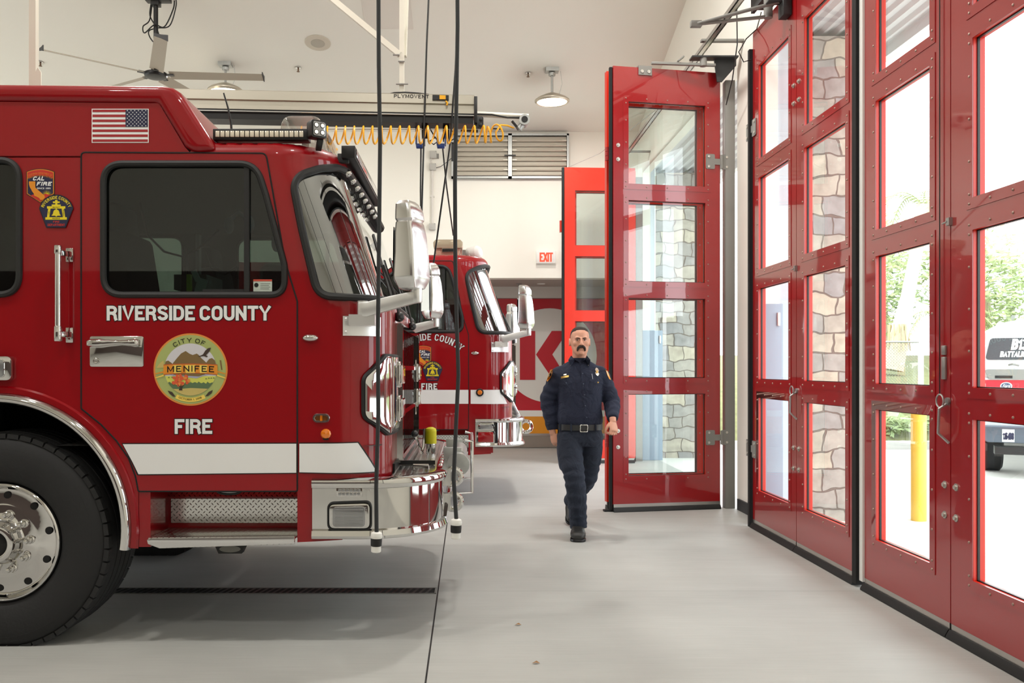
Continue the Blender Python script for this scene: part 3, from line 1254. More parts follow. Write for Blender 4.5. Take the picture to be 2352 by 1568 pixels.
def wmid(z):
    return cab_xc(z) + cab_R(z) * pi / 2 + TW / 2 - cab_R(z)


def SF(w, z, off=0.0):
    """Unrolled cab skin -> space. w is x along the side, then runs round the corner and across the front."""
    R = cab_R(z)
    xc = cab_xc(z)
    ins = -off
    zz = z
    if z > ZE and w > -1.43:
        th = asin(min(1.0, (z - ZE) / RR))
        ins = RR * (1 - cos(th)) - off * cos(th)
        zz = z + off * sin(th)
    t = w - xc
    if t <= 0:
        return Vector((w, Y1 + ins, zz))
    if t <= R * pi / 2:
        a = t / R
        return Vector((xc + (R - ins) * sin(a), Y1 + R - (R - ins) * cos(a), zz))
    return Vector((xc + R - ins, Y1 + R + (t - R * pi / 2), zz))


def MIR(p):
    return Vector((p[0], 2 * YC - p[1], p[2]))


def proj(p):
    return (CX + FPX * p[0] / p[1], CY - FPX * (p[2] - CH) / p[1])


def unproj(px, py, off=0.0):
    """(w, z) on the near cab skin that is seen at a photo point."""
    z = tz(py)
    for _ in range(6):
        lo, hi = -3.3, cab_xc(z) + cab_R(z) * 1.2
        for _ in range(40):
            m = (lo + hi) / 2
            if proj(SF(m, z, off))[0] < px:
                lo = m
            else:
                hi = m
        wq = (lo + hi) / 2
        z += (proj(SF(wq, z, off))[1] - py) / SE
    return (wq, z)


def side(px, py, off=0.0):
    return Vector((tx(px), Y1 - off, tz(py)))


def both(mb_fn):
    """Runs a builder for the near side and its mirror image in one mesh builder."""
    m = MB()
    mb_fn(m)
    n = len(m.v)
    vs = [MIR(v) for v in m.v]
    fs = [list(reversed(f)) for f in m.f]
    ms = list(m.m)
    for f, mi in zip(fs, ms):
        m.f.append([i + n for i in f])
        m.m.append(mi)
    m.v += vs
    return m


E1 = empty('fire_engine', (-1.6, YC, 0), 'large red fire engine with a round city seal on its door and a flag decal', 'fire engine', 'fire engines in the bays')

# --- outlines on the unrolled skin
DOORWIN = rpoly([(*T(238, 376), 0.10), (*T(588, 376), 0.15), (*T(612, 450), 0.3), (*T(654, 610), 0.10), (*T(654, 677), 0.09), (*T(238, 677), 0.10)], 8)
REARWIN = rpoly([(*T(-270, 368), 0.10), (*T(45, 368), 0.10), (*T(45, 676), 0.10), (*T(-270, 676), 0.10)], 8)
WSL = [unproj(*p) for p in ((679, 440), (735, 391))]
ws_pts = []
zt_, zb_ = tz(386), tz(683)
ws = [(*unproj(730, 680), 0.16), (*unproj(692, 520), 0.5), (*unproj(670, 408), 0.14), (*unproj(735, 387), 0.3)]
for pxx, pyy in ((772, 385), ):
    ws.append((*unproj(pxx, pyy), 0.0))
ztop = unproj(770, 384)[1]
ws.append((wmid(ztop + 0.03), ztop + 0.03))
zbot = unproj(800, 683)[1]
nR = 10
for i in range(nR + 1):
    zz = ztop + 0.03 + (zbot - ztop - 0.03) * i / nR
    if i > 0:
        ws.append((wmid(zz), zz))
ws.append((*unproj(800, 683), 0.0))
WSHIELD = rpoly(ws, 8)
WSHIELD = resample(WSHIELD, 0.025)
DOOR = rpoly([(*T(187, 350), 0.02), (*T(611, 352), 0.03), T(655, 600), (*T(683, 692), 0.02), (*T(683, 1128), 0.01), (*T(318, 1128), 0.01), T(312, 1095), T(296, 1052), T(268, 1012), T(232, 974), (*T(187, 938), 0.01)], 4)
ARC_C, ARC_R = T(-8, 1213), 296 / SE
arch = []
for k in range(33):
    a = radians(-9) + (pi + radians(18)) * k / 32
    arch.append((ARC_C[0] + ARC_R * cos(a), ARC_C[1] + ARC_R * sin(a)))
zlow = arch[0][1]
outl = [(-3.3, ZE), (-1.42, ZE)]
outl += [(-1.42, ZE + RR)]
ztp = ZE + RR
outl += [(wmid(ztp), ztp)]
for k in range(1, 25):
    zz = ztp + (0.84 - ztp) * k / 24
    outl.append((wmid(zz), zz))
outl += [(-0.62, 0.84), (-0.64, tz(1240)), (tx(683), tz(1245)), (tx(683), tz(1128)), (tx(318), tz(1128)), (tx(318), zlow)]
outl += arch
outl += [(-3.3, zlow)]
outl = resample(outl, 0.08)


def skin_n(w, z):
    e = 1e-3
    a = SF(w + e, z) - SF(w - e, z)
    b = SF(w, min(z + e, ZE + RR)) - SF(w, z - e)
    n_ = a.cross(b)
    return n_.normalized()


EXTRA = []
for k_ in range(1, 8):
    zz_ = ZE + RR * sin(pi / 2 * k_ / 8)
    EXTRA += [(w_ * 0.04, zz_) for w_ in range(-40, 60)]
for k_ in range(30):
    zz_ = 0.88 + k_ * 0.056
    EXTRA += [(cab_xc(zz_) + cab_R(zz_) * pi / 2 * j_ / 14, zz_) for j_ in range(-1, 16)]


def mapped(poly, holes, off, grid, m, both_sides=True, mat=None, smooth=False):
    V, Tr = fill(poly, holes, grid, EXTRA if smooth else ())
    if smooth:
        for w, z in V:
            n_ = skin_n(w, z)
            p_ = SF(w, z, off)
            m.nrm[(round(p_.x, 4), round(p_.y, 4), round(p_.z, 4))] = n_
            p_ = MIR(p_)
            m.nrm[(round(p_.x, 4), round(p_.y, 4), round(p_.z, 4))] = Vector((n_.x, -n_.y, n_.z))

    def go(mm):
        mm.add([SF(w, z, off) for w, z in V], Tr, mat)
    if both_sides:
        q = both(go)
        b = len(m.v)
        m.v += q.v
        m.f += [[i + b for i in f] for f in q.f]
        m.m += q.m if mat is None else [mat] * len(q.f)
    else:
        go(m)


def ring(poly, off, r, m, both_sides=True, n=8, step=0.04, skip=None):
    pts = [SF(w, z, off) for w, z in resample(poly, step)]
    m.tube(pts, r, n, closed=True)
    if both_sides:
        m.tube([MIR(p) for p in pts], r, n, closed=True)


# --- skin
m = MB()
mapped(outl, [DOOR, REARWIN, WSHIELD], 0.0, 0.09, m, smooth=True)
# lip at the top: level roof sheet
V0 = [SF(w, ztp - 1e-4) for w in [-1.42 + (wmid(ztp) + 1.42) * k / 40 for k in range(41)]]
ringp = [(p.x, p.y) for p in V0] + [(p.x, 2 * YC - p.y) for p in reversed(V0)]
m.flat(ringp, ztp, 'xy')
# rear closing panel
m.add([(-3.3, Y1, 0.6), (-3.3, Y1 + TW, 0.6), (-3.3, Y1 + TW, 2.5), (-3.3, Y1, 2.5)], [(0, 1, 2, 3)])
m.build('cab', RED, E1, angle=40)
m = MB()
mapped(outl, [DOORWIN, REARWIN, WSHIELD], -0.04, 0.15, m)
m.flat([(-3.28, Y1 + 0.05), (-0.45, Y1 + 0.05), (-0.45, Y1 + TW - 0.05), (-3.28, Y1 + TW - 0.05)], 1.02, 'xy')
m.flat([(-3.28, Y1 + 0.05), (-1.08, Y1 + 0.05), (-0.80, Y1 + 0.40), (-0.80, Y1 + TW - 0.40), (-1.08, Y1 + TW - 0.05), (-3.28, Y1 + TW - 0.05)], 2.49, 'xy')
m.add([(-3.27, Y1, 1.0), (-3.27, Y1 + TW, 1.0), (-3.27, Y1 + TW, 2.5), (-3.27, Y1, 2.5)], [(0, 1, 2, 3)])
m.build('interior_lining', INTERIOR, E1)

# --- front doors: panel, seal, window
dnear = None
for sgn, nm in ((0, 'near'), (1, 'far')):
    m = MB()
    V, Tr = fill(DOOR, [DOORWIN], 0.12)
    pts = [SF(w, z, 0.002) for w, z in V]
    m.add([MIR(p) for p in pts] if sgn else pts, Tr)
    d = m.build('door', RED, E1)
    if not sgn:
        dnear = d
    m = MB()
    pts = [SF(w, z, 0.0015) for w, z in resample(DOOR, 0.05)]
    m.tube([MIR(p) for p in pts] if sgn else pts, 0.0045, 5, closed=True)
    m.build('door_seal', MATTE, d)
    m = MB()
    pts = [SF(w, z, 0.004) for w, z in resample(DOORWIN, 0.03)]
    pts = [MIR(p) for p in pts] if sgn else pts
    m.tube(pts, 0.017, 8, closed=True)
    xm = tx(567)
    ym = Y1 if not sgn else Y1 + TW
    m.bb(xm - 0.013, xm + 0.013, ym - 0.008, ym + 0.012, tz(676), tz(379))
    m.bb(tx(466), tx(560), ym - 0.004, ym + 0.01, tz(672), tz(664))
    m.build('window_gasket', RUBBER, d)
    m = MB()
    V, Tr = fill(DOORWIN)
    pts = [SF(w, z, -0.012) for w, z in V]
    m.add([MIR(p) for p in pts] if sgn else pts, Tr)
    m.build('window_pane', CABGLASS, d)
    m = MB()
    V, Tr = fill(REARWIN)
    pts = [SF(w, z, -0.012) for w, z in V]
    m.add([MIR(p) for p in pts] if sgn else pts, Tr)
    g = m.build('rear_window', CABGLASS, E1)
    m = MB()
    pts = [SF(w, z, 0.004) for w, z in resample(REARWIN, 0.03)]
    m.tube([MIR(p) for p in pts] if sgn else pts, 0.017, 8, closed=True)
    m.build('window_gasket', RUBBER, g)
# --- windshield, wraps round both corners
m = MB()
mapped(WSHIELD, [], -0.012, 0.06, m, smooth=True)
wsobj = m.build('windshield', glass('windshield glass', (136, 150, 142), 1.0, 0.26), E1)
m = MB()
pts = []
n = len(WSHIELD)
on = [abs(w - wmid(z)) < 0.004 for w, z in WSHIELD]
# open chain of the gasket: leave out the stretch on the centre line
start = next(i for i in range(n) if on[i] and not on[(i + 1) % n])
chain = []
i = start
while True:
    chain.append(WSHIELD[i])
    i = (i + 1) % n
    if on[i]:
        chain.append(WSHIELD[i])
        break
P3 = [SF(w, z, 0.004) for w, z in chain]
m.tube(P3, 0.02, 8)
m.tube([MIR(p) for p in P3], 0.02, 8)
m.build('windshield_gasket', RUBBER, wsobj)
for y0, tilt in ((Y1 + 0.62, 0.22), (Y1 + 1.75, 0.22)):
    m = MB()
    gl = lambda yy, zz, d=0.012: Vector((cab_xf(zz) + d, yy, zz))
    m.tube([gl(y0 - 0.12, 1.72, 0.02), gl(y0 - 0.06, 1.85, 0.035), gl(y0 + 0.04, 2.02, 0.02)], 0.008, 6)
    m.bar(gl(y0 - 0.10, 1.80), gl(y0 + 0.18, 2.22), 0.012, 0.016)
    m.ell(gl(y0 - 0.12, 1.71, 0.02), 0.03, 10, 8)
    m.build('wiper', BLACK, E1)

# --- cab interior
it = MB()
it.prism([(-0.98, 1.05), (-0.5, 1.05), (-0.48, 1.70), (-0.74, 1.74), (-0.92, 1.62), (-0.98, 1.4)], Y1 + 0.10, Y1 + TW - 0.10, 'xz')
it.bb(-1.9, -0.95, YC - 0.42, YC + 0.42, 1.05, 1.66)
it.build('dashboard', SEAT, E1, bevel=0.03)
for x, y, hh in ((-1.72, Y1 + 0.42, 1), (-1.72, Y1 + TW - 0.42, 1), (-2.95, Y1 + 0.42, 1), (-2.95, Y1 + TW - 0.42, 1)):
    s_ = MB()
    s_.box((x + 0.12, y, 1.42), (0.52, 0.48, 0.16))
    s_.box((x - 0.14, y, 1.80), (0.16, 0.48, 0.72), Matrix.Rotation(radians(-9), 3, 'Y'))
    s_.box((x - 0.22, y, 2.22), (0.12, 0.30, 0.2), Matrix.Rotation(radians(-6), 3, 'Y'))
    s_.bb(x - 0.05, x + 0.3, y - 0.15, y + 0.15, 1.02, 1.36)
    s_.build('seat', SEAT, E1, bevel=0.04)
s_ = MB()
cs = Vector((-1.08, Y1 + TW - 0.55, 1.72))
Rw = Matrix.Rotation(radians(-32), 3, 'Y')
s_.tube([cs + Rw @ Vector((0.0, 0.21 * cos(a), 0.21 * sin(a))) for a in [2 * pi * k / 24 for k in range(24)]], 0.016, 7, closed=True)
for a in (0.5, pi - 0.5, -pi / 2):
    s_.tube([cs, cs + Rw @ Vector((0, 0.21 * cos(a), 0.21 * sin(a)))], 0.014, 6)
s_.tube([cs, cs + Vector((0.25, 0, -0.35))], 0.035, 8)
s_.build('steering_wheel', BLACK, E1)
s_ = MB()
s_.bb(tx(305), tx(390), Y1 + 0.62, Y1 + 0.95, tz(640), tz(600))
s_.bb(tx(343), tx(352), Y1 + 0.75, Y1 + 0.8, tz(600), tz(485))
s_.build('computer_stand', mat('dull grey equipment', (118, 126, 124), 0.6), E1)
s_ = MB()
s_.box(side(385, 640, -0.30), (0.045, 0.04, 0.11))
s_.cyl(side(380, 622, -0.30), side(378, 548, -0.30), 0.006, n=6)
s_.cyl(side(388, 622, -0.30), side(387, 552, -0.30), 0.006, n=6)
s_.build('handheld_radio', BLACK, E1)
s_ = MB()
s_.box(side(396, 642, -0.27), (0.022, 0.03, 0.11))
s_.build('radio_battery', mat('lime plastic', (150, 190, 40), 0.5), E1)
s_ = MB()
s_.box(side(427, 648, -0.25), (0.055, 0.01, 0.09), Matrix.Rotation(radians(15), 3, 'Y'))
s_.box(side(412, 620, -0.27), (0.03, 0.01, 0.06), Matrix.Rotation(radians(-25), 3, 'Y'))
s_.build('paper_tag', mat('pale paper', (168, 188, 188), 0.8), E1)
HS = mat('blue grey headset', (84, 110, 128), 0.5)
s_ = MB()
for px, py in ((452, 472), (505, 470)):
    s_.ell(side(px, py, -0.6), (0.028, 0.04, 0.05), 12, 8)
s_.tube([side(452, 460, -0.6), side(478, 440, -0.6), side(505, 460, -0.6)], 0.014, 6)
s_.build('headset', HS, E1)
s_ = MB()
s_.ell(side(575, 520, -0.6), (0.028, 0.04, 0.05), 12, 8)
s_.build('ear_cup', HS, E1)
s_ = MB()
s_.tube([side(270, 440, -0.3), side(290, 520, -0.3), side(330, 560, -0.3), side(375, 572, -0.3), (side(410, 555, -0.3)), side(450, 500, -0.4)], 0.006, 6)
s_.tube([side(430, 560, -0.3), side(445, 600, -0.3), side(480, 615, -0.3), side(510, 595, -0.3)], 0.006, 6)
s_.build('radio_cord', BLACK, E1)
w_ = MB()
w_.add([side(581, 641, -0.008), side(624, 641, -0.008), side(624, 670, -0.008), side(581, 670, -0.008)], [(0, 1, 2, 3)], 0)
w_.add([side(581, 641, -0.007), side(624, 641, -0.007), side(624, 645.5, -0.007), side(581, 645.5, -0.007)], [(0, 1, 2, 3)], 1)
w_.lathe([(0.011, 0), (0.011, 0.001)], side(588, 654, -0.007), (0, -1, 0), 14, mat=2)
for k in range(4):
    w_.add([side(597, 650 + 4 * k, -0.007), side(620 - 3 * (k % 2), 650 + 4 * k, -0.007), side(620 - 3 * (k % 2), 651.2 + 4 * k, -0.007), side(597, 651.2 + 4 * k, -0.007)], [(0, 1, 2, 3)], 3)
w_.build('warning_sticker', [mat('sticker white', (190, 200, 190), 0.5), mat('sticker red', (190, 70, 50), 0.5), MATTE, mat('sticker print', (120, 126, 120), 0.6)], dnear)

# --- grab rail
g = MB()
g.cyl(side(149, 580, 0.075), side(149, 772, 0.075), 0.015, n=14)
gr = g.build('grab_rail', POLISH, E1)
for y0, y1_ in ((570, 600), (752, 785)):
    g = MB()
    g.cyl(side(149, y0 - 2, 0.075), side(149, y0 + 18, 0.075) if y0 < 700 else side(149, y1_, 0.075), 0.019, n=14)
    zc = (y0 + y1_) / 2
    g.prism([T(153, y0), T(170, y0), T(170, y1_ + 2), T(153, y1_ + 2)], Y1 - 0.012, Y1, 'xz')
    g.bar(side(149, zc, 0.07), side(160, zc, 0.005), 0.04, 0.03)
    g.build('bracket', CHROME, gr, bevel=0.004)

# --- door handle
h = MB()
h.prism(rpoly([(*T(207, 772), 0.012), (*T(331, 772), 0.012), (*T(331, 842), 0.012), (*T(207, 842), 0.012)], 4), Y1 - 0.006, Y1 - 0.001, 'xz')
h.lathe([(0.016, 0), (0.016, 0.006), (0.009, 0.006), (0.009, 0.002)], side(222, 829, 0.006), (0, -1, 0), 18)
hd = h.build('door_handle', CHROME, dnear, bevel=0.002)
h = MB()
h.loft([[side(px, py - hh, 0.012 + dd * 0.2) + Vector((0, 0, 0)), side(px, py - hh * 0.6, 0.03 + dd), side(px, py + hh * 0.6, 0.03 + dd), side(px, py + hh, 0.012)] for px, py, hh, dd in
        ((206, 789, 8, 0.01), (212, 788, 11, 0.018), (236, 788, 11, 0.02), (244, 788, 9, 0.016), (280, 787, 6, 0.012), (300, 787, 8, 0.014), (312, 787, 10, 0.014), (322, 787, 8, 0.004))])
h.build('handle_lever', CHROME, dnear, bevel=0.003)

# --- side lamps
h = MB()
h.prism(rpoly([(*T(-75, 818), 0.03), (*T(33, 818), 0.03), (*T(33, 873), 0.03), (*T(-75, 873), 0.03)], 5), Y1 - 0.03, Y1, 'xz', 0)
h.prism(rpoly([(*T(-66, 825), 0.02), (*T(18, 825), 0.02), (*T(18, 867), 0.02), (*T(-66, 867), 0.02)], 5), Y1 - 0.036, Y1 - 0.03, 'xz', 1)
h.build('side_warning_light', [CHROME, LENS], E1, bevel=0.006)
h = MB()
h.ell(side(713, 776, 0.004), (0.042, 0.022, 0.019), 16, 10)
h.build('hinge_cap', CHROME, E1)
wz = unproj(738, 960)
h = MB()
pts = [(wz[0] + 0.041 * (1 if k < 10 else -1) * 0.5 + 0.018 * cos(-pi / 2 + pi * (k % 10) / 9 + (0 if k < 10 else pi)), wz[1] + 0.018 * sin(-pi / 2 + pi * (k % 10) / 9 + (0 if k < 10 else pi))) for k in range(20)]
h.tube([SF(a, b, 0.004) for a, b in pts], 0.006, 6, closed=True, mat=0)
h.add([SF(a, b, 0.003) for a, b in pts], [tuple(range(20))], 1)
h.add([SF(wz[0] + a, wz[1] + b, 0.0045) for a, b in ((-0.006, -0.013), (0.006, -0.013), (0.006, 0.013), (-0.006, 0.013))], [(0, 1, 2, 3)], 2)
h.build('marker_light', [CHROME, mat('amber smoked lens', (110, 60, 14), 0.15, coat=1.0), AMBER], E1)
wz = unproj(749, 996)
h = MB()
o = SF(*wz)
h.lathe([(0.026, 0), (0.026, 0.01), (0.02, 0.018), (0.0, 0.022)], o, (0, -1, 0), 20)
h.bb(o.x - 0.013, o.x + 0.013, o.y - 0.014, o.y, o.z - 0.03, o.z - 0.016, mat=1)
h.build('round_reflector', [AMBER, MATTE], E1)


# --- mirrors, both sides
def rrect(c, u, v, a, b, r, n=4):
    out = []
    for sx, sy, s0 in ((1, 1, 0), (-1, 1, 1), (-1, -1, 2), (1, -1, 3)):
        for k in range(n + 1):
            t_ = (s0 + k / n) * pi / 2
            out.append(c + u * (sx * (a - r) + r * cos(t_)) + v * (sy * (b - r) + r * sin(t_)))
    return out


def mirror(mir):
    u, v = Vector((0.47, 0.883, 0)), Vector((0.883, -0.47, 0))
    fl = (lambda L: [MIR(p) for p in L]) if mir else (lambda L: L)

    def stack(c, prof):
        return [fl(rrect(c + Vector((dx * 0.02, 0, dz)), u, v, a, b, r)) for dz, a, b, r, dx in prof]
    q = MB()
    c = Vector((-0.285, 4.41, 0))
    q.loft(stack(c, [(1.815, 0.045, 0.04, 0.02, 0), (1.823, 0.062, 0.05, 0.02, 0), (1.862, 0.085, 0.062, 0.02, 0), (1.885, 0.088, 0.064, 0.02, 0), (2.0, 0.086, 0.058, 0.022, 0), (2.10, 0.08, 0.054, 0.022, -0.3), (2.15, 0.074, 0.048, 0.022, -0.5), (2.168, 0.06, 0.038, 0.02, -0.6)]))
    hd_ = q.build('mirror_head', POLISH, E1, angle=28)
    q = MB()
    q.loft(stack(c, [(2.155, 0.066, 0.044, 0.02, -0.5), (2.17, 0.074, 0.05, 0.02, -0.5), (2.21, 0.072, 0.048, 0.02, -0.6), (2.245, 0.062, 0.042, 0.018, -1.0), (2.262, 0.045, 0.03, 0.016, -1.2)]))
    q.build('spot_mirror', POLISH, hd_, angle=28)
    q = MB()
    g0 = c - v * 0.066
    q.add(fl([g0 + u * a + Vector((0, 0, z)) for a, z in ((-0.075, 1.88), (0.075, 1.88), (0.07, 2.13), (-0.07, 2.13))]), [(0, 1, 2, 3)])
    q.build('mirror_glass', mat('mirror glass', (220, 224, 228), 0.02, 1.0), hd_)
    q = MB()

    def sec(x, y, z, hh, ww):
        return fl([Vector((x, y - ww, z - hh)), Vector((x, y + ww, z - hh)), Vector((x, y + ww, z + hh)), Vector((x, y - ww, z + hh))])
    q.loft([sec(-0.555, 4.42, 1.715, 0.036, 0.034), sec(-0.51, 4.41, 1.716, 0.037, 0.036), sec(-0.40, 4.405, 1.746, 0.035, 0.032), sec(-0.28, 4.41, 1.776, 0.031, 0.026), sec(-0.25, 4.41, 1.782, 0.031, 0.026)])
    q.cyl(*fl([Vector((-0.262, 4.41, 1.75)), Vector((-0.262, 4.41, 1.83))]), 0.03, n=14)
    am = q.build('mirror_arm', SATIN, E1, bevel=0.005)
    q = MB()
    z0, z1 = 1.585, 1.685
    w0, w1 = unproj(787, 745)[0], unproj(870, 745)[0]
    N = 8
    ri = [SF(w0 + (w1 - w0) * k / N, z, o_) for z, o_ in ((z0, 0.001), (z0, 0.014), (z1, 0.014), (z1, 0.001)) for k in range(N + 1)]
    ri = fl(ri)
    for j in range(3):
        q.add(ri, [(j * (N + 1) + k, j * (N + 1) + k + 1, (j + 1) * (N + 1) + k + 1, (j + 1) * (N + 1) + k) for k in range(N)])
    blk = fl([Vector(p) for p in ((-0.60, 4.375, 1.635), (-0.60, 4.45, 1.635), (-0.47, 4.50, 1.635), (-0.47, 4.385, 1.635), (-0.60, 4.375, 1.69), (-0.60, 4.45, 1.69), (-0.47, 4.50, 1.69), (-0.47, 4.385, 1.69))])
    q.add(blk, [(0, 1, 2, 3), (4, 5, 6, 7), (0, 1, 5, 4), (1, 2, 6, 5), (2, 3, 7, 6), (3, 0, 4, 7)])
    q.cyl(*fl([Vector((-0.535, 4.42, 1.64)), Vector((-0.535, 4.42, 1.76))]), 0.028, n=14)
    for a, b in ((794, 733), (794, 763)):
        wz = unproj(a, b)
        o_ = fl([SF(*wz, 0.014)])[0]
        q.lathe([(0.008, 0), (0.008, 0.004), (0.003, 0.006)], o_, (0, -1 if not mir else 1, 0), 10)
    q.build('mirror_bracket', SATIN, am)


mirror(False)
mirror(True)

# --- grille on the front
g = MB()
GY0, GY1, GZ0, GZ1 = Y1 + 0.48, Y1 + TW - 0.48, 0.90, 1.66
g.bb(-0.415, -0.402, GY0, GY1, GZ0, GZ1, mat=1)
for y in (GY0, GY1):
    g.bb(-0.415, -0.365, y - 0.04, y + 0.02, GZ0, GZ1)
for z in (GZ0, GZ1, 1.16, 1.42):
    g.bb(-0.415, -0.378, GY0, GY1, z - 0.014, z + 0.014)
for k in range(1, 26):
    y = GY0 + (GY1 - GY0) * k / 26
    g.bb(-0.41, -0.385, y - 0.007, y + 0.007, GZ0, GZ1)
g.build('grille', [CHROME, MATTE], E1)
# --- headlight pods wrapped round the corners
POD = [unproj(838, 868, 0.02), unproj(838, 957, 0.02), unproj(893, 994, 0.02)]
wE = cab_xc(1.2) + 0.30 * pi / 2 + 0.27
POD += [(wE, POD[2][1] + 0.0), (wE, unproj(880, 818, 0.02)[1]), unproj(888, 818, 0.02)]
POD = rpoly([(*p, 0.05 if i < 2 else 0.03) for i, p in enumerate(POD)], 5)
for sgn in (0, 1):
    fl = (lambda p: MIR(p)) if sgn else (lambda p: p)
    m = MB()
    V, Tr = fill(POD, [], 0.05)
    m.add([fl(SF(w, z, 0.028)) for w, z in V], Tr)
    rs = resample(POD, 0.04)
    a = [fl(SF(w, z, 0.0)) for w, z in rs] + [fl(SF(w, z, 0.028)) for w, z in rs]
    n = len(rs)
    m.add(a, [(i, (i + 1) % n, n + (i + 1) % n, n + i) for i in range(n)])
    pod = m.build('headlight_pod', CHROME, E1, bevel=0.008)
    m = MB()
    m.tube([fl(SF(w, z, 0.008)) for w, z in rs], 0.015, 6, closed=True)
    m.build('pod_gasket', RUBBER, pod)
    for zc, mt, nm in ((1.385, AMBER, 'turn_signal'), (1.20, LENS, 'headlight')):
        m = MB()
        for yy, ww in ((Y1 + 0.41, 0.115),):
            y0, y1_ = yy - ww, yy + ww
            c4 = rpoly([(y0, zc - 0.072, 0.02), (y1_, zc - 0.072, 0.02), (y1_, zc + 0.072, 0.02), (y0, zc + 0.072, 0.02)], 4)
            i4 = rpoly([(y0 + 0.02, zc - 0.052, 0.015), (y1_ - 0.02, zc - 0.052, 0.015), (y1_ - 0.02, zc + 0.052, 0.015), (y0 + 0.02, zc + 0.052, 0.015)], 4)
            k = len(m.v)
            m.prism(c4, -0.386, -0.368, 'yz', 0)
            m.prism(i4, -0.368, -0.356, 'yz', 1)
        m.v = [fl(v) for v in m.v]
        m.build(nm, [CHROME, mt], pod, bevel=0.006)

# --- wheel arch: bright trim and dark well
m = MB()
ar = [ARC_R + 0.012]
pts = [(ARC_C[0] + (ARC_R + 0.006) * cos(a), ARC_C[1] + (ARC_R + 0.006) * sin(a)) for a in [radians(-9) + (pi + radians(18)) * k / 72 for k in range(73)]]
prof = [(-0.028 * cos(pi * q_ / 10), 0.042 * sin(pi * q_ / 10)) for q_ in range(11)]
rings = []
for k, (x, z) in enumerate(pts):
    a = radians(-9) + (pi + radians(18)) * k / 72
    rings.append([Vector((x + d * cos(a), Y1 - o_, z + d * sin(a))) for d, o_ in prof])
m.loft(rings, cap=True, closed=False)
m.build('fender_trim', CHROME, E1)
m = MB()
pts = []
for k in range(25):
    a = radians(-9) + (pi + radians(18)) * k / 24
    pts.append((ARC_C[0] + (ARC_R + 0.01) * cos(a), ARC_C[1] + (ARC_R + 0.01) * sin(a)))
for yy0, yy1 in ((Y1 + 0.003, Y1 + 0.75), (Y1 + TW - 0.003, Y1 + TW - 0.75)):
    m = MB()
    m.add([(x, yy0, z) for x, z in pts] + [(x, yy1, z) for x, z in pts], [(k, k + 1, 26 + k, 25 + k) for k in range(24)])
    m.add([(x, yy1, z) for x, z in pts], [tuple(range(25))])
    m.build('wheel_well', MATTE, E1)
# raised red flare outside the trim
m = MB()
pf = [(0.028, 0.0), (0.034, 0.012), (0.062, 0.012), (0.07, 0.0)]
rings = []
for k in range(41):
    a = radians(-8) + (pi + radians(16)) * k / 40
    rings.append([Vector((ARC_C[0] + (ARC_R + d) * cos(a), Y1 - o_, ARC_C[1] + (ARC_R + d) * sin(a))) for d, o_ in pf])
m.loft(rings, cap=False, closed=False)
m.build('fender_flare', RED, E1)


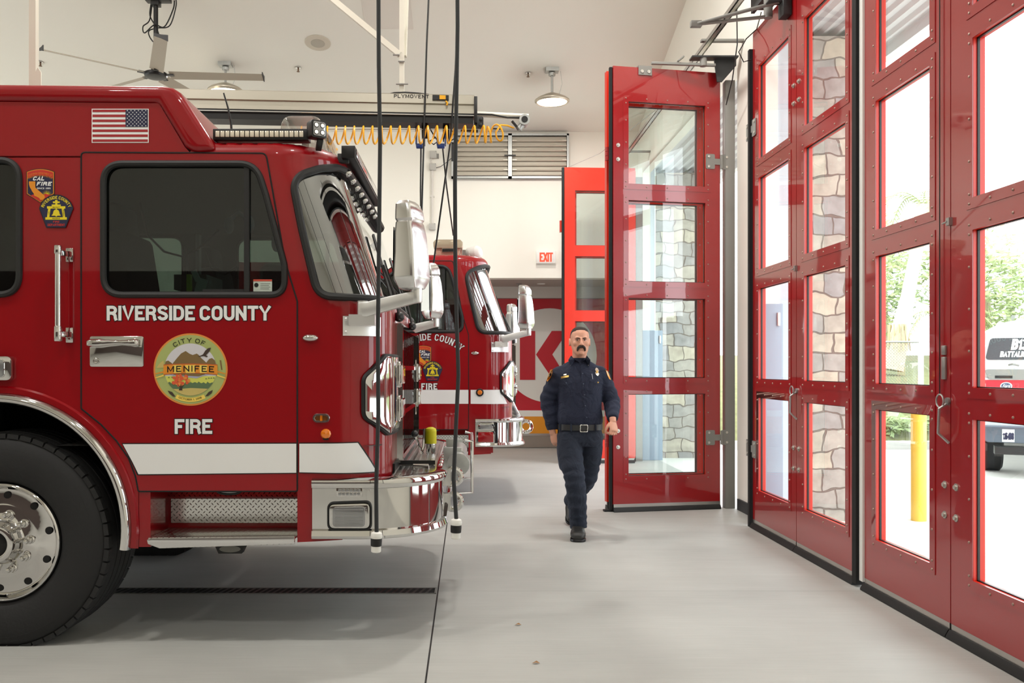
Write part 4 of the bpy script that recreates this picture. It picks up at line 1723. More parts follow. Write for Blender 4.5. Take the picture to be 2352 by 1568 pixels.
# --- wheels
def wheel(yo, sgn, x=T(-3, 1247)[0]):
    """yo: outer face, sgn: +1 inward is +Y."""
    z = T(0, 1247)[1]
    R = 0.562
    ax = (0, sgn, 0)
    o = Vector((x, yo, z))
    t_ = MB()
    pr = [(0.30, 0.05), (0.312, 0.02), (0.345, 0.0), (0.40, -0.012), (0.46, -0.014), (0.505, -0.004), (0.535, 0.015), (0.552, 0.04), (R, 0.07)]
    for h0 in (0.11, 0.175, 0.235, 0.30):
        pr += [(R, h0 - 0.006), (R - 0.014, h0 - 0.004), (R - 0.014, h0 + 0.004), (R, h0 + 0.006)]
    pr += [(R, 0.33), (0.54, 0.385), (0.46, 0.41), (0.36, 0.40), (0.30, 0.36)]
    t_.lathe(pr, o, ax, 72)
    u = Vector((1, 0, 0))
    for k in range(52):
        a = 2 * pi * k / 52
        for hh, ww, da in ((0.048, 0.085, 0.0), (0.36, 0.06, 0.03)):
            rd = Vector((cos(a + da), 0, sin(a + da)))
            tg = Vector((-sin(a + da), 0, cos(a + da)))
            t_.box(o + rd * (0.5445) + Vector((0, sgn * hh, 0)), (0.024, ww, 0.057), Matrix((rd, Vector((0, 1, 0)), tg)).transposed())
    # raised rings on the sidewall
    for rr in (0.345, 0.48):
        t_.tube([o + Vector((rr * cos(a), -sgn * 0.006 if rr > 0.4 else sgn * 0.004, rr * sin(a))) for a in [2 * pi * k / 60 for k in range(60)]], 0.004, 5, closed=True)
    t_.v = [Vector((v.x, v.y, max(v.z, 0.002))) for v in t_.v]
    w_ = t_.build('wheel', TYRE, E1, angle=50)
    r_ = MB()
    pr = [(0.292, 0.09), (0.300, 0.035), (0.306, 0.02), (0.302, 0.008), (0.292, 0.004), (0.284, 0.012), (0.280, 0.035), (0.272, 0.048), (0.262, 0.05), (0.190, 0.034), (0.178, 0.032), (0.118, 0.032), (0.112, 0.028), (0.104, 0.012), (0.098, -0.025), (0.092, -0.045), (0.072, -0.052), (0.064, -0.048), (0.06, -0.036)]
    r_.lathe(pr, o, ax, 64, cap=False)
    r_.build('rim', CHROME, w_, angle=50)
    for k in range(10):
        r_ = MB()
        a = 2 * pi * (k + 0.37) / 10
        rd = Vector((cos(a), 0, sin(a)))
        r_.lathe([(0.020, 0.0), (0.0195, 0.002), (0.017, 0.004)], o + rd * 0.238 + Vector((0, sgn * 0.0445, 0)), (0, -sgn * 1.0, 0), 18)
        r_.build('hand_hole', MATTE, w_)
    r_ = MB()
    r_.lathe([(0.061, 0), (0.05, 0.003), (0.03, 0.003)], o + Vector((0, sgn * -0.034, 0)), (0, -sgn, 0), 24)
    r_.build('hub_cap', MATTE, w_)
    for k in range(10):
        a = 2 * pi * (k + 0.12) / 10
        rd = Vector((cos(a), 0, sin(a)))
        r_ = MB()
        r_.lathe([(0.022, 0.0), (0.022, 0.008), (0.017, 0.012), (0.017, 0.034), (0.0135, 0.036), (0.0135, 0.05), (0.010, 0.058), (0.0, 0.062)], o + rd * 0.146 + Vector((0, sgn * 0.032, 0)), (0, -sgn, 0), 14)
        r_.build('lug_nut', CHROME, w_)


wheel(Y1 + 0.005, 1)
wheel(Y1 + TW - 0.005, -1)
m = MB()
m.bb(-5.6, -0.5, YC - 0.42, YC + 0.42, 0.55, 0.86)
m.cyl((T(-3, 1247)[0], Y1 + 0.35, 0.53), (T(-3, 1247)[0], Y1 + TW - 0.35, 0.53), 0.09, n=14)
m.bb(-3.2, -0.62, Y1 + 0.30, Y1 + TW - 0.30, 0.84, 1.0)
m.build('chassis', MATTE, E1)

# --- boarding steps
m = MB()
yb = Y1 + 0.27
m.bb(tx(318), tx(690), yb, yb + 0.02, tz(1258), tz(1120), mat=0)
m.bb(tx(318), tx(345), Y1 + 0.004, yb, tz(1256), tz(1125), mat=0)
m.bb(tx(684), tx(690), Y1 + 0.004, yb, tz(1245), tz(1128), mat=0)
stp = m.build('step_well', RED, E1)
m = MB()
m.add([(tx(352), yb - 0.003, z) for z in ()], [])
m.bb(tx(352), tx(683), yb - 0.005, yb, 0.585, 0.715)
m.bb(tx(330), tx(683), Y1 + 0.03, yb, tz(1126), tz(1126) + 0.004)
m.build('kick_plate', TREAD, stp)
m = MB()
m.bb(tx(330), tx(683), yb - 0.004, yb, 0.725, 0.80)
m.build('upper_kick_plate', diamond_plate('tread plate with painted red reflection', (120, 30, 30), 0.35, 36), stp)  # the dark red reflection is painted into this plate's colour
m = MB()
m.bb(tx(345), tx(680), Y1 - 0.03, yb - 0.01, 0.553, 0.562, mat=0)
m.prism([T(343, 1236), T(357, 1231), T(680, 1228), T(680, 1246), T(372, 1256), T(345, 1246)], Y1 - 0.036, Y1 - 0.02, 'xz', 1)
m.build('step', [TREAD, POLISH], stp, bevel=0.003)
m = MB()
c = Vector((tx(520), Y1 + 0.05, tz(1130)))
m.tube([c + Vector((0.062 * cos(a), 0.0, 0.018 * sin(a))) for a in [2 * pi * k / 24 for k in range(24)]], 0.006, 6, closed=True, mat=0)
m.add([c + Vector((0.06 * cos(a), 0.0, 0.016 * sin(a))) for a in [2 * pi * k / 24 for k in range(24)]], [tuple(range(24))], 1)
m.build('step_light', [BLACK, LENS], stp)
m = MB()
c = Vector((tx(521), Y1 + 0.06, tz(1266)))
m.prism([(c.x - 0.085, c.z + 0.03), (c.x + 0.085, c.z + 0.03), (c.x + 0.06, c.z - 0.024), (c.x - 0.06, c.z - 0.024)], c.y, c.y + 0.05, 'xz', 0)
m.add([c + Vector((0.055 * cos(a), -0.002, 0.017 * sin(a))) for a in [2 * pi * k / 24 for k in range(24)]], [tuple(range(24))], 1)
m.build('ground_light', [BLACK, mat('grey lens', (120, 118, 112), 0.3)], E1)

COMMON = list(E1.children)

# ================================================================== what only the near engine has
# raised roof
raised = [T(-413, 362), T(-413, 230), T(365, 237), T(425, 338), T(447, 362)]
for yy in (Y1, Y1 + TW):
    m = MB()
    m.flat([(x, z) for x, z in raised], yy, 'xz')
    m.build('raised_roof_side', RED, E1)
m = MB()
cap = [T(-413, 190), T(375, 197), T(397, 201), T(414, 212), T(430, 234), T(484, 318), T(500, 347), T(447, 352), T(425, 338), T(365, 237), T(-413, 229)]
m.prism(cap, Y1 - 0.02, Y1 + TW + 0.02, 'xz')
m.build('raised_roof', RED, E1, bevel=0.035, seg=4)
m = MB()
m.bb(-5.6, -3.4, Y1, Y1 + TW, 0.75, 2.75)
m.build('rear_body', RED, E1, bevel=0.03)

# roof lamps and antenna
m = MB()
m.bb(tx(482), tx(704), Y1 + 0.05, Y1 + 0.13, tz(315), tz(289), mat=0)
lb = m.build('side_light_bar', BLACK, E1, bevel=0.004)
for k in range(18):
    m = MB()
    x0 = tx(488) + (tx(694) - tx(488)) * k / 18
    m.bb(x0 + 0.002, x0 + 0.023, Y1 + 0.042, Y1 + 0.051, tz(309), tz(295))
    m.build('led', LEDS, lb, bevel=0.002)
m = MB()
fc = P(733, 296, Y1 + 0.02)
Rz = Matrix.Rotation(radians(35), 3, 'Z')
oct_ = rpoly([(-0.042, -0.045, 0.014), (0.042, -0.045, 0.014), (0.042, 0.045, 0.014), (-0.042, 0.045, 0.014)], 4)
k0 = MB()
k0.prism(oct_, 0, 0.06, 'xz', 0)
k0.prism([(a * 0.84, b * 0.84) for a, b in oct_], -0.004, 0, 'xz', 1)
for a, b in ((-0.017, -0.018), (0.017, -0.018), (-0.017, 0.018), (0.017, 0.018)):
    k0.lathe([(0.015, 0), (0.012, 0.002)], (a, -0.004, b), (0, -1, 0), 14, mat=2)
k0.v = [fc + Rz @ v for v in k0.v]
m = k0
m.bar(fc + Vector((0, 0.04, -0.04)), fc + Vector((-0.02, 0.09, -0.085)), 0.03, 0.02, mat=0)
m.build('flood_light', [BLACK, LENS, mat('led emitter', (240, 238, 230), 0.2, emit=((255, 250, 240), 0.5))], E1, bevel=0.003)
m = MB()
X0, X1_, ZD0, ZD1 = -1.03, -0.775, 2.60, 2.795
sec = lambda y, sx, sz: [Vector((x, y, z)) for x, z in rpoly([(X0 - 0.0, ZD0), (X0 + 0.02, ZD0 + (ZD1 - ZD0) * sz, 0.05), (X1_ - 0.03, ZD0 + (ZD1 - ZD0) * sz, 0.06), (X1_ + 0.01, ZD0)], 5)]
m.loft([sec(4.72, 0.9, 0.9), sec(4.75, 1, 1), sec(5.35, 1, 1), sec(5.40, 0.9, 0.85)])
lbar = m.build('roof_light_bar', glass('clear dome plastic', (246, 246, 244), 0.8, 0.22), E1, bevel=0.006)
m = MB()
m.bb(X0, X1_, 4.74, 6.9, 2.585, 2.605)
m.build('light_bar_base', BLACK, lbar)
for k in range(3):
    m = MB()
    m.box((-0.90, 4.85 + 0.2 * k, 2.68), (0.012, 0.16, 0.13), Matrix.Rotation(radians(25), 3, 'Z'))
    m.lathe([(0.03, 0), (0.05, 0.04)], (-0.86, 4.85 + 0.2 * k, 2.67), (0.6, -0.8, 0), 14)
    m.build('reflector', CHROME, lbar)
m = MB()
m.bb(-0.672, -0.60, 4.62, 6.02, 2.535, 2.60, mat=0)
m.bb(-0.60, -0.596, 4.66, 5.98, 2.545, 2.59, mat=1)
brow = m.build('brow_light_bar', [BLACK, LENS], E1, bevel=0.006)
for yb_ in (4.68, 5.96):
    m = MB()
    m.bb(-0.70, -0.64, yb_ - 0.015, yb_ + 0.015, 2.52, 2.57)
    m.build('bracket', DARK, brow, bevel=0.004)
for k in range(8):
    m = MB()
    yy = 4.72 + 0.19 * k
    o_ = Vector((-0.66, yy, 2.475))
    m.lathe([(0.022, 0), (0.022, 0.012), (0.012, 0.026), (0.0, 0.03)], o_, (1, 0, 0.1), 14)
    m.build('clearance_light', CHROME, E1)
m = MB()
m.tube([side(503, 300, -0.25), side(500, 250, -0.25), side(493, 215, -0.25), side(482, 178, -0.25)], [0.007, 0.006, 0.005, 0.004], 6)
m.build('antenna', BLACK, E1)

# bumper
BZ = [( -0.03, 0.548), (0.0, 0.550), (0.022, 0.556), (0.028, 0.57), (0.020, 0.596), (0.004, 0.603), (0.004, 0.806), (0.020, 0.813), (0.028, 0.836), (0.022, 0.852), (0.0, 0.861), (-0.04, 0.861)]


def bumper_path(x0, xa, R, yn, yf, n=14):
    pts = [(x0, yn, 0, -1), (xa, yn, 0, -1)]
    for k in range(1, n + 1):
        a = pi / 2 * k / n
        pts.append((xa + R * sin(a), yn + R - R * cos(a), sin(a), -cos(a)))
    for k in range(0, n + 1):
        a = pi / 2 * (1 - k / n)
        pts.append((xa + R * sin(a), yf - R + R * cos(a), sin(a), cos(a)))
    pts.append((x0, yf, 0, 1))
    return pts


def sweep(path, prof, m, mat=None):
    m.loft([[Vector((x + nx * d, y + ny * d, z)) for d, z in prof] for x, y, nx, ny in path], cap=False, closed=False, mat=mat)


m = MB()
bp = bumper_path(tx(718), -0.55, 0.41, Y1 - 0.008, Y1 + TW + 0.008)
sweep(bp, BZ, m)
bmp = m.build('bumper', CHROME, E1, angle=40)
m = MB()
inner = [(x - nx * 0.03, y - ny * 0.03) for x, y, nx, ny in bp if x > -0.56]
inner = [(-0.40, Y1 + 0.03)] + [p for p in inner if p[0] > -0.40] + [(-0.40, Y1 + TW - 0.03)]
m.flat(inner, 0.858, 'xy')
m.build('tray_tread_plate', TREAD, bmp)
m = MB()
m.bb(-0.445, -0.398, Y1 + 0.30, Y1 + TW - 0.30, 0.70, 0.90, mat=1)
m.bb(-0.38, -0.20, Y1 + 0.62, YC + 0.6, 0.859, 0.866, mat=0)
m.bb(-0.40, -0.19, Y1 + 0.60, Y1 + 0.625, 0.862, 0.885, mat=1)
for k in range(5):
    m.bar((-0.36 + k * 0.035, Y1 + 0.66, 0.868), (-0.36 + k * 0.035, YC + 0.55, 0.868), 0.012, 0.006, mat=2)
m.build('tray_hatch', [ALU, BLACK, POLISH], bmp)
m = MB()
m.tube([(-0.30, Y1 + 0.36, 0.86), (-0.30, Y1 + 0.36, 0.885), (-0.22, Y1 + 0.36, 0.885), (-0.22, Y1 + 0.36, 0.86)], 0.008, 6)
m.bb(-0.30, -0.22, Y1 + 0.34, Y1 + 0.38, 0.872, 0.89)
m.build('hatch_latch', CHROME, bmp)
m = MB()
m.bb(-0.172, -0.145, Y1 + 0.46, YC + 0.75, 0.859, 0.866, mat=0)
for k in range(8):
    m.lathe([(0.012, 0), (0.01, 0.006), (0.003, 0.009)], (-0.158, Y1 + 0.55 + 0.16 * k, 0.866), (0, 0, 1), 10, mat=1)
m.build('riveted_strip', [RED, CHROME], bmp)
m = MB()
m.prism(rpoly([(*P(757, 1156, 4.43).xz, 0.03), (*P(851, 1153, 4.43).xz, 0.03), (*P(851, 1212, 4.43).xz, 0.03), (*P(757, 1212, 4.43).xz, 0.03)], 5), Y1 - 0.03, Y1 + 0.02, 'xz', 0)
fo = m.build('bumper_light', [CHROME], bmp, bevel=0.008)
m = MB()
m.prism(rpoly([(*P(766, 1162, 4.43).xz, 0.02), (*P(840, 1160, 4.43).xz, 0.02), (*P(840, 1207, 4.43).xz, 0.02), (*P(766, 1207, 4.43).xz, 0.02)], 5), Y1 - 0.038, Y1 - 0.028, 'xz', 0)
for k in range(5):
    z = P(0, 1168 + 8.5 * k, 4.43).z
    m.bb(tx(772), tx(836), Y1 - 0.041, Y1 - 0.038, z - 0.003, z + 0.003)
m.build('lens', LENS, fo, bevel=0.004)
m = MB()
m.tube([Vector((a, Y1 - 0.02, b)) for a, b in rpoly([(*P(755, 1154, 4.43).xz, 0.03), (*P(853, 1151, 4.43).xz, 0.03), (*P(853, 1214, 4.43).xz, 0.03), (*P(755, 1214, 4.43).xz, 0.03)], 5)], 0.006, 6, closed=True)
m.build('gasket', RUBBER, fo)
m = MB()
m.bb(tx(774), tx(834), Y1 - 0.026, Y1 + 0.02, tz(1139), tz(1117), mat=0)
for r in range(2):
    for k in range(6):
        x0 = tx(778) + (tx(830) - tx(778)) * k / 6
        z0 = tz(1136) + r * 0.019
        m.bb(x0 + 0.001, x0 + 0.018, Y1 - 0.030, Y1 - 0.026, z0, z0 + 0.016, mat=1)
m.build('bumper_marker', [CHROME, LENS], bmp, bevel=0.002)
# winch, hooks and plumbing in front of the bumper
m = MB()
wx, wy, wz_ = -0.06, YC - 0.05, 0.86
m.cyl((wx, wy - 0.30, wz_), (wx, wy + 0.30, wz_), 0.055, n=18)
m.bb(wx - 0.09, wx + 0.02, wy - 0.34, wy - 0.30, wz_ - 0.13, wz_ + 0.075)
m.bb(wx - 0.09, wx + 0.02, wy + 0.30, wy + 0.34, wz_ - 0.13, wz_ + 0.075)
m.cyl((wx, wy - 0.42, wz_ - 0.02), (wx, wy - 0.34, wz_ - 0.02), 0.07, n=20)
m.build('winch', STEEL, bmp, bevel=0.004)
m = MB()
m.tube([(-0.02, wy - 0.34, 0.98), (0.025, wy - 0.34, 0.97), (0.025, wy - 0.34, 0.66), (-0.12, wy - 0.34, 0.65)], 0.01, 8)
m.tube([(-0.02, wy + 0.34, 0.98), (0.025, wy + 0.34, 0.97), (0.025, wy + 0.34, 0.66), (-0.12, wy + 0.34, 0.65)], 0.01, 8)
m.tube([(0.025, wy - 0.34, 0.97), (0.025, wy + 0.34, 0.97)], 0.01, 8)
m.tube([(0.025, wy - 0.34, 0.66), (0.025, wy + 0.34, 0.66)], 0.01, 8)
m.build('winch_guard', POLISH, bmp)
for zc in (0.79, 0.645):
    m = MB()
    c = Vector((-0.085, Y1 + 0.62, zc))
    m.tube([c + Vector((0.045 * cos(a), 0, 0.045 * sin(a))) for a in [2 * pi * k / 20 for k in range(20)]], 0.016, 8, closed=True)
    m.bb(-0.14, -0.10, c.y - 0.02, c.y + 0.02, zc - 0.05, zc + 0.05)
    m.build('tow_eye', CHROME, bmp)
m = MB()
m.cyl((-0.24, YC - 0.1, 0.86), (-0.24, YC - 0.1, 0.935), 0.03, 0.03, n=18, mat=1)
m.cyl((-0.24, YC - 0.1, 0.935), (-0.24, YC - 0.1, 1.015), 0.037, 0.037, n=18, mat=0)
m.lathe([(0.037, 0.0), (0.033, 0.015), (0.016, 0.024), (0.0, 0.026)], (-0.24, YC - 0.1, 1.015), (0, 0, 1), 18, mat=0)
m.build('hose_cap', [mat('hose cap yellow', (206, 196, 20), 0.6), CHROME], bmp)
m = MB()
m.tube([(-0.29, YC - 0.12, 0.87), (-0.338, YC - 0.14, 0.99)], 0.008, 8, mat=0)
m.ell((-0.342, YC - 0.142, 1.0), 0.022, 14, 10, mat=1)
m.tube([(-0.30, YC - 0.12, 0.87), (-0.285, YC - 0.11, 0.92), (-0.28, YC - 0.1, 1.03)], 0.009, 6, mat=0)
m.build('valve_lever', [CHROME, BLACK], bmp)


# ------------------------------------------------------------------ stripes and lettering
def P2(dy=0.003):
    return lambda px, py: side(px, py, dy)


def skin_patch(poly_px, off, m, mat=None, grid=0.05):
    pw = [unproj(*p) for p in poly_px]
    V, Tr = fill(resample(pw, 0.02), [], grid, EXTRA)

    m.add([SF(w, z, off) for w, z in V], Tr, mat)


m = MB()
skin_patch([(280, 1017), (681, 1016), (681, 1087), (316, 1091), (302, 1060)], 0.0042, m, 1)
skin_patch([(283, 1019.5), (681, 1018.5), (681, 1085), (319, 1088.5), (305, 1060)], 0.0052, m, 0)
skin_patch([(688, 1016), (823, 1014), (868, 1084), (688, 1086)], 0.0042, m, 1)
skin_patch([(688, 1018.5), (821, 1016.5), (863, 1082), (688, 1084)], 0.0052, m, 0)
m.build('white_stripe', [STRIPE, BLACK], E1)
FLIP = lambda d: (lambda x, y: side(x, -y, d))
for tx_, (x0, x1, y0, y1_) in (('RIVERSIDE COUNTY', (246, 622, -736, -702)), ('FIRE', (402, 488, -996, -962))):
    m = MB()
    stroke_text(m, tx_, x0, x1, y0, y1_, FLIP(0.0036), 0.21, 1, grow=0.10)
    stroke_text(m, tx_, x0, x1, y0, y1_, FLIP(0.0046), 0.21, 0)
    m.build('lettering', [STRIPE, BLACK], dnear)

# flag
m = MB()
fx0, fx1, fy0, fy1 = 213, 340, 252, 326
quad = lambda a, b, c, d, off, mt: m.add([side(a, b, off), side(c, b, off), side(c, d, off), side(a, d, off)], [(0, 1, 2, 3)], mt)
quad(fx0 - 2, fy0 - 2, fx1 + 2, fy1 + 2, 0.002, 0)
hs = (fy1 - fy0) / 13
for k in range(0, 13, 2):
    quad(fx0, fy0 + k * hs, fx1, fy0 + (k + 1) * hs, 0.003, 1)
cx0 = 289
quad(cx0, fy0, fx1, fy0 + 7 * hs, 0.004, 2)
for r in range(9):
    for k in range(6 if r % 2 == 0 else 5):
        xx = cx0 + (fx1 - cx0) * ((k + 0.5) / 6 if r % 2 == 0 else (k + 1) / 6)
        yy = fy0 + 7 * hs * (r + 0.6) / 9.2
        star = []
        for q in range(10):
            rr = 1.9 if q % 2 == 0 else 0.8
            a = -pi / 2 + q * pi / 5
            star.append(side(xx + rr * cos(a), yy + rr * sin(a), 0.005))
        m.add(star, [tuple(range(10))], 0)
m.build('flag_decal', [STRIPE, mat('flag red', (160, 36, 42), 0.4), NAVY], E1)


# badges, drawn in the pixel grid of a close crop and mapped by 'place'
def shield(m, place):
    """materials: 0 black, 1 orange, 2 red, 3 navy, 4 white, 5 yellow-orange"""
    def pg(pts, off, mt):
        m.add([place(x, y, off) for x, y in pts], [tuple(range(len(pts)))], mt)

    def arcpts(x0, x1, ye, yt, n=12):
        return [(x0 + (x1 - x0) * k / n, ye - (ye - yt) * (1 - (2 * k / n - 1) ** 2)) for k in range(n + 1)]
    pg(arcpts(190, 795, 225, 158) + [(795, 700), (490, 890), (190, 700)], 0.0012, 0)
    pg(arcpts(205, 778, 232, 172) + [(778, 692), (490, 876), (205, 692)], 0.0020, 1)
    pg(arcpts(222, 760, 245, 188) + [(760, 683), (490, 858), (222, 683)], 0.0028, 3)
    pg(arcpts(222, 760, 245, 188) + list(reversed(arcpts(222, 760, 365, 302))), 0.0036, 2)
    pg([(285, 735), (345, 705), (420, 740), (545, 720), (600, 690), (690, 715), (735, 700), (490, 858), (290, 740)], 0.0036, 2)
    for k in range(11):
        a = pi * (k + 0.5) / 11
        c = (630, 710)
        pg([(c[0] + 40 * cos(a - 0.12), c[1] - 30 * sin(a - 0.12)), (c[0] + 112 * cos(a), c[1] - 105 * sin(a)), (c[0] + 40 * cos(a + 0.12), c[1] - 30 * sin(a + 0.12))], 0.0034, 5)
    pg(ngon((630, 708), (52, 42), 20), 0.0034, 5)
    pg([(252, 432), (388, 432), (388, 560), (430, 600), (585, 735), (592, 780), (545, 822), (495, 822), (470, 785), (405, 750), (370, 740), (355, 690), (318, 640), (300, 600), (275, 560), (255, 500)], 0.0044, 1)
    f2 = lambda d: (lambda x, y: place(x, -y, d))
    stroke_text(m, 'CAL', 330, 570, -415, -325, f2(0.0046), 0.25, 4, shear=0.3)
    stroke_text(m, 'FIRE', 408, 725, -525, -440, f2(0.0046), 0.25, 4, shear=0.3)
    text_fit(m, 'SINCE 1885', 425, 712, -596, -562, f2(0.0046), 0.02, 4)
    f3 = lambda d: (lambda x, y: place(x, -y, d))
    text_arc(m, 'CALIFORNIA DEPARTMENT OF', (490, -900), 625, 114, 67, 34, f3(0.0046), 0.0, 1)
    text_arc(m, 'FORESTRY & FIRE PROTECTION', (490, -900), 572, 116, 64, 34, f3(0.0046), 0.0, 1)


def county(m, place, base=0.0046):
    """materials: 3 navy, 0 black, 5 yellow, 2 red"""
    def pg(pts, off, mt):
        m.add([place(x, y, base + off) for x, y in pts], [tuple(range(len(pts)))], mt)
    c = (835, 1080)
    top = [(835 + 372 * cos(radians(a)), 1082 - 372 * sin(radians(a))) for a in range(165, 14, -6)]
    pg(top + [(1195, 1010), (1035, 1415), (620, 1415), (470, 1010)], 0.0006, 0)
    top = [(835 + 358 * cos(radians(a)), 1082 - 358 * sin(radians(a))) for a in range(163, 16, -6)]
    pg(top + [(1180, 1012), (1026, 1402), (630, 1402), (486, 1012)], 0.0012, 3)
    R_ = lambda x0, y0, x1, y1_, mt=5: pg([(x0, y0), (x1, y0), (x1, y1_), (x0, y1_)], 0.0020, mt)
    R_(605, 1192, 1060, 1244)
    R_(640, 960, 1028, 1010)
    R_(740, 922, 930, 960)
    R_(815, 895, 860, 922)
    R_(765, 858, 908, 893)
    R_(812, 828, 862, 858)
    pg([(665, 1010), (715, 1010), (690, 1192), (640, 1192)], 0.0020, 5)
    pg([(950, 1010), (1000, 1010), (1025, 1192), (975, 1192)], 0.0020, 5)
    pg([(825, 1010), (850, 1010), (850, 1030), (880, 1042), (898, 1075), (910, 1130), (930, 1145), (930, 1160), (740, 1160), (740, 1145), (762, 1130), (775, 1075), (792, 1042), (825, 1030)], 0.0022, 5)
    pg(ngon((837, 1164), (20, 14), 12), 0.0021, 5)
    f2 = lambda d: (lambda x, y: place(x, -y, base + d))
    stroke_arc(m, 'RIVERSIDE COUNTY', (835, -1085), 278, 160, 20, 66, f2(0.0022), 0.18, 5)
    stroke_text(m, 'FIRE', 770, 905, -1310, -1268, f2(0.0022), 0.18, 2)
    stroke_text(m, 'DEPARTMENT', 655, 1020, -1378, -1330, f2(0.0022), 0.18, 2)
    text_fit(m, 'PROTECT', 760, 910, -1000, -970, f2(0.0026), 0.0, 0)
    text_fit(m, 'PRESERVE', 752, 915, -1232, -1204, f2(0.0026), 0.0, 0)
    text_fit(m, 'LIFE', 1068, 1130, -692, -668, lambda x, y: place(-y, 2200 - x, base + 0.0026), 0.0, 0)
    text_fit(m, 'PROPERTY', 1030, 1180, 972, 1000, lambda x, y: place(y, x, base + 0.0026), 0.0, 0)


BADGE = [BLACK, ORANGE, mat('badge red', (196, 50, 38), 0.4), NAVY, STRIPE, YELLOW]
cr = lambda x, y, off: side(40 + x / 9.225, 370 + y / 9.225, off)
m = MB()
shield(m, cr)
m.build('shield_decal', BADGE, E1)
m = MB()
county(m, cr)
m.build('county_decal', BADGE, E1)

# city seal (crop grid of the seal)
m = MB()
sp = lambda x, y, off: side(320 + x / 7.13, 740 + y / 7.13, 0.0035 + off)
SEALM = [mat('seal orange rim', (222, 138, 62), 0.4), mat('seal green', (166, 176, 106), 0.45), mat('seal sky', (206, 204, 208), 0.45), mat('seal brown', (122, 98, 58), 0.5),
         mat('seal dark brown', (62, 48, 38), 0.5), mat('seal ribbon orange', (222, 140, 40), 0.45), mat('seal ribbon yellow', (238, 206, 92), 0.45), mat('seal field', (204, 206, 92), 0.5),
         mat('seal bush green', (88, 112, 78), 0.5), mat('seal leaf red', (214, 88, 50), 0.5), BLACK, mat('seal tan', (196, 176, 104), 0.5), mat('seal lake', (160, 162, 186), 0.5), mat('seal rust', (190, 92, 40), 0.5)]


def sg(pts, off, mt):
    m.add([sp(x, y, off) for x, y in pts], [tuple(range(len(pts)))], mt)


SC_ = (843, 772)
sg(ngon(SC_, (607, 592), 72), 0.0, 0)
sg(ngon(SC_, (578, 564), 72), 0.0008, 1)
IN = ngon(SC_, (428, 426), 72)
sg(IN, 0.0016, 2)


def clipc(pts, step=12):
    """keeps an outline inside the inner disc"""
    out = []
    for x, y in resample(pts, step):
        dx, dy = (x - SC_[0]) / 426, (y - SC_[1]) / 424
        d = sqrt(dx * dx + dy * dy)
        out.append((x, y) if d <= 1 else (SC_[0] + dx / d * 426, SC_[1] + dy / d * 424))
    return out


def clipfill(pts, off, mt):
    V, Tr = fill(clipc(pts))
    m.add([sp(x, y, off) for x, y in V], Tr, mt)


clipfill([(555, 670), (620, 590), (690, 510), (765, 470), (830, 515), (880, 535), (945, 512), (975, 530), (1020, 585), (1105, 662), (1105, 690), (555, 690)], 0.0024, 3)
clipfill([(405, 650), (480, 626), (545, 672), (545, 700), (400, 700)], 0.0026, 3)
clipfill([(1105, 655), (1150, 600), (1195, 585), (1240, 620), (1300, 640), (1300, 700), (1105, 700)], 0.0026, 3)
clipfill([(400, 880), (1290, 880), (1290, 1000), (1200, 1240), (500, 1240)], 0.0020, 7)
clipfill([(480, 850), (1240, 850), (1150, 855), (1020, 890), (940, 918), (800, 900), (700, 880), (560, 872)], 0.0026, 12)
clipfill([(560, 840), (1060, 840), (1090, 850), (980, 885), (700, 870), (570, 858)], 0.0028, 3)
bush = [(430, 960)]
random.seed(3)
for k in range(40):
    bush.append((450 + k * 21, 985 + 14 * sin(k * 1.9) + random.uniform(-10, 10)))
bush += [(1290, 980), (1250, 1090), (450, 1090)]
clipfill(bush, 0.0026, 8)
clipfill([(440, 1085), (640, 1092), (850, 1074), (1150, 1088), (1250, 1080), (1150, 1230), (850, 1300), (520, 1230)], 0.0030, 11)
# ribbon
rb = lambda y0, sag: [(x, y0 - sag * (1 - ((x - 843) / 440) ** 2)) for x in [405 + 880 * k / 16 for k in range(17)]]
for a, b, mt, off in ((690, 862, 13, 0.0036), (706, 850, 5, 0.0040)):
    up = [(x, a - 16 * (1 - ((x - 843) / 440) ** 2)) for x in [405 + 880 * k / 16 for k in range(17)]]
    dn = [(x, b - 26 * (1 - ((x - 843) / 440) ** 2)) for x in [400 + 890 * k / 16 for k in range(17)]]
    sg(up + list(reversed(dn)), off, mt)
for x0, x1 in ((560, 700), (760, 930), (990, 1120)):
    sg([(x0, 700), (x1, 698), (x1 - 10, 828), (x0 + 10, 830)], 0.0042, 6)
sg([(265, 905), (405, 855), (410, 880), (272, 915)], 0.0038, 6)
sg([(270, 835), (405, 800), (410, 822), (275, 850)], 0.0038, 5)
sg([(1280, 855), (1420, 905), (1415, 920), (1280, 880)], 0.0038, 6)
sg([(1285, 795), (1415, 835), (1412, 850), (1285, 815)], 0.0038, 5)
sg([(285, 745), (345, 665), (400, 625), (412, 690), (405, 745)], 0.0020, 11)
sg([(1320, 620), (1345, 620), (1368, 780), (1345, 780)], 0.0020, 3)
f2 = lambda d: (lambda x, y: sp(x, -y, d))
stroke_text(m, 'MENIFEE', 462, 1236, -812, -712, lambda x, y: sp(x, -y - 12 * (1 - ((x - 843) / 400) ** 2) + 8, 0.0048), 0.17, 10, gap=0.2)
stroke_arc(m, 'CITY OF', (843, -772), 442, 126, 60, 74, f2(0.0030), 0.15, 10, gap=0.16)
text_arc(m, 'OCTOBER 1, 2008', (843, -772), 505, 247, 292, 30, f2(0.0034), 0.0, 10, inward=True)
lb_ = [(843 + r * cos(radians(a)), 772 - r * sin(radians(a))) for r, aa in ((530, range(242, 299, 4)), (462, range(298, 241, -4))) for a in aa]
sg(lb_, 0.0024, 6)
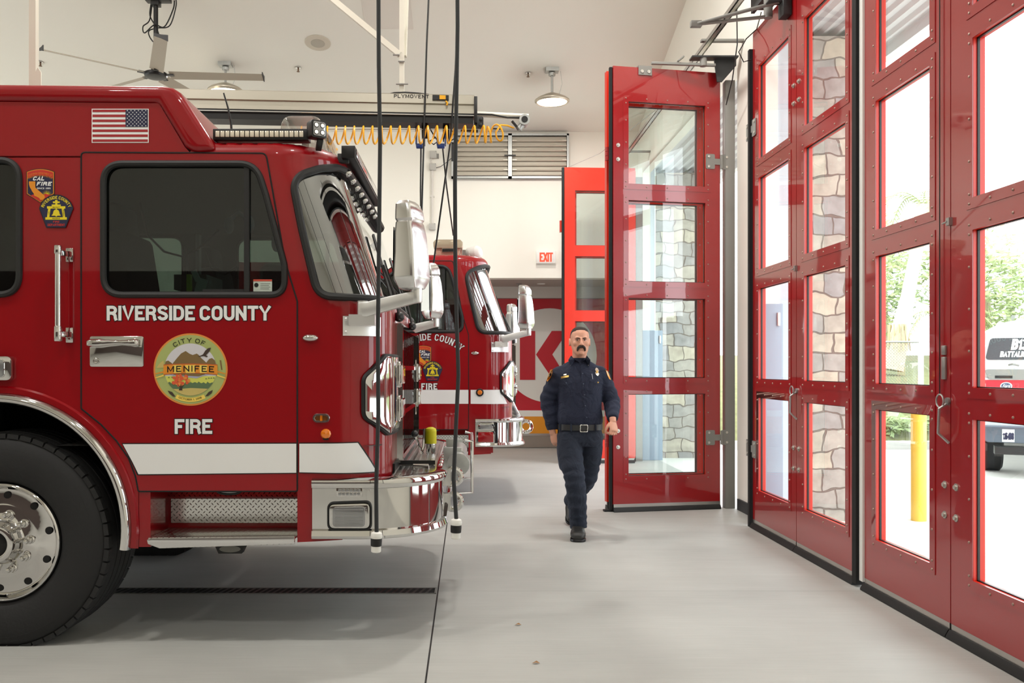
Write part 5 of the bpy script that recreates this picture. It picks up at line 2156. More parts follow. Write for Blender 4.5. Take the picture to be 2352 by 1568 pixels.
# eagle
sg([(962, 562), (1020, 540), (1050, 525), (1085, 465), (1130, 425), (1180, 415), (1160, 470), (1110, 525), (1100, 540), (1130, 558), (1110, 570), (1060, 552), (1000, 562)], 0.0034, 4)
# tree
for k in range(46):
    a, r = random.uniform(0, 2 * pi), sqrt(random.uniform(0, 1))
    x, y = 685 + 135 * r * cos(a), 965 + 92 * r * sin(a) - 14
    sg(ngon((x, y), 20 + 8 * random.random(), 7, random.random()), 0.0034 + 0.00002 * k, 9 if k % 3 else 0)
sg([(655, 1112), (715, 1112), (708, 1060), (760, 1010), (700, 1045), (690, 1000), (678, 1045), (635, 1020), (672, 1060)], 0.0046, 4)
sg([(470, 1115), (545, 1140), (600, 1215), (560, 1215), (500, 1165)], 0.0030, 4)
sg([(1210, 1105), (1140, 1140), (1085, 1210), (1130, 1205), (1190, 1160)], 0.0030, 4)
for x, y in ((490, 905), (545, 900), (1100, 925), (1145, 915), (1185, 915), (1225, 912)):
    sg([(x - 18, y + 5), (x, y - 14), (x + 18, y + 5)], 0.0030, 8)
m.build('city_seal', SEALM, dnear)
# ================================================================== second engine, behind the first
OX, OY = 0.875, 4.455
E2 = empty('fire_engine', (-1.6 + OX, YC + OY, 0), 'red fire engine with curved serif lettering, standing behind the one with the seal', 'fire engine', 'fire engines in the bays')
S2 = FPX / (Y1 + OY)
for c in COMMON:
    if c.name.startswith(('wheel_well', 'door', 'cab', 'interior', 'rear_window', 'windshield', 'wiper', 'dashboard', 'seat', 'steering', 'mirror', 'grille', 'headlight_pod', 'fender', 'wheel', 'chassis', 'step', 'hinge_cap')):
        copy_tree(c, E2)
# drop the copies of what only the first door carries
for o in list(E2.children_recursive):
    if o.name.split('.')[0] in ('city_seal', 'lettering', 'warning_sticker', 'computer_stand'):
        bpy.data.objects.remove(o)


def d2(px, py):
    return (CX + SE * ((px - CX) / S2 - OX), CY - SE * (CY - py) / S2)


def side2(px, py, off=0.0):
    return side(*d2(px, py), off) + Vector((OX, OY, 0))


def shifted(m, name, mats, parent, **k):
    m.v = [v + Vector((OX, OY, 0)) for v in m.v]
    return m.build(name, mats, parent, **k)


m = MB()
skin_patch([d2(*p) for p in ((905, 895), (1076.5, 895), (1076.5, 927), (905, 927))], 0.005, m)
skin_patch([d2(*p) for p in ((1081, 895), (1149, 894.5), (1168, 926), (1081, 927))], 0.005, m)
shifted(m, 'white_stripe', STRIPE, E2)
m = MB()
pl2 = lambda d: (lambda x, y: side2(x, -y, d))
stroke_arc(m, 'RIVERSIDE COUNTY', (985, -898), 117, 128.5, 51.5, 15, pl2(0.004), 0.15, 1, grow=0.12, serif=0.12, gap=0.22, space=0.45)
stroke_arc(m, 'RIVERSIDE COUNTY', (985, -898), 117, 128.5, 51.5, 15, pl2(0.006), 0.15, 0, serif=0.12, gap=0.22, space=0.45)
m.build('lettering', [STRIPE, BLACK], E2)
m = MB()
stroke_text(m, 'FIRE', 968, 1004, -894.5, -880, pl2(0.004), 0.2, 1, grow=0.14, serif=0.13, gap=0.24)
stroke_text(m, 'FIRE', 968, 1004, -894.5, -880, pl2(0.006), 0.2, 0, serif=0.13, gap=0.24)
m.build('lettering', [STRIPE, BLACK], E2)
cr2 = lambda x, y, off: side2(953 + (x - 190) * 0.0629, 793 + (y - 158) * 0.0650, 0.002 + off * 1.3)
m = MB()
shield(m, cr2)
m.build('shield_decal', BADGE, E2)
m = MB()
county(m, cr2)
m.build('county_decal', BADGE, E2)
m = MB()
o = SF(*unproj(*d2(1102, 901))) + Vector((OX, OY, 0))
m.lathe([(0.040, 0), (0.040, 0.012), (0.028, 0.016)], o + Vector((0, -0.004, 0)), (0, -1, 0), 20, mat=1)
m.lathe([(0.026, 0.014), (0.018, 0.026), (0.0, 0.03)], o + Vector((0, -0.004, 0)), (0, -1, 0), 20, mat=0)
m.build('round_marker', [AMBER, BLACK], E2)
# bumper
m = MB()
BZ2 = [(-0.03, 0.612), (0.0, 0.614), (0.022, 0.62), (0.028, 0.635), (0.018, 0.655), (0.004, 0.66), (0.004, 0.862), (0.018, 0.868), (0.028, 0.885), (0.02, 0.90), (0.0, 0.906), (-0.3, 0.906)]
bp2 = bumper_path(-0.80, -0.66, 0.36, Y1 - 0.01, Y1 + TW + 0.01)
sweep(bp2, BZ2, m)
b2p = shifted(m, 'bumper', CHROME, E2, angle=40)
m = MB()
m.bb(-0.86, -0.62, Y1 + 0.002, Y1 + 0.04, 0.555, 0.84)
shifted(m, 'lower_valance', RED, E2)


def box2(px0, px1, py0, py1, r, d0, d1, name, mt, parent):
    q = MB()
    a, b = d2(px0, py0), d2(px1, py1)
    q.prism(rpoly([(*T(a[0], a[1]), r), (*T(b[0], a[1]), r), (*T(b[0], b[1]), r), (*T(a[0], b[1]), r)], 5), Y1 - d1, Y1 - d0, 'xz')
    return shifted(q, name, mt, parent, bevel=0.003)


f = box2(1098, 1135, 972, 987, 0.032, 0.01, 0.022, 'marker_bezel', CHROME, b2p)
box2(1102, 1131, 974.5, 984, 0.02, 0.02, 0.028, 'marker_lens', LENS, f)
f = box2(1094, 1137, 988.5, 1018, 0.02, 0.01, 0.024, 'warning_bezel', CHROME, b2p)
box2(1098, 1133, 991.5, 1015, 0.01, 0.022, 0.030, 'warning_lens', REDLENS, f)
m = MB()
a = d2(1138.5, 970)
m.bb(T(*a)[0] - 0.008, T(*a)[0] + 0.008, Y1 - 0.02, Y1, 0.655, 0.865)
shifted(m, 'bumper_joint', BLACK, b2p)
m = MB()
c = Vector((-0.25, Y1 + 0.5, 0.79))
m.tube([c + Vector((0.06 * cos(t_), 0, 0.06 * sin(t_))) for t_ in [2 * pi * k / 20 for k in range(20)]], 0.02, 8, closed=True)
m.bb(-0.36, -0.30, c.y - 0.02, c.y + 0.02, 0.74, 0.84)
shifted(m, 'tow_eye', CHROME, b2p)
m = MB()
m.prism([(-0.46, 0.905), (-0.42, 1.07), (-0.39, 1.07), (-0.31, 0.905)], Y1 + 0.4, YC + 0.6, 'xz')
shifted(m, 'bumper_guard', POLISH, b2p, bevel=0.01)
# roof lamps
m = MB()
zR = 2.585
c2 = lambda px, Y: (px - CX) * Y / FPX
for yb_ in ():
    pass
Yl = 9.55
x0, x1 = c2(996, Yl), c2(1061, Yl)
m.prism(rpoly([(x0 + 0.0, 2.735, 0.02), (x1 - 0.0, 2.735, 0.02), (x1 + 0.01, 2.80, 0.02), (x1 - 0.02, 2.83, 0.02), (x0 + 0.02, 2.83, 0.02), (x0 - 0.005, 2.80, 0.02)], 4), Yl, Yl + 1.6, 'xz', 0)
m.prism([(x0 + 0.04, 2.62), (x1 - 0.04, 2.62), (x1 - 0.015, 2.735), (x0 + 0.012, 2.735)], Yl + 0.02, Yl + 1.58, 'xz', 1)
m.bb(x0 + 0.09, x1 - 0.09, Yl + 0.0, Yl + 0.1, 2.69, 2.735, mat=2)
lb2 = m.build('roof_light_bar', [mat('aged clear dome', (196, 186, 160), 0.2, 0.3, coat=1.0), mat('dusty light bar base', (190, 150, 128), 0.5), BLACK], E2, bevel=0.004)
m = MB()
m.prism([(x0 + 0.08, zR - 0.02), (x1 - 0.02, zR - 0.02), (x1 - 0.08, 2.68), (x0 + 0.12, 2.68)], Yl + 0.1, Yl + 1.5, 'xz')
m.bb(x1 + 0.005, x1 + 0.04, Yl + 0.1, Yl + 0.2, 2.62, 2.73)
m.build('light_bar_foot', GREYM, lb2)
m = MB()
Ys = 9.75
sx = c2(1090, Ys)
m.lathe([(0.075, 0), (0.075, 0.02), (0.05, 0.03), (0.05, 0.045)], (sx, Ys, zR - 0.005), (0, 0, 1), 20)
m.lathe([(0.075, -0.09), (0.08, -0.08), (0.08, 0.03), (0.06, 0.06), (0.03, 0.075)], (sx + 0.01, Ys, zR + 0.12), (0.85, -0.5, 0.15), 20)
m.box((sx - 0.02, Ys, zR + 0.09), (0.09, 0.10, 0.09))
m.build('roof_searchlight', WHITE, E2, bevel=0.004)

# ================================================================== overhead: fan, lamps, ceiling fittings
# ceiling fan with five blades
FY = 10.8
hub = P(358, 172, FY)
fan = empty('ceiling_fan', hub, 'large five bladed ceiling fan on a black down rod', 'ceiling fan')
m = MB()
m.lathe([(0.02, 0.03), (0.10, 0.035), (0.135, 0.02), (0.14, -0.005), (0.13, -0.03), (0.09, -0.042), (0.0, -0.046)], hub + Vector((0, 0, 0.0)), (0, 0, 1), 36)
m.lathe([(0.05, 0.03), (0.06, 0.08), (0.05, 0.11)], hub, (0, 0, 1), 24)
m.build('hub', BLACK, fan)
m = MB()
zt = ceil_z(FY)
m.cyl(hub + Vector((0, 0, 0.08)), (hub.x, hub.y, zt), 0.028, n=16)
m.build('down_rod', BLACK, fan)
m = MB()
m.bb(hub.x - 0.12, hub.x + 0.18, FY - 0.06, FY + 0.06, zt - 0.055, zt + 0.01)
m.bb(hub.x - 0.05, hub.x + 0.05, FY - 0.05, FY + 0.05, zt - 0.11, zt - 0.05)
m.build('ceiling_bracket', BLACK, fan, bevel=0.004)
m = MB()
for L in ([(-0.06, 0, -0.08), (-0.08, 0.02, -0.22), (-0.02, 0.04, -0.34), (0.02, 0.04, -0.45), (-0.02, 0.05, -0.55), (-0.09, 0.05, -0.48), (-0.10, 0.04, -0.40), (0.0, 0.05, -0.36), (0.16, 0.03, -0.34), (0.24, 0.02, -0.12), (0.25, 0, -0.02)],
          [(-0.05, 0.0, -0.1), (-0.07, -0.03, -0.3), (-0.14, -0.05, -0.38), (-0.12, -0.05, -0.46), (0.0, -0.05, -0.36), (0.12, -0.04, -0.38), (0.22, -0.02, -0.16), (0.23, 0, -0.04)]):
    m.tube(catm([Vector((hub.x, FY, zt)) + Vector(q) for q in L], None, 6), 0.008, 6)
m.build('power_cable', BLACK, fan)
BL = mat('fan blade', (176, 166, 148), 0.45)
RFAN = 1.31
for k in range(5):
    a = radians(-4 + 72 * k)
    u = Vector((cos(a), -sin(a), 0))
    v = Vector((sin(a), cos(a), 0))
    m = MB()
    tilt = radians(-16)
    rings = []
    for i in range(9):
        t_ = i / 8
        r = 0.17 + (RFAN - 0.17) * t_
        wch = 0.085 - 0.012 * t_
        cc = hub + u * r + Vector((0, 0, -0.002))
        vv = v * cos(tilt) + Vector((0, 0, sin(tilt)))
        nn = -v * sin(tilt) + Vector((0, 0, cos(tilt)))
        rings.append([cc + vv * (wch * c_) + nn * h_ for c_, h_ in ((-1, 0), (-0.5, 0.012), (0.2, 0.014), (1, 0.002), (0.2, 0.002), (-0.5, 0.001))])
    m.loft(rings)
    bl = m.build('blade', BL, fan)
    m = MB()
    m.bar(hub + u * 0.10, hub + u * 0.22, 0.06, 0.014)
    m.build('blade_arm', BLACK, bl)
    m = MB()
    vv = v * cos(tilt) + Vector((0, 0, sin(tilt)))
    e = hub + u * (RFAN + 0.004)
    m.loft([[e + vv * (0.078 * c_) + Vector((0, 0, h_)) + u * d for c_, h_ in ((-1, -0.01), (0, -0.006), (1, -0.01), (1, 0.06), (0, 0.035), (-1, 0.02))] for d in (-0.006, 0.004)])
    m.build('blade_tip', DARK, bl)


# pendant lamps
LAMP = mat('lamp lens', (255, 244, 224), 0.4, emit=((255, 238, 208), 9.0))
SHADE = mat('brushed lamp shade', (196, 188, 172), 0.35, 0.7)


def pendant(px, py, pyc, label, r=0.245):
    Y = 7.425 / ((CY - pyc) / FPX + 0.262)
    top = P(px, pyc, Y)
    z = CH + (CY - py) * Y / FPX
    return pendant_at(top.x, Y, z, label, r)


def pendant_at(x, Y, z, label, r=0.245, grp='round pendant lamps'):
    root = empty('pendant_lamp', (x, Y, z), label, 'pendant lamp', grp)
    zc = ceil_z(max(Y, 1.5))
    q = MB()
    q.lathe([(r * 0.86, -0.042), (r * 0.9, -0.05), (r, -0.03), (r, -0.015), (r * 0.86, 0.012), (r * 0.5, 0.055), (r * 0.2, 0.085), (0.03, 0.09), (0.0, 0.09)], (x, Y, z), (0, 0, 1), 36, cap=False)
    q.build('shade', SHADE, root)
    q = MB()
    q.lathe([(r * 0.85, -0.040), (r * 0.6, -0.046), (0.0, -0.048)], (x, Y, z), (0, 0, 1), 32, cap=False)
    q.build('lens', LAMP, root)
    q = MB()
    q.cyl((x, Y, z + 0.08), (x, Y, zc), 0.016, n=10)
    q.build('stem', STEEL, root)
    q = MB()
    q.bb(x - 0.09, x + 0.09, Y - 0.07, Y + 0.07, zc - 0.035, zc + 0.03)
    q.lathe([(0.045, -0.09), (0.05, -0.05), (0.03, -0.03)], (x, Y, zc), (0, 0, 1), 14)
    q.tube([(x + 0.12, Y, zc - 0.02), (x + 0.14, Y, zc - 0.2), (x + 0.10, Y, z + 0.06)], 0.003, 5)
    q.build('mount', STEEL, root)
    L = bpy.data.lights.new('lamp', 'AREA')
    L.shape = 'DISK'
    L.size = r * 1.6
    L.energy = 45 if Y > 10 else 115
    L.color = (1.0, 0.97, 0.93)
    lo = bpy.data.objects.new('lamp', L)
    COL.objects.link(lo)
    lo.parent = root
    lo.location = (0, 0, -0.06)
    return root


pendant(1268, 228, 160, 'round pendant lamp with a bright lens, hanging beyond the end of the long rail')
pendant(518, 205, 147, 'round pendant lamp half hidden behind the end of the fan blade and the rail')
# unseen fill lamps added beyond the frame, shaped like the visible pendants
for x, Y in ((-8.5, 11.8), (1.0, 7.4), (-2.9, 7.0), (-6.5, 7.0), (0.8, 2.6), (-3.2, 2.4), (-7.0, 2.4), (-0.5, -2.5), (-5.0, -2.5)):
    pendant_at(x, Y, ceil_z(max(Y, 1.5)) - 0.55, 'unseen round pendant lamp added as fill light', grp='unseen added fill lamps')


# speaker, sprinklers, access panel: on the slope of the ceiling
def on_ceil(px, py):
    return P(px, py, 7.425 / ((CY - py) / FPX + 0.262))


NC = Vector((0, -0.262, -1)).normalized()      # out of the ceiling, downwards
o = on_ceil(730, 98)
sp_ = empty('ceiling_speaker', o, 'round flush ceiling speaker with a perforated grille', 'speaker')
m = MB()
m.lathe([(0.172, -0.002), (0.172, 0.006), (0.155, 0.012), (0.105, 0.012)], o, NC, 40)
m.build('rim', mat('speaker rim', (206, 198, 182), 0.6), sp_)
m = MB()
m.lathe([(0.102, 0.010), (0.09, 0.0135), (0.0, 0.015)], o, NC, 36)
m.build('grille', mat('speaker grille', (186, 180, 166), 0.7, bump=(260, 0.6)), sp_)
for px, py, lab in ((685, 156, 'small sprinkler head on the ceiling below the round speaker'), (1213, 168, 'small sprinkler head on the ceiling beside the lit pendant lamp'), (93, 143, 'small sprinkler head on the ceiling beside the strut over the flag decal engine')):
    o = on_ceil(px, py)
    s_ = empty('sprinkler_head', o, lab, 'sprinkler', 'ceiling sprinklers')
    m = MB()
    m.lathe([(0.045, 0), (0.045, 0.006), (0.02, 0.016)], o, (0, 0, -1), 18)
    m.build('escutcheon', CHROME, s_)
    m = MB()
    m.cyl(o, o + Vector((0, 0, -0.05)), 0.012, n=10)
    m.lathe([(0.022, 0.05), (0.022, 0.055), (0.006, 0.06)], o, (0, 0, -1), 14)
    m.build('head', mat('sprinkler brass', (120, 100, 84), 0.35, 0.9), s_)
for px in (1192, 1243):
    p = P(px, 649, 14.85)
    if px == 1192:
        m = MB()
        m.lathe([(0.05, 0), (0.05, 0.012), (0.012, 0.02), (0.012, 0.05), (0.02, 0.055)], (p.x, p.y, 2.862), (0, 0, -1), 14)
        tag(m.build('sprinkler_head', GREYM), 'small sprinkler head under the grey passage ceiling', 'sprinkler')
    else:
        m = MB()
        m.lathe([(0.07, 0), (0.07, 0.012), (0.05, 0.012), (0.05, 0.006), (0.0, 0.006)], (p.x, p.y, 2.862), (0, 0, -1), 18)
        tag(m.build('downlight', WHITE), 'small round downlight in the grey passage ceiling', 'downlight')
m = MB()
A_ = [on_ceil(px, py) for px, py in ((842, 65), (949, 66), (940, -25), (826, -25))]
for i in range(4):
    m.bar(A_[i] + NC * 0.003, A_[(i + 1) % 4] + NC * 0.003, 0.012, 0.006, NC)
m.add([a + NC * 0.004 for a in A_], [(0, 1, 2, 3)])
tag(m.build('access_panel', mat('access panel', (228, 223, 214), 0.8)), 'faint square access panel in the ceiling above the rail struts', 'access panel')

# ================================================================== exhaust extraction rail and what hangs from it
YR = 8.0
r0, r1 = P(300, 205, YR), P(1093, 222, YR + 0.06)
zTop = lambda px: None
rail = empty('exhaust_rail', (r1.x, YR, r1.z), 'long aluminium vehicle exhaust rail with a black rubber slot hanging over the engines', 'exhaust rail', 'exhaust rails')
ALR = mat('rail aluminium', (184, 179, 166), 0.32, 0.85)
m = MB()
xa, xb = P(-300, 0, YR).x, P(1090, 0, YR).x
zt_, zm1, zm2, zb_ = P(0, 218, YR).z, P(0, 240, YR).z, P(0, 252, YR).z, P(0, 262, YR).z
prof = [(YR - 0.0, zt_), (YR - 0.012, zt_ - 0.01), (YR - 0.012, zm1), (YR + 0.008, zm1 - 0.006), (YR + 0.008, zm2), (YR - 0.016, zm2 - 0.006), (YR - 0.016, zb_), (YR + 0.2, zb_), (YR + 0.216, zm2 - 0.006), (YR + 0.19, zm2), (YR + 0.19, zm1), (YR + 0.212, zm1), (YR + 0.212, zt_ - 0.01), (YR + 0.2, zt_)]
m.prism(prof, xa, xb, 'yz')
SKEW = lambda q: setattr(q, 'v', [Vector((v.x, v.y + (v.x - xb) * 0.068, v.z)) for v in q.v])
SKEW(m)
m.build('beam', ALR, rail)
m = MB()
zk0, zk1 = P(0, 262, YR).z, P(0, 284, YR).z
m.bb(xa, xb - 0.01, YR + 0.0, YR + 0.19, zk1, zk0, mat=0)
m.bb(xa, xb - 0.01, YR - 0.012, YR, zk0 - 0.03, zk0, mat=0)
m.tube([(xa, YR - 0.02, P(0, 267, YR).z), (xb, YR - 0.02, P(0, 267, YR).z)], 0.006, 6, mat=1)
SKEW(m)
m.build('rubber_slot', [BLACK, ALU], rail)
m = MB()
m.bb(xb - 0.005, xb + 0.025, YR - 0.03, YR + 0.23, P(0, 284, YR).z, P(0, 223, YR).z)
e = P(1103, 282, YR)
m.prism(rpoly([(e.x - 0.045, e.z + 0.06, 0.01), (e.x + 0.03, e.z + 0.06, 0.02), (e.x + 0.03, e.z - 0.05, 0.02), (e.x - 0.02, e.z - 0.05), (e.x - 0.02, e.z - 0.08), (e.x - 0.18, e.z - 0.07), (e.x - 0.18, e.z - 0.05), (e.x - 0.045, e.z - 0.045)], 4), YR + 0.0, YR + 0.05, 'xz')
for dz in (0.03, -0.02):
    m.lathe([(0.016, 0), (0.016, 0.008)], (e.x + 0.005, YR, e.z + dz), (0, -1, 0), 12)
m.build('end_cap', BLACK, rail, bevel=0.003)
m = MB()
stroke_text(m, 'PLYMOVENT', *(P(906, 0, YR).x, P(986, 0, YR).x), P(0, 229.5, YR).z, P(0, 221, YR).z, lambda x, y: Vector((x, YR - 0.0135, y)), 0.19, 0, gap=0.16)
SKEW(m)
m.build('lettering', MATTE, rail)
m = MB()
m.bb(P(994, 0, YR).x, P(1031, 0, YR).x, YR - 0.03, YR - 0.012, P(0, 233, YR).z, P(0, 222, YR).z, mat=0)
m.bb(P(1010, 0, YR).x, P(1024, 0, YR).x, YR - 0.036, YR - 0.03, P(0, 232, YR).z, P(0, 223, YR).z, mat=1)
m.tube([P(1024, 233, YR - 0.03), P(1028, 238, YR - 0.03), P(1026, 243, YR - 0.03)], 0.008, 6, mat=1)
SKEW(m)
m.build('limit_switch', [BLACK, mat('switch yellow', (240, 176, 20), 0.5)], rail)
m = MB()
q0 = P(923, 213, YR + 0.1)
zc_ = ceil_z(YR + 0.1)
m.bb(q0.x - 0.022, q0.x + 0.022, YR + 0.08, YR + 0.124, zt_ - 0.01, zc_)
m.build('strut', CREAM, rail)
m = MB()
m.bar(P(918, 126, YR + 0.1), P(560, -170, YR + 0.1), 0.05, 0.05)
m.build('brace', CREAM, rail)
m = MB()
m.bar(P(928, 130, YR + 0.13), P(938, -170, YR + 0.35), 0.045, 0.045)
m.build('brace', CREAM, rail)
m = MB()
for px, py in ((910, 126), (922, 141), (917, 193), (930, 193)):
    c = P(px, py, YR + 0.07)
    m.cyl(c + Vector((-0.03, 0, 0)), c + Vector((0.03, 0, 0)), 0.008, n=8)
m.build('bolt', STEEL, rail)
m = MB()
m.tube([P(885, 218, YR + 0.05), P(905, 213, YR + 0.05), P(930, 212, YR + 0.05), P(960, 214, YR + 0.05), P(985, 217, YR + 0.05)], 0.007, 6)
m.build('cable', BLACK, rail)
pa, pb = P(1092, 262, YR + 0.12), P(1214, 268, YR + 0.12)
m = MB()
m.cyl(pa, pb, 0.026, n=14, mat=0)
c = P(1204, 278, YR + 0.12)
m.cyl(c + Vector((0, -0.06, 0)), c + Vector((0, 0.06, 0)), 0.05, n=16, mat=1)
m.cyl(c + Vector((0, -0.065, 0)), c + Vector((0, -0.05, 0)), 0.03, n=14, mat=2)
m.cyl(c, P(1192, 297, YR + 0.12), 0.03, n=12, mat=1)
m.cyl(P(1202, 259, YR + 0.12), P(1203, 290, YR + 0.12), 0.01, n=8, mat=1)
m.build('boom_pipe', [CREAM, STEEL, BLACK], rail)
m = MB()
m.tube([P(1094, 262, YR + 0.08), P(1130, 263, YR + 0.08), P(1165, 270, YR + 0.08), P(1200, 270, YR + 0.08)], 0.008, 6)
m.build('cable', BLACK, rail)
m = MB()
m.tube([P(660, 297, YR - 0.02), P(1100, 297, YR - 0.02), P(1180, 296, YR + 0.0)], 0.003, 5, mat=0)
m.tube([P(1176, 278, YR), P(1186, 290, YR), P(1190, 297, YR + 0.08)], 0.012, 6, mat=1)
m.cyl(P(1128, 294, YR - 0.02), P(1155, 297, YR - 0.02), 0.006, n=6, mat=1)
m.build('carrier_wire', [STEEL, BLACK], rail)

# yellow coiled air hose along the carrier wire
m = MB()
pts = []
ca, cb = P(690, 311, YR - 0.10), P(1118, 309, YR - 0.10)
turns, R_ = 20.5, 0.078
N = int(turns * 22)
for k in range(N + 1):
    t_ = k / N
    a = 2 * pi * turns * t_ + pi / 2
    c = ca.lerp(cb, t_ ** 1.03)
    pts.append(c + Vector((0.012 * sin(a), R_ * 0.8 * cos(a), R_ * sin(a))))
for k in range(1, 30):
    t_ = k / 29
    a = pi / 2 + 2 * pi * 0.5 * 0 + 2 * pi * 1.75 * t_
    c = cb.lerp(P(1154, 303, YR - 0.10), t_)
    pts.append(c + Vector((-R_ * 0.75 * t_ * cos(a), R_ * 0.8 * (1 - t_) * cos(a), R_ * sin(a))))
pts += [P(1150, 287, YR - 0.06), P(1165, 288, YR), P(1180, 294, YR + 0.06)]
m.tube(pts, 0.0085, 7)
tag(m.build('coiled_air_hose', mat('yellow air hose', (232, 168, 30), 0.4)), 'yellow coiled air hose strung under the long exhaust rail', 'air hose')

# second rail support at the left, over the near engine
r2 = empty('exhaust_rail', (-3.4, 6.8, 3.5), 'cream exhaust rail strut rising behind the roof of the near engine', 'exhaust rail', 'exhaust rails')
m = MB()
a = P(77, 190, 6.8)
m.bb(a.x - 0.026, a.x + 0.026, 6.78, 6.83, 3.45, ceil_z(6.8))
m.build('strut', CREAM, r2)
m = MB()
m.prism([(a.x, 3.45), (a.x + 0.07, 3.45), (a.x + 0.07, 3.72), (a.x + 0.045, 3.76), (a.x, 3.66)], 6.775, 6.785, 'xz')
m.build('gusset', CREAM, r2)
m = MB()
m.bb(-7.0, -2.6, 6.7, 6.9, 3.22, 3.45)
m.build('beam', ALR, r2)

# blue cord reels under the rail, each with its cable
BLUE = mat('reel blue', (28, 66, 140), 0.4)


def reel(px, label, cable):
    c = P(px, 306, YR + 0.16)
    root = empty('cord_reel', c, label, 'cord reel', 'cord reels under the rail')
    q = MB()
    for dx in (-0.045, 0.03):
        q.bb(c.x + dx, c.x + dx + 0.012, c.y - 0.05, c.y + 0.05, c.z - 0.11, c.z + 0.14)
    q.build('bracket', BLUE, root)
    q = MB()
    q.lathe([(0.03, -0.03), (0.10, -0.03), (0.10, -0.022), (0.07, -0.02), (0.07, 0.02), (0.10, 0.022), (0.10, 0.03), (0.03, 0.03)], c + Vector((0.045, 0, 0.02)), (1, 0, 0), 28)
    q.build('drum', BLACK, root)
    q = MB()
    q.box(c + Vector((-0.005, -0.02, -0.125)), (0.07, 0.05, 0.04))
    q.build('cable_guide', BLUE, root, bevel=0.006)
    q = MB()
    q.tube(cable, 0.008, 6)
    q.build('cable', BLACK, root)
    q = MB()
    q.tube([c + Vector((0.05, 0.05, 0.12)), c + Vector((0.12, 0.06, 0.0)), c + Vector((0.16, 0.06, -0.06)), c + Vector((0.12, 0.06, -0.09)), c + Vector((0.08, 0.06, -0.06)), c + Vector((0.14, 0.06, -0.02))], 0.006, 6)
    q.build('spare_loop', BLACK, root)


reel(966, 'blue cord reel under the rail with a cable falling straight down', [P(967, 332, 8.14), P(966, 440, 8.2), P(967, 520, 8.3), P(959, 700, 8.6), P(958, 745, 8.7)])
reel(1014, 'blue cord reel under the rail with a cable slanting to the second engine', [P(1016, 332, 8.14), P(1026, 430, 8.7), P(1041, 540, 9.5)])
Y_ = 8.45


def cable(name, pts, r, label):
    q = MB()
    pts = [Vector((pts[0].x, pts[0].y, ceil_z(pts[0].y) + 0.01))] + list(pts)
    q.tube(pts, r, 8)
    return tag(q.build(name, BLACK), label, 'cable')


cable('hanging_cable', [P(987, -60, 7.9), P(980, 100, 7.9), P(974, 300, 7.9), P(969, 480, 8.0), P(966, 620, 8.1), P(965, 740, 8.2)], 0.0085, 'thin black cable hanging straight down across the printed rail lettering')
cable('hanging_cable', [P(1056, -60, 7.9), P(1046, 160, 7.9), P(1034, 330, 8.0), P(1017, 450, 8.2), P(996, 603, 8.5), P(985, 660, 8.55), P(964, 735, 8.6), P(948, 800, 8.7)], 0.0085, 'thin black cable slanting down across to the mirror of the second engine')


def dropcord(pts, label):
    root = empty('drop_cord', pts[-1], label, 'drop cord', 'drop cords with plugs')
    q = MB()
    q.tube([Vector((pts[0].x, pts[0].y, ceil_z(pts[0].y) + 0.01))] + list(pts), 0.0085, 10)
    q.build('cord', mat('dark cord', (34, 36, 38), 0.6), root)
    e = Vector(pts[-1])
    q = MB()
    q.lathe([(0.014, 0.0), (0.022, -0.004), (0.0245, -0.014), (0.0235, -0.024), (0.023, -0.026)], e, (0.03, 0, 1), 20)
    q.build('cord_grip', WHITE, root)
    q = MB()
    q.lathe([(0.023, -0.024), (0.0235, -0.036), (0.0225, -0.056), (0.020, -0.058)], e, (0.03, 0, 1), 20)
    q.build('plug_body', BLACK, root)
    q = MB()
    q.lathe([(0.020, -0.056), (0.020, -0.080), (0.017, -0.083), (0.008, -0.083)], e, (0.03, 0, 1), 20)
    q.build('plug_face', WHITE, root)


YD = 3.55
dropcord([P(869, -80, YD), P(870, 150, YD), P(873, 330, YD), P(871, 520, YD), P(868, 760, YD), P(869, 950, YD), P(864, 1120, YD), P(865, 1221, YD)], 'thick black drop cord whose plug hangs in front of the chrome bumper light')
dropcord([P(1050, -80, YD + 0.1), P(1051, 60, YD + 0.1), P(1048, 250, YD + 0.1), P(1045, 420, YD + 0.1), P(1046, 600, YD + 0.1), P(1049, 740, YD + 0.1), P(1053, 860, YD + 0.1), P(1046, 1010, YD + 0.1), P(1042, 1100, YD + 0.1), P(1048, 1191, YD + 0.1)], 'thick black drop cord whose plug hangs beside the winch, clear of the bumper')

# ================================================================== back wall fittings
YB_ = BW
sW = FPX / YB_
wz = lambda py: CH + (CY - py) / sW
wx_ = lambda px: (px - CX) / sW
lv = empty('wall_louver', (wx_(1172), YB_, wz(360)), 'wide galvanised wall louvre with two banks of slats', 'louvre')
x0, x1, z0, z1 = wx_(1037), wx_(1306), wz(411), wz(309)
xm = wx_(1171)
m = MB()
for a, b in ((x0, x0 + 0.035), (x1 - 0.035, x1), (xm - 0.03, xm + 0.03)):
    m.bb(a, b, YB_ - 0.07, YB_, z0, z1)
m.bb(x0, x1, YB_ - 0.07, YB_, z1 - 0.03, z1)
m.bb(x0, x1, YB_ - 0.07, YB_, z0, z0 + 0.03)
m.build('frame', STEEL, lv)
m = MB()
m.bb(x0 + 0.03, x1 - 0.03, YB_ - 0.006, YB_ - 0.001, z0 + 0.02, z1 - 0.02)
m.build('backing', DARK, lv)
SLAT = mat('louvre slat', (206, 200, 186), 0.35, 0.35)
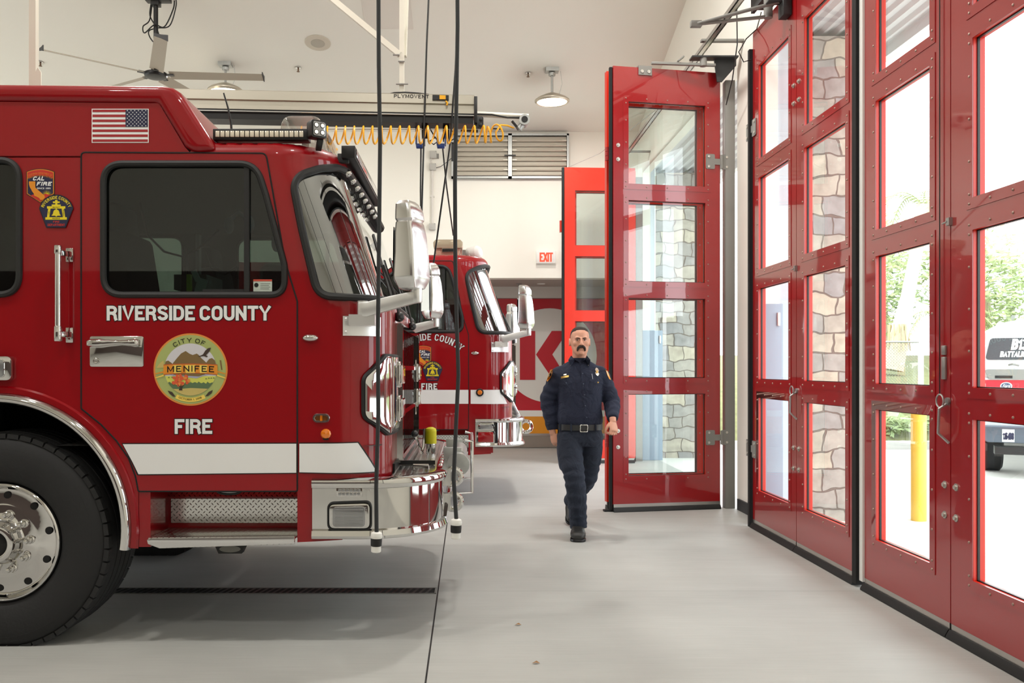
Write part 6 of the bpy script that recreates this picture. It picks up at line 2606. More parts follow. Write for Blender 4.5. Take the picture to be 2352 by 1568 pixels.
for (a, b) in ((x0 + 0.06, xm - 0.035), (xm + 0.035, x1 - 0.04)):
    nS = 8
    for k in range(nS):
        zc = z0 + 0.045 + (z1 - z0 - 0.09) * (k + 0.5) / nS
        hh = (z1 - z0 - 0.06) / nS
        q = MB()
        q.add([(a, YB_ - 0.03, zc + hh * 0.52), (b, YB_ - 0.03, zc + hh * 0.52), (b, YB_ - 0.05, zc - hh * 0.3), (a, YB_ - 0.05, zc - hh * 0.3)], [(0, 1, 2, 3)])
        q.cyl((a, YB_ - 0.055, zc - hh * 0.36), (b, YB_ - 0.055, zc - hh * 0.36), 0.016, n=8)
        if k % 2:
            for e in (a, b):
                s_ = 1 if e == a else -1
                q.bar((e, YB_ - 0.08, zc - hh * 0.36), (e + s_ * 0.07, YB_ - 0.08, zc - hh * 0.36), 0.012, 0.012)
        q.build('slat', SLAT, lv)
m = MB()
m.bb(x0 + 0.0, x0 + 0.055, YB_ - 0.10, YB_ - 0.07, wz(372), wz(330))
m.tube([(x0 + 0.03, YB_ - 0.09, wz(372)), (x0 + 0.03, YB_ - 0.09, wz(352))], 0.008, 6)
m.bb(xm - 0.09, xm + 0.09, YB_ - 0.085, YB_ - 0.07, wz(361), wz(358))
m.build('linkage', DARK, lv)

ex = empty('exit_sign', (wx_(1254), YB_, wz(591)), 'white exit sign with red letters on the back wall', 'exit sign')
m = MB()
m.bb(wx_(1231), wx_(1276), YB_ - 0.06, YB_, wz(606), wz(577))
m.build('housing', WHITE, ex, bevel=0.012)
m = MB()
stroke_text(m, 'EXIT', wx_(1239.5), wx_(1268.5), wz(602), wz(581), lambda x, y: Vector((x, YB_ - 0.0615, y)), 0.17, 0, gap=0.12)
m.build('lettering', mat('exit red', (255, 74, 48), 0.5, emit=((255, 60, 36), 0.9)), ex)
for i, (px, py, w_, h_, lab) in enumerate(((995, 356, 16, 17, 'upper grey electrical box on the back wall beside the louvre'), (994, 384, 15, 15, 'middle grey electrical box with a thin cable to the louvre'), (993, 521, 15, 15, 'lowest grey electrical box at the end of the conduit'))):
    root = empty('electrical_box', (wx_(px), YB_, wz(py)), lab, 'electrical box', 'electrical boxes on the back wall')
    m = MB()
    m.bb(wx_(px - w_ / 2), wx_(px + w_ / 2), YB_ - 0.05, YB_ + 0.004, wz(py + h_ / 2), wz(py - h_ / 2))
    m.build('housing', mat('box grey', (184, 182, 176), 0.5), root, bevel=0.004)
    m = MB()
    for a, b in ((-1, 1), (1, -1)):
        m.lathe([(0.006, 0), (0.004, 0.004)], (wx_(px + a * w_ * 0.4), YB_ - 0.05, wz(py + b * h_ * 0.4)), (0, -1, 0), 8)
    if i == 0:
        m.bb(wx_(1003), wx_(1008), YB_ - 0.035, YB_, wz(364), wz(354))
    m.build('screw', GREYM, root)
m = MB()
m.cyl((wx_(993), YB_ - 0.012, wz(392)), (wx_(993), YB_ - 0.012, wz(514)), 0.02, n=10)
m.cyl((wx_(990), YB_ - 0.012, wz(364)), (wx_(990), YB_ - 0.012, wz(377)), 0.012, n=10)
m.bb(wx_(988), wx_(998), YB_ - 0.03, YB_, wz(453), wz(450))
tag(m.build('conduit', mat('conduit grey', (212, 208, 200), 0.5)), 'thin vertical conduit between the electrical boxes on the back wall', 'conduit')
m = MB()
m.tube([(wx_(1002), YB_ - 0.03, wz(386)), (wx_(1012), YB_ - 0.04, wz(384)), (wx_(1026), YB_ - 0.04, wz(374)), (wx_(1040), YB_ - 0.04, wz(362))], 0.005, 6)
tag(m.build('louver_cable', BLACK), 'thin cable curving from the middle electrical box to the louvre', 'cable')

# ------------------------------------------------------------------ red panel with the letter K beyond the opening
YK = 15.49
sK = FPX / YK
kx = lambda px: (px - CX) / sK
kz = lambda py: CH + (CY - py) / sK
wp = empty('wall_panel', (kx(1262), YK, 0), 'large red wall panel with a red letter K in a white circle beyond the passage opening', 'wall panel')
KR = mat('panel red', (176, 12, 32), 0.4, coat=0.3)
KW = mat('panel white', (214, 210, 202), 0.5)
m = MB()
m.bb(kx(1020), kx(1500), YK - 0.02, YK, kz(942), kz(686))
m.build('red_board', KR, wp)
m = MB()
m.bb(kx(1020), kx(1500), YK - 0.02, YK, kz(956), kz(942))
m.prism([(a, b) for a, b in ngon((kx(1262), kz(816)), 108 / sK, 64)], YK - 0.026, YK - 0.02, 'xz')
m.build('white_disc', KW, wp)
m = MB()
for pl_ in ([(1194, 872), (1229, 872), (1229, 760), (1194, 760)], [(1231, 814), (1267, 760), (1304, 760), (1268, 814), (1304, 872), (1270, 872)]):
    m.prism([(kx(a), kz(b)) for a, b in pl_], YK - 0.034, YK - 0.026, 'xz')
m.build('letter', KR, wp)
m = MB()
m.bb(kx(1020), kx(1500), YK - 0.02, YK, kz(995), kz(956))
m.build('orange_band', mat('panel orange', (206, 132, 14), 0.5), wp)
m = MB()
m.bb(kx(1020), kx(1500), YK - 0.03, YK, kz(1000), kz(995))
m.build('trim_strip', ALU, wp)
m = MB()
m.bb(kx(1020), kx(1500), YK - 0.025, YK, 0.012, kz(1000))
m.build('kick_plate', mat('dull steel kick plate', (150, 140, 130), 0.4, 0.6), wp)
m = MB()
m.bb(kx(1020), kx(1500), YK - 0.05, YK, kz(686), kz(680))
m.build('head_rail', GREYM, wp)

# ------------------------------------------------------------------ floor: drain and litter
dr = empty('trench_drain', (-1.6, 5.55, 0), 'black slotted trench drain grate set in the floor under the sealed engine', 'floor drain')
m = MB()
X0d, X1d = -7.0, -0.2
m.bb(X0d, X1d, 5.475, 5.487, 0.0, 0.004)
m.bb(X0d, X1d, 5.613, 5.625, 0.0, 0.004)
m.bb(X1d - 0.012, X1d, 5.475, 5.625, 0.0, 0.004)
m.build('frame', GREYM, dr)
m = MB()
m.bb(X0d, X1d - 0.012, 5.487, 5.613, 0.0005, 0.0012)
m.build('channel', MATTE, dr)
m = MB()
k = X0d + 0.05
while k < X1d - 0.05:
    m.add([(k, 5.49, 0.004), (k + 0.018, 5.49, 0.004), (k + 0.048, 5.61, 0.004), (k + 0.03, 5.61, 0.004)], [(0, 1, 2, 3)])
    k += 0.042
m.build('grating', BLACK, dr)
for (px, py), lab in zip(((1231, 1524), (1190, 1436)), ('small dry brown leaf lying on the floor near the bottom edge', 'small dry brown scrap on the floor in front of the walking man')):
    Y = CH * FPX / (py - CY)
    c = P(px, py, Y)
    m = MB()
    m.add([(c.x - 0.02, Y, 0.003), (c.x - 0.004, Y - 0.01, 0.009), (c.x + 0.02, Y - 0.004, 0.004), (c.x + 0.004, Y + 0.012, 0.012), (c.x, Y, 0.006)], [(0, 1, 4), (1, 2, 4), (2, 3, 4), (3, 0, 4)])
    tag(m.build('dry_leaf', mat('dry leaf', (150, 112, 74), 0.8)), lab, 'leaf')
# ================================================================== outside the doors
m = MB()
m.bb(2.95, 60, -30, 15.6, -0.22, -0.02)
S('ground_apron', m, mat('front apron concrete', (205, 202, 196), 0.9, noise=(3, 0.05)), 'pale concrete apron outside the red doors', 'ground')  # the concrete's own pale colour with slight random variation
m = MB()
m.bb(-60, -13.0, -30, 40, -0.22, -0.02)
S('ground_rear', m, mat('rear apron concrete', (200, 198, 192), 0.9), 'pale concrete apron beyond the rear openings', 'ground')
m = MB()
m.prism([(15.6, -0.2), (15.6, 0.0), (15.75, 0.12), (18.5, 1.05), (26, 1.8), (70, 2.2), (70, -0.2)], 2.95, 70, 'yz')
S('ground_bank', m, mat('dry grass bank', (108, 110, 70), 0.95, noise=(6, 0.5)), 'grassy bank rising beyond the concrete apron', 'ground')
m = MB()
m.bb(2.95, 60, 15.4, 15.6, -0.1, 0.12)
S('trim_4', m, mat('kerb concrete', (190, 188, 184), 0.9), 'concrete kerb along the foot of the grassy bank', 'kerb')
STONE = stone_mat('stacked stone cladding')
for i, (a, b, nm, lab) in enumerate(((8.2, 8.7, 'wall_pier', 'stone clad pier outside between the two door bays'), (13.95, 14.5, 'wall_pier', 'stone clad pier outside at the far end of the second bay'))):
    m = MB()
    m.bb(2.95, 3.92, a, b, -0.05, 4.55)
    S(nm, m, STONE, lab, 'pier', bevel=0.012)
    m = MB()
    m.bb(2.84, 2.95, a - 0.2, b + 0.1, -0.05, 4.6)
    S('wall_return', m, mat('exterior plaster', (198, 204, 212), 0.8), 'pale plaster return beside the stone pier' if i == 0 else 'pale plaster return beside the far stone pier', 'wall')
PANEL = mat('blue grey steel cabinet', (150, 162, 178), 0.45)
for y, lab in ((7.86, 'tall blue grey steel cabinet outside the closed doors'), (13.42, 'tall blue grey steel cabinet outside the open bay')):
    c = empty('utility_cabinet', (2.7, y, 0), lab, 'cabinet', 'tall steel cabinets at the jambs')
    m = MB()
    xr = 2.845 if y < 10 else 3.0
    m.bb(2.585, xr, y, y + 0.11, 0.0, 2.0)
    m.build('body', PANEL, c, bevel=0.006)
    m = MB()
    m.bb(xr - 0.055, xr - 0.03, y - 0.015, y, 1.80, 1.92)
    m.build('handle', WHITE, c, bevel=0.004)
# canopy of corrugated sheet
m = MB()
pts = []
x = 2.86
while x < 4.15:
    pts += [(x, 4.60), (x + 0.03, 4.635), (x + 0.075, 4.635), (x + 0.105, 4.60)]
    x += 0.135
poly = pts + [(4.19, 4.60), (4.19, 4.80), (2.86, 4.80)]
m.prism(poly, -3.0, 16.0, 'xz')
S('roof_canopy', m, mat('pale corrugated canopy', (206, 208, 210), 0.5), 'pale corrugated canopy over the outside of the doors', 'canopy')
m = MB()
m.bb(4.16, 4.24, -3.0, 16.0, 4.52, 4.86)
S('trim_5', m, mat('canopy fascia', (220, 222, 224), 0.5), 'pale fascia along the edge of the canopy', 'fascia')

# bollard
bo = empty('bollard', (4.26, 8.23, 0), 'yellow steel bollard standing outside the closed doors', 'bollard')
m = MB()
m.lathe([(0.068, -0.03), (0.068, 1.02), (0.055, 1.055), (0.03, 1.075), (0.0, 1.08)], (4.26, 8.23, 0), (0, 0, 1), 24)
m.build('post', mat('bollard yellow', (232, 196, 72), 0.5), bo)

# rescue pickup
TX, TY = 6.74, 11.6
sP = FPX / TY
YAW = radians(27)


def vx(px):
    k_ = (px - CX) / FPX
    return TX + (k_ * TY - TX) / (cos(YAW) + sin(YAW) * k_)


vz = lambda py: CH + (CY - py) / sP
pk = empty('pickup_truck', (TX + 1.0, TY + 2.5, 0), 'white command pickup with a red stripe and rear window lettering, parked outside', 'pickup truck')
WP = mat('vehicle white', (216, 218, 220), 0.25, coat=0.8)
m = MB()
x0, x1 = TX, TX + 2.02
m.prism(rpoly([(x0 + 0.06, 0.55, 0.05), (x0, 0.75), (x0 - 0.01, 1.30, 0.08), (x1 + 0.01, 1.30, 0.08), (x1, 0.75), (x1 - 0.06, 0.55, 0.05)], 4), TY, TY + 5.6, 'xz')
m.build('body', WP, pk, bevel=0.03, seg=3)
m = MB()
tp = [(x0 + 0.02, 1.28), (x0 + 0.03, 1.40), (x0 + 0.20, 1.92), (x0 + 0.29, 2.01), (x0 + 0.45, 2.04), (x1 - 0.45, 2.04), (x1 - 0.29, 2.01), (x1 - 0.20, 1.92), (x1 - 0.03, 1.40), (x1 - 0.02, 1.28)]
m.prism(tp, TY + 0.02, TY + 4.1, 'xz')
tpr = m.build('topper', WP, pk, bevel=0.03, seg=3)
m = MB()
wpoly = rpoly([(vx(2263), vz(826), 0.04), (vx(2275), vz(777), 0.05), (x1 - 0.24, vz(777), 0.05), (x1 - 0.16, vz(826), 0.04)], 5)
m.prism(wpoly, TY + 0.006, TY + 0.03, 'xz', 0)
m.build('rear_window', mat('dark screened window', (62, 66, 72), 0.2, noise=(90, 0.3)), tpr)
m = MB()
pv = lambda x, y: Vector((x, TY + 0.002, y))
stroke_text(m, 'B13', vx(2323), vx(2358), vz(804), vz(779), pv, 0.22, 0, shear=0.15)
m.build('lettering', STRIPE, tpr)
m = MB()
stroke_text(m, 'BATTALION CHIEF', vx(2297), vx(2400), vz(820), vz(807), pv, 0.22, 0, shear=0.15)
m.build('lettering', STRIPE, tpr)
m = MB()
m.bb(x0 + 0.01, x1 - 0.01, TY - 0.004, TY + 0.0, vz(898), vz(872))
m.build('red_stripe', mat('vehicle stripe red', (190, 30, 48), 0.3), pk)
m = MB()
oc = (vx(2311), vz(885.5))
m.prism(ngon(oc, (0.068, 0.05), 28), TY - 0.014, TY, 'xz', 0)
m.prism(ngon(oc, (0.057, 0.04), 28), TY - 0.017, TY - 0.014, 'xz', 1)
text_fit(m, 'Ford', oc[0] - 0.042, oc[0] + 0.038, oc[1] - 0.02, oc[1] + 0.022, lambda x, y: Vector((x, TY - 0.019, y)), 0.01, 0, shear=0.3)
m.build('emblem', [WHITE, mat('emblem blue', (70, 84, 110), 0.3)], pk)
m = MB()
m.prism(rpoly([(vx(2260), vz(848), 0.03), (x1 - 0.12, vz(848), 0.03), (x1 - 0.15, vz(870), 0.03), (vx(2272), vz(870), 0.03)], 4), TY - 0.03, TY + 0.01, 'xz', 0)
m.bb(vx(2285), vx(2325), TY - 0.034, TY - 0.028, vz(868), vz(862), mat=1)
m.tube([(vx(2316), TY - 0.02, vz(838)), (vx(2325), TY - 0.04, vz(836)), (vx(2340), TY - 0.02, vz(839))], 0.012, 6, mat=0)
m.build('tailgate_handle', [GREYM, BLACK], pk)
m = MB()
m.prism(rpoly([(vx(2246), vz(975), 0.03), (x1 - 0.05, vz(975), 0.03), (x1 - 0.10, vz(1014), 0.05), (vx(2262), vz(1012), 0.05)], 4), TY - 0.16, TY + 0.08, 'xz')
bm_ = m.build('rear_bumper', mat('bumper grey', (96, 104, 116), 0.35, 0.5), pk, bevel=0.01)
m = MB()
m.bb(vx(2246), vx(2266), TY - 0.12, TY - 0.02, vz(1032), vz(1016))
m.bb(vx(2282), vx(2350), TY - 0.2, TY, vz(1038), vz(1020))
m.build('hitch', BLACK, bm_)
m = MB()
m.bb(vx(2299), vx(2327), TY - 0.172, TY - 0.16, vz(1010), vz(982), mat=0)
stroke_text(m, '1164D8', vx(2301), vx(2325), vz(1005), vz(989), lambda x, y: Vector((x, TY - 0.174, y)), 0.18, 1)
m.build('number_plate', [WHITE, NAVY], bm_)
m = MB()
m.bb(x0 + 0.02, x0 + 0.14, TY - 0.02, TY + 0.02, 0.85, 1.22)
m.build('tail_lamp', REDLENS, pk, bevel=0.01)
m = MB()
m.bb(x0 + 0.6, x1 - 0.6, TY + 0.3, TY + 0.55, 2.04, 2.12, mat=0)
m.build('roof_beacon', mat('beacon orange', (230, 150, 90), 0.3), tpr, bevel=0.01)
for wy in (TY + 0.95, TY + 4.5):
    for wx2 in (x0 + 0.26, x1 - 0.26):
        m = MB()
        m.lathe([(0.22, -0.12), (0.34, -0.13), (0.38, -0.10), (0.38, 0.10), (0.34, 0.13), (0.22, 0.12)], (wx2, wy, 0.36), (1, 0, 0), 28)
        m.build('wheel', TYRE, pk)

pv_ = Vector((TX, TY, 0))
pk.location = pv_ + Matrix.Rotation(-YAW, 3, 'Z') @ (pk.location - pv_)
pk.rotation_euler = (0, 0, -YAW)

# planting and fence on the bank
LEAF = [mat('leaf pale green', (160, 172, 120), 0.8, noise=(30, 0.2)), mat('leaf green', (134, 150, 100), 0.8, noise=(30, 0.2)), mat('dry frond', (186, 174, 132), 0.85)]
BARK = mat('pale bark', (196, 182, 160), 0.9, noise=(14, 0.2))


def foliage(c, r, n, size, mi, parent, name='crown', seed=1, upright=False):
    rnd = random.Random(seed)
    q = MB()
    for _ in range(n):
        d = Vector((rnd.gauss(0, 1), rnd.gauss(0, 1), rnd.gauss(0, 1))).normalized()
        p = Vector(c) + Vector((d.x * r[0], d.y * r[1], d.z * r[2])) * rnd.uniform(0.35, 1.0)
        a = Vector((rnd.gauss(0, 1), rnd.gauss(0, 1), rnd.gauss(0, 0.6))).normalized()
        b = a.orthogonal().normalized()
        s1, s2 = size * rnd.uniform(0.6, 1.3), size * 0.35 * rnd.uniform(0.6, 1.2)
        q.add([p - a * s1, p + b * s2, p + a * s1, p - b * s2], [(0, 1, 2, 3)])
    return q.build(name, LEAF[mi], parent, weld=False, fixn=False)


def tree(x, y, z, h, r, label, mi, n, size, lean=(0, 0), seed=1, rt=0.12):
    root = empty('tree', (x, y, z), label, 'tree', 'trees beyond the apron')
    q = MB()
    q.tube([(x, y, z - 0.1), (x + lean[0] * 0.4, y, z + h * 0.4), (x + lean[0], y, z + h)], [rt * 1.4, rt, rt * 0.7], 10)
    q.build('trunk', BARK, root)
    foliage((x + lean[0], y, z + h), r, n, size, mi, root, seed=seed)


tree(10.6, 24, 1.7, 2.6, (2.0, 1.6, 2.0), 'pale green leafy tree on the bank behind the wire fence', 0, 2400, 0.12, seed=2)
tree(14.6, 24.5, 1.7, 1.9, (1.6, 1.4, 1.9), 'bushy green tree on the bank beside the parked pickup', 0, 2400, 0.12, seed=4)
tree(12.9, 27, 1.8, 2.4, (1.6, 1.6, 1.8), 'darker green tree farther back on the bank', 1, 1800, 0.13, seed=6)
pm = empty('palm_tree', (9.9, 20.5, 1.2), 'palm with a thick pale leaning trunk on the bank', 'palm tree')
q = MB()
q.tube([P(2050, 850, 20.5), P(2068, 760, 20.5), P(2085, 680, 20.5), P(2108, 560, 20.5), P(2120, 470, 20.5)], [0.24, 0.20, 0.15, 0.14, 0.16], 14)
q.build('trunk', BARK, pm)
q = MB()
rnd = random.Random(5)
for k in range(40):
    a = rnd.uniform(0, 2 * pi)
    c = P(2062, 755, 20.5)
    L = rnd.uniform(0.3, 0.7)
    q.bar(c + Vector((0.22 * cos(a), 0.22 * sin(a), 0.1)), c + Vector((0.45 * L * cos(a), 0.45 * L * sin(a), -L * 0.8)), 0.02, 0.008)
q.build('dead_skirt', LEAF[2], pm)


def frond(c, a, L, droop, parent):
    q = MB()
    d = Vector((cos(a), sin(a) * 0.6, 0))
    pts = [c + d * (L * t_) + Vector((0, 0, 0.35 * L * sin(t_ * 2.2) - droop * t_ * t_)) for t_ in [k / 9 for k in range(10)]]
    q.tube(pts, 0.012, 5)
    for i in range(1, 10):
        for s_ in (-1, 1):
            for j in (0, 0.5):
                p = pts[i - 1].lerp(pts[i], j + 0.25)
                t = (pts[i] - pts[i - 1]).normalized()
                sd = t.cross(Vector((0, 0, 1))).normalized() * s_
                e = p + sd * 0.28 + t * 0.15 + Vector((0, 0, -0.12))
                q.add([p, p + t * 0.035, e], [(0, 1, 2)])
    q.build('frond', LEAF[0], parent, weld=False, fixn=False)


for k in range(7):
    frond(P(2120, 470, 20.5), k * 0.9, 1.5, 0.9, pm)
pm2 = empty('palm_shrub', (11.4, 21.6, 1.4), 'low arching palm shrub beside the leaning palm trunk', 'shrub')
q = MB()
c = Vector((12.0, 21.8, 1.35))
q.tube([c, c + Vector((0, 0, 1.3))], [0.14, 0.1], 10)
q.build('trunk', BARK, pm2)
for k in range(9):
    frond(c + Vector((0, 0, 1.3)), k * 0.72, 1.3, 0.9, pm2)
for i, (px, Y, w_) in enumerate(((2030, 16.2, 0.35), (2062, 16.0, 0.3), (2092, 16.3, 0.3), (2140, 16.2, 0.35), (2242, 16.2, 0.45))):
    b_ = P(px, 1000, Y)
    root = empty('ground_shrub', (b_.x, Y, 0.25), ['low shrub at the kerb below the middle of the wire fence', 'low shrub at the kerb below the palm trunk', 'low shrub at the kerb directly beside the yellow bollard', 'low shrub at the kerb hidden behind the door joint', 'low shrub at the kerb behind the pickup corner'][i], 'shrub', 'low shrubs at the kerb')
    foliage((b_.x, Y, 0.35), (w_ + 0.15, 0.3, 0.22), 130, 0.09, 1 if i % 2 else 0, root, 'foliage', seed=10 + i)
fe = empty('wire_fence', (9.4, 18.3, 1.0), 'chain link fence panel on the bank with a white end post', 'fence')
FY_ = 18.3
q = MB()
xa_, xb_ = P(1985, 0, FY_).x, P(2115, 0, FY_).x
za_, zb2 = 0.98, P(0, 785, FY_).z
k = xa_ - (zb2 - za_)
st_ = 0.062
while k < xb_:
    for s_ in (0, 1):
        p0, p1 = (k, za_), (k + (zb2 - za_), zb2)
        if s_:
            p0, p1 = (k, zb2), (k + (zb2 - za_), za_)
        t0 = max(0, (xa_ - p0[0]) / (p1[0] - p0[0]))
        t1 = min(1, (xb_ - p0[0]) / (p1[0] - p0[0]))
        if t1 > t0:
            f_ = lambda t: Vector((p0[0] + (p1[0] - p0[0]) * t, FY_ + 0.004 * s_, p0[1] + (p1[1] - p0[1]) * t))
            q.tube([f_(t0), f_(t1)], 0.0035, 4, caps=False)
    k += st_
q.build('wire_mesh', GREYM, fe)
q = MB()
q.cyl((xa_, FY_, zb2), (xb_, FY_, zb2), 0.02, n=8)
q.build('top_rail', STEEL, fe)
q = MB()
q.cyl((xb_, FY_, 0.85), (xb_, FY_, zb2 + 0.05), 0.055, n=12)
q.build('end_post', WHITE, fe)
bb_ = empty('billboard', (26, 40, 5), 'pale distant billboard picturing a person in a blue shirt', 'billboard')
q = MB()
q.bb(23.4, 31, 40, 40.2, 4.55, 7.0)
q.build('panel', mat('washed out poster', (216, 222, 232), 0.8), bb_)
q = MB()
q.prism([(25.5, 4.9), (25.7, 5.5), (26.3, 5.85), (26.75, 5.95), (26.75, 6.1), (26.6, 6.3), (26.75, 6.5), (27.0, 6.5), (27.15, 6.3), (27.0, 6.1), (27.0, 5.95), (27.6, 5.8), (27.9, 5.2), (27.9, 4.9)], 39.95, 40, 'xz')
q.build('printed_figure', mat('poster blue', (120, 132, 160), 0.8), bb_)
for x in (25.0, 29.5):
    q = MB()
    q.cyl((x, 40.1, 1.5), (x, 40.1, 4.6), 0.18, n=12)
    q.build('post', GREYM, bb_)
# ================================================================== the walking man
from mathutils.bvhtree import BVHTree
PX, PY = 0.942, 7.33
SP_ = FPX / PY
man = empty('person', (PX, PY, 0), 'man with a dark moustache in navy uniform shirt and trousers, walking towards the camera', 'person')
ROOT = Vector((PX, PY, 0))


def L(x, y, z):
    return ROOT + Vector((x, y, z))


def LP(px, py, Y=PY):
    return P(px, py, Y)


def oval(c, u, v, a, b, n=20, p=2.0, bump=None):
    out = []
    for k in range(n):
        t = 2 * pi * k / n
        ct, st = cos(t), sin(t)
        e = 2.0 / p
        x = a * (abs(ct) ** e) * (1 if ct >= 0 else -1)
        y = b * (abs(st) ** e) * (1 if st >= 0 else -1)
        f = 1 + (bump(t) if bump else 0)
        out.append(Vector(c) + u * x * f + v * y * f)
    return out


def limb(mb, pts, radii, n=18, ell=1.0, fold=None):
    """tapered tube through pts; radii per point; fold(i, angle) -> relative swelling."""
    pts = [Vector(p) for p in pts]
    N = len(pts)
    rings = []
    for i in range(N):
        t = (pts[min(i + 1, N - 1)] - pts[max(i - 1, 0)]).normalized()
        u = Vector((1, 0, 0)) - t * t.x
        u.normalize()
        v = t.cross(u).normalized()
        r = radii[i]
        rings.append(oval(pts[i], u, v, r, r * ell, n, bump=(lambda a, i=i: fold(i, a)) if fold else None))
    mb.loft(rings)


def fuse(mb, name, mats, parent, voxel, smooth=4, factor=0.5, matfn=None):
    """Melts overlapping closed shapes into one continuous skin."""
    t = mb.build('fuse_tmp', mats, None)
    t.modifiers.new('r', 'REMESH').mode = 'VOXEL'
    t.modifiers['r'].voxel_size = voxel
    t.modifiers['r'].use_smooth_shade = True
    sm = t.modifiers.new('s', 'SMOOTH')
    sm.iterations = smooth
    sm.factor = factor
    bpy.context.view_layer.update()
    dg = bpy.context.evaluated_depsgraph_get()
    me = bpy.data.meshes.new_from_object(t.evaluated_get(dg))
    bpy.data.objects.remove(t)
    org = Vector((0, 0, 0))
    q = parent
    while q is not None:
        org += q.location
        q = q.parent
    me.transform(Matrix.Translation(-org))
    me.materials.clear()
    for m_ in mats:
        me.materials.append(m_)
    for p in me.polygons:
        p.use_smooth = True
        p.material_index = matfn(p.center + org) if matfn else 0
    o = bpy.data.objects.new(name, me)
    COL.objects.link(o)
    o.parent = parent
    me.name = name
    return o


def cloth(name, col):
    m, t, b = nt(name)
    b.inputs['Base Color'].default_value = (*lin(col), 1)
    b.inputs['Roughness'].default_value = 0.85
    b.inputs['Sheen Weight'].default_value = 0.12
    b.inputs['Sheen Tint'].default_value = (*lin((90, 110, 150)), 1)
    tc = t.nodes.new('ShaderNodeTexCoord')
    n = t.nodes.new('ShaderNodeTexNoise')
    n.inputs['Scale'].default_value = 9
    n.inputs['Detail'].default_value = 3
    n.inputs['Distortion'].default_value = 1.2
    t.links.new(tc.outputs['Object'], n.inputs['Vector'])
    bp = t.nodes.new('ShaderNodeBump')
    bp.inputs['Strength'].default_value = 0.7
    bp.inputs['Distance'].default_value = 0.03
    t.links.new(n.outputs['Fac'], bp.inputs['Height'])
    t.links.new(bp.outputs['Normal'], b.inputs['Normal'])
    return m


SKIN = mat('skin', (206, 150, 124), 0.5, noise=(30, 0.07))
SKIN.node_tree.nodes['Principled BSDF'].inputs['Subsurface Weight'].default_value = 0.12
SKIN.node_tree.nodes['Principled BSDF'].inputs['Subsurface Radius'].default_value = (0.01, 0.004, 0.002)
SHIRT = cloth('navy shirt cloth', (19, 25, 46))
TROUS = cloth('navy trouser cloth', (22, 29, 44))
HAIR = mat('dark brown hair', (44, 33, 27), 0.8, bump=(300, 0.4))
LEATHER = mat('black leather', (40, 39, 38), 0.45)
GOLD = mat('brass plate', (206, 170, 96), 0.3, 0.8)

# ------------------------------------------------------------------ skeleton
X_, Y_a, Z_a = Vector((1, 0, 0)), Vector((0, 1, 0)), Vector((0, 0, 1))
hipz = 0.93
RSH, REL, RWR = L(-0.176, 0.01, 1.362), L(-0.262, 0.05, 1.150), L(-0.232, 0.02, 0.905)
LSH, LEL, LWR = L(0.172, 0.01, 1.362), L(0.272, 0.03, 1.135), L(0.248, -0.16, 1.005)
RHP, RKN, RAN = L(-0.085, 0.0, 0.90), L(-0.058, -0.10, 0.49), L(-0.030, -0.03, 0.10)
LHP, LKN, LAN = L(0.085, 0.02, 0.90), L(0.088, 0.17, 0.475), L(0.005, 0.66, 0.20)

# ------------------------------------------------------------------ body: one skin from head to ankles, hands included
b = MB()
HC = L(-0.005, -0.035, 1.648)


def hp(x, y, z):
    return HC + Vector((x, y, z))


rings = []
# skull and face, rings from chin to crown: (dz, half width, front y, back y)
for dz, a, yf, yb in ((-0.124, 0.024, -0.078, -0.040), (-0.119, 0.040, -0.085, -0.018), (-0.104, 0.054, -0.090, 0.010), (-0.084, 0.064, -0.090, 0.035), (-0.060, 0.070, -0.090, 0.060), (-0.035, 0.0735, -0.089, 0.082),
                      (-0.010, 0.0755, -0.089, 0.094), (0.015, 0.0765, -0.086, 0.100), (0.040, 0.0765, -0.086, 0.102), (0.065, 0.073, -0.080, 0.098), (0.085, 0.064, -0.068, 0.086), (0.100, 0.050, -0.046, 0.066), (0.109, 0.032, -0.022, 0.040), (0.113, 0.012, 0.0, 0.018)):
    c = hp(0, (yf + yb) / 2, dz)
    rings.append(oval(c, X_, Y_a, a, (yb - yf) / 2, 28, 2.25))
b.loft(rings)
# brow ridge, cheekbones, nose, lips, chin
for sx in (-1, 1):
    b.ell(hp(sx * 0.030, -0.080, 0.022), (0.026, 0.013, 0.013), 12, 8)
    b.ell(hp(sx * 0.042, -0.062, -0.026), (0.026, 0.021, 0.026), 12, 8)
    b.ell(hp(sx * 0.012, -0.100, -0.035), (0.010, 0.011, 0.009), 10, 8)
    # ears
    er = []
    for t_ in range(14):
        a = 2 * pi * t_ / 14
        er.append((0.018 * cos(a) + 0.004 * sin(a), 0.034 * sin(a)))
    b.loft([[hp(sx * (0.072 + d * (1 if k_ else 0)), 0.012 + y * s_ + (0.006 if k_ else 0), -0.012 + z * s_) for y, z in er] for k_, (d, s_) in enumerate(((0.0, 0.7), (0.012, 1.0), (0.017, 0.95)))])
b.loft([oval(hp(0, yy, zz), X_, Y_a, a, d, 12) for zz, yy, a, d in ((0.024, -0.086, 0.008, 0.008), (0.0, -0.095, 0.009, 0.013), (-0.022, -0.104, 0.0125, 0.016), (-0.034, -0.106, 0.015, 0.017), (-0.043, -0.098, 0.012, 0.012))])
b.ell(hp(0, -0.090, -0.068), (0.022, 0.010, 0.007), 12, 8)
b.ell(hp(0, -0.084, -0.103), (0.024, 0.016, 0.016), 12, 8)
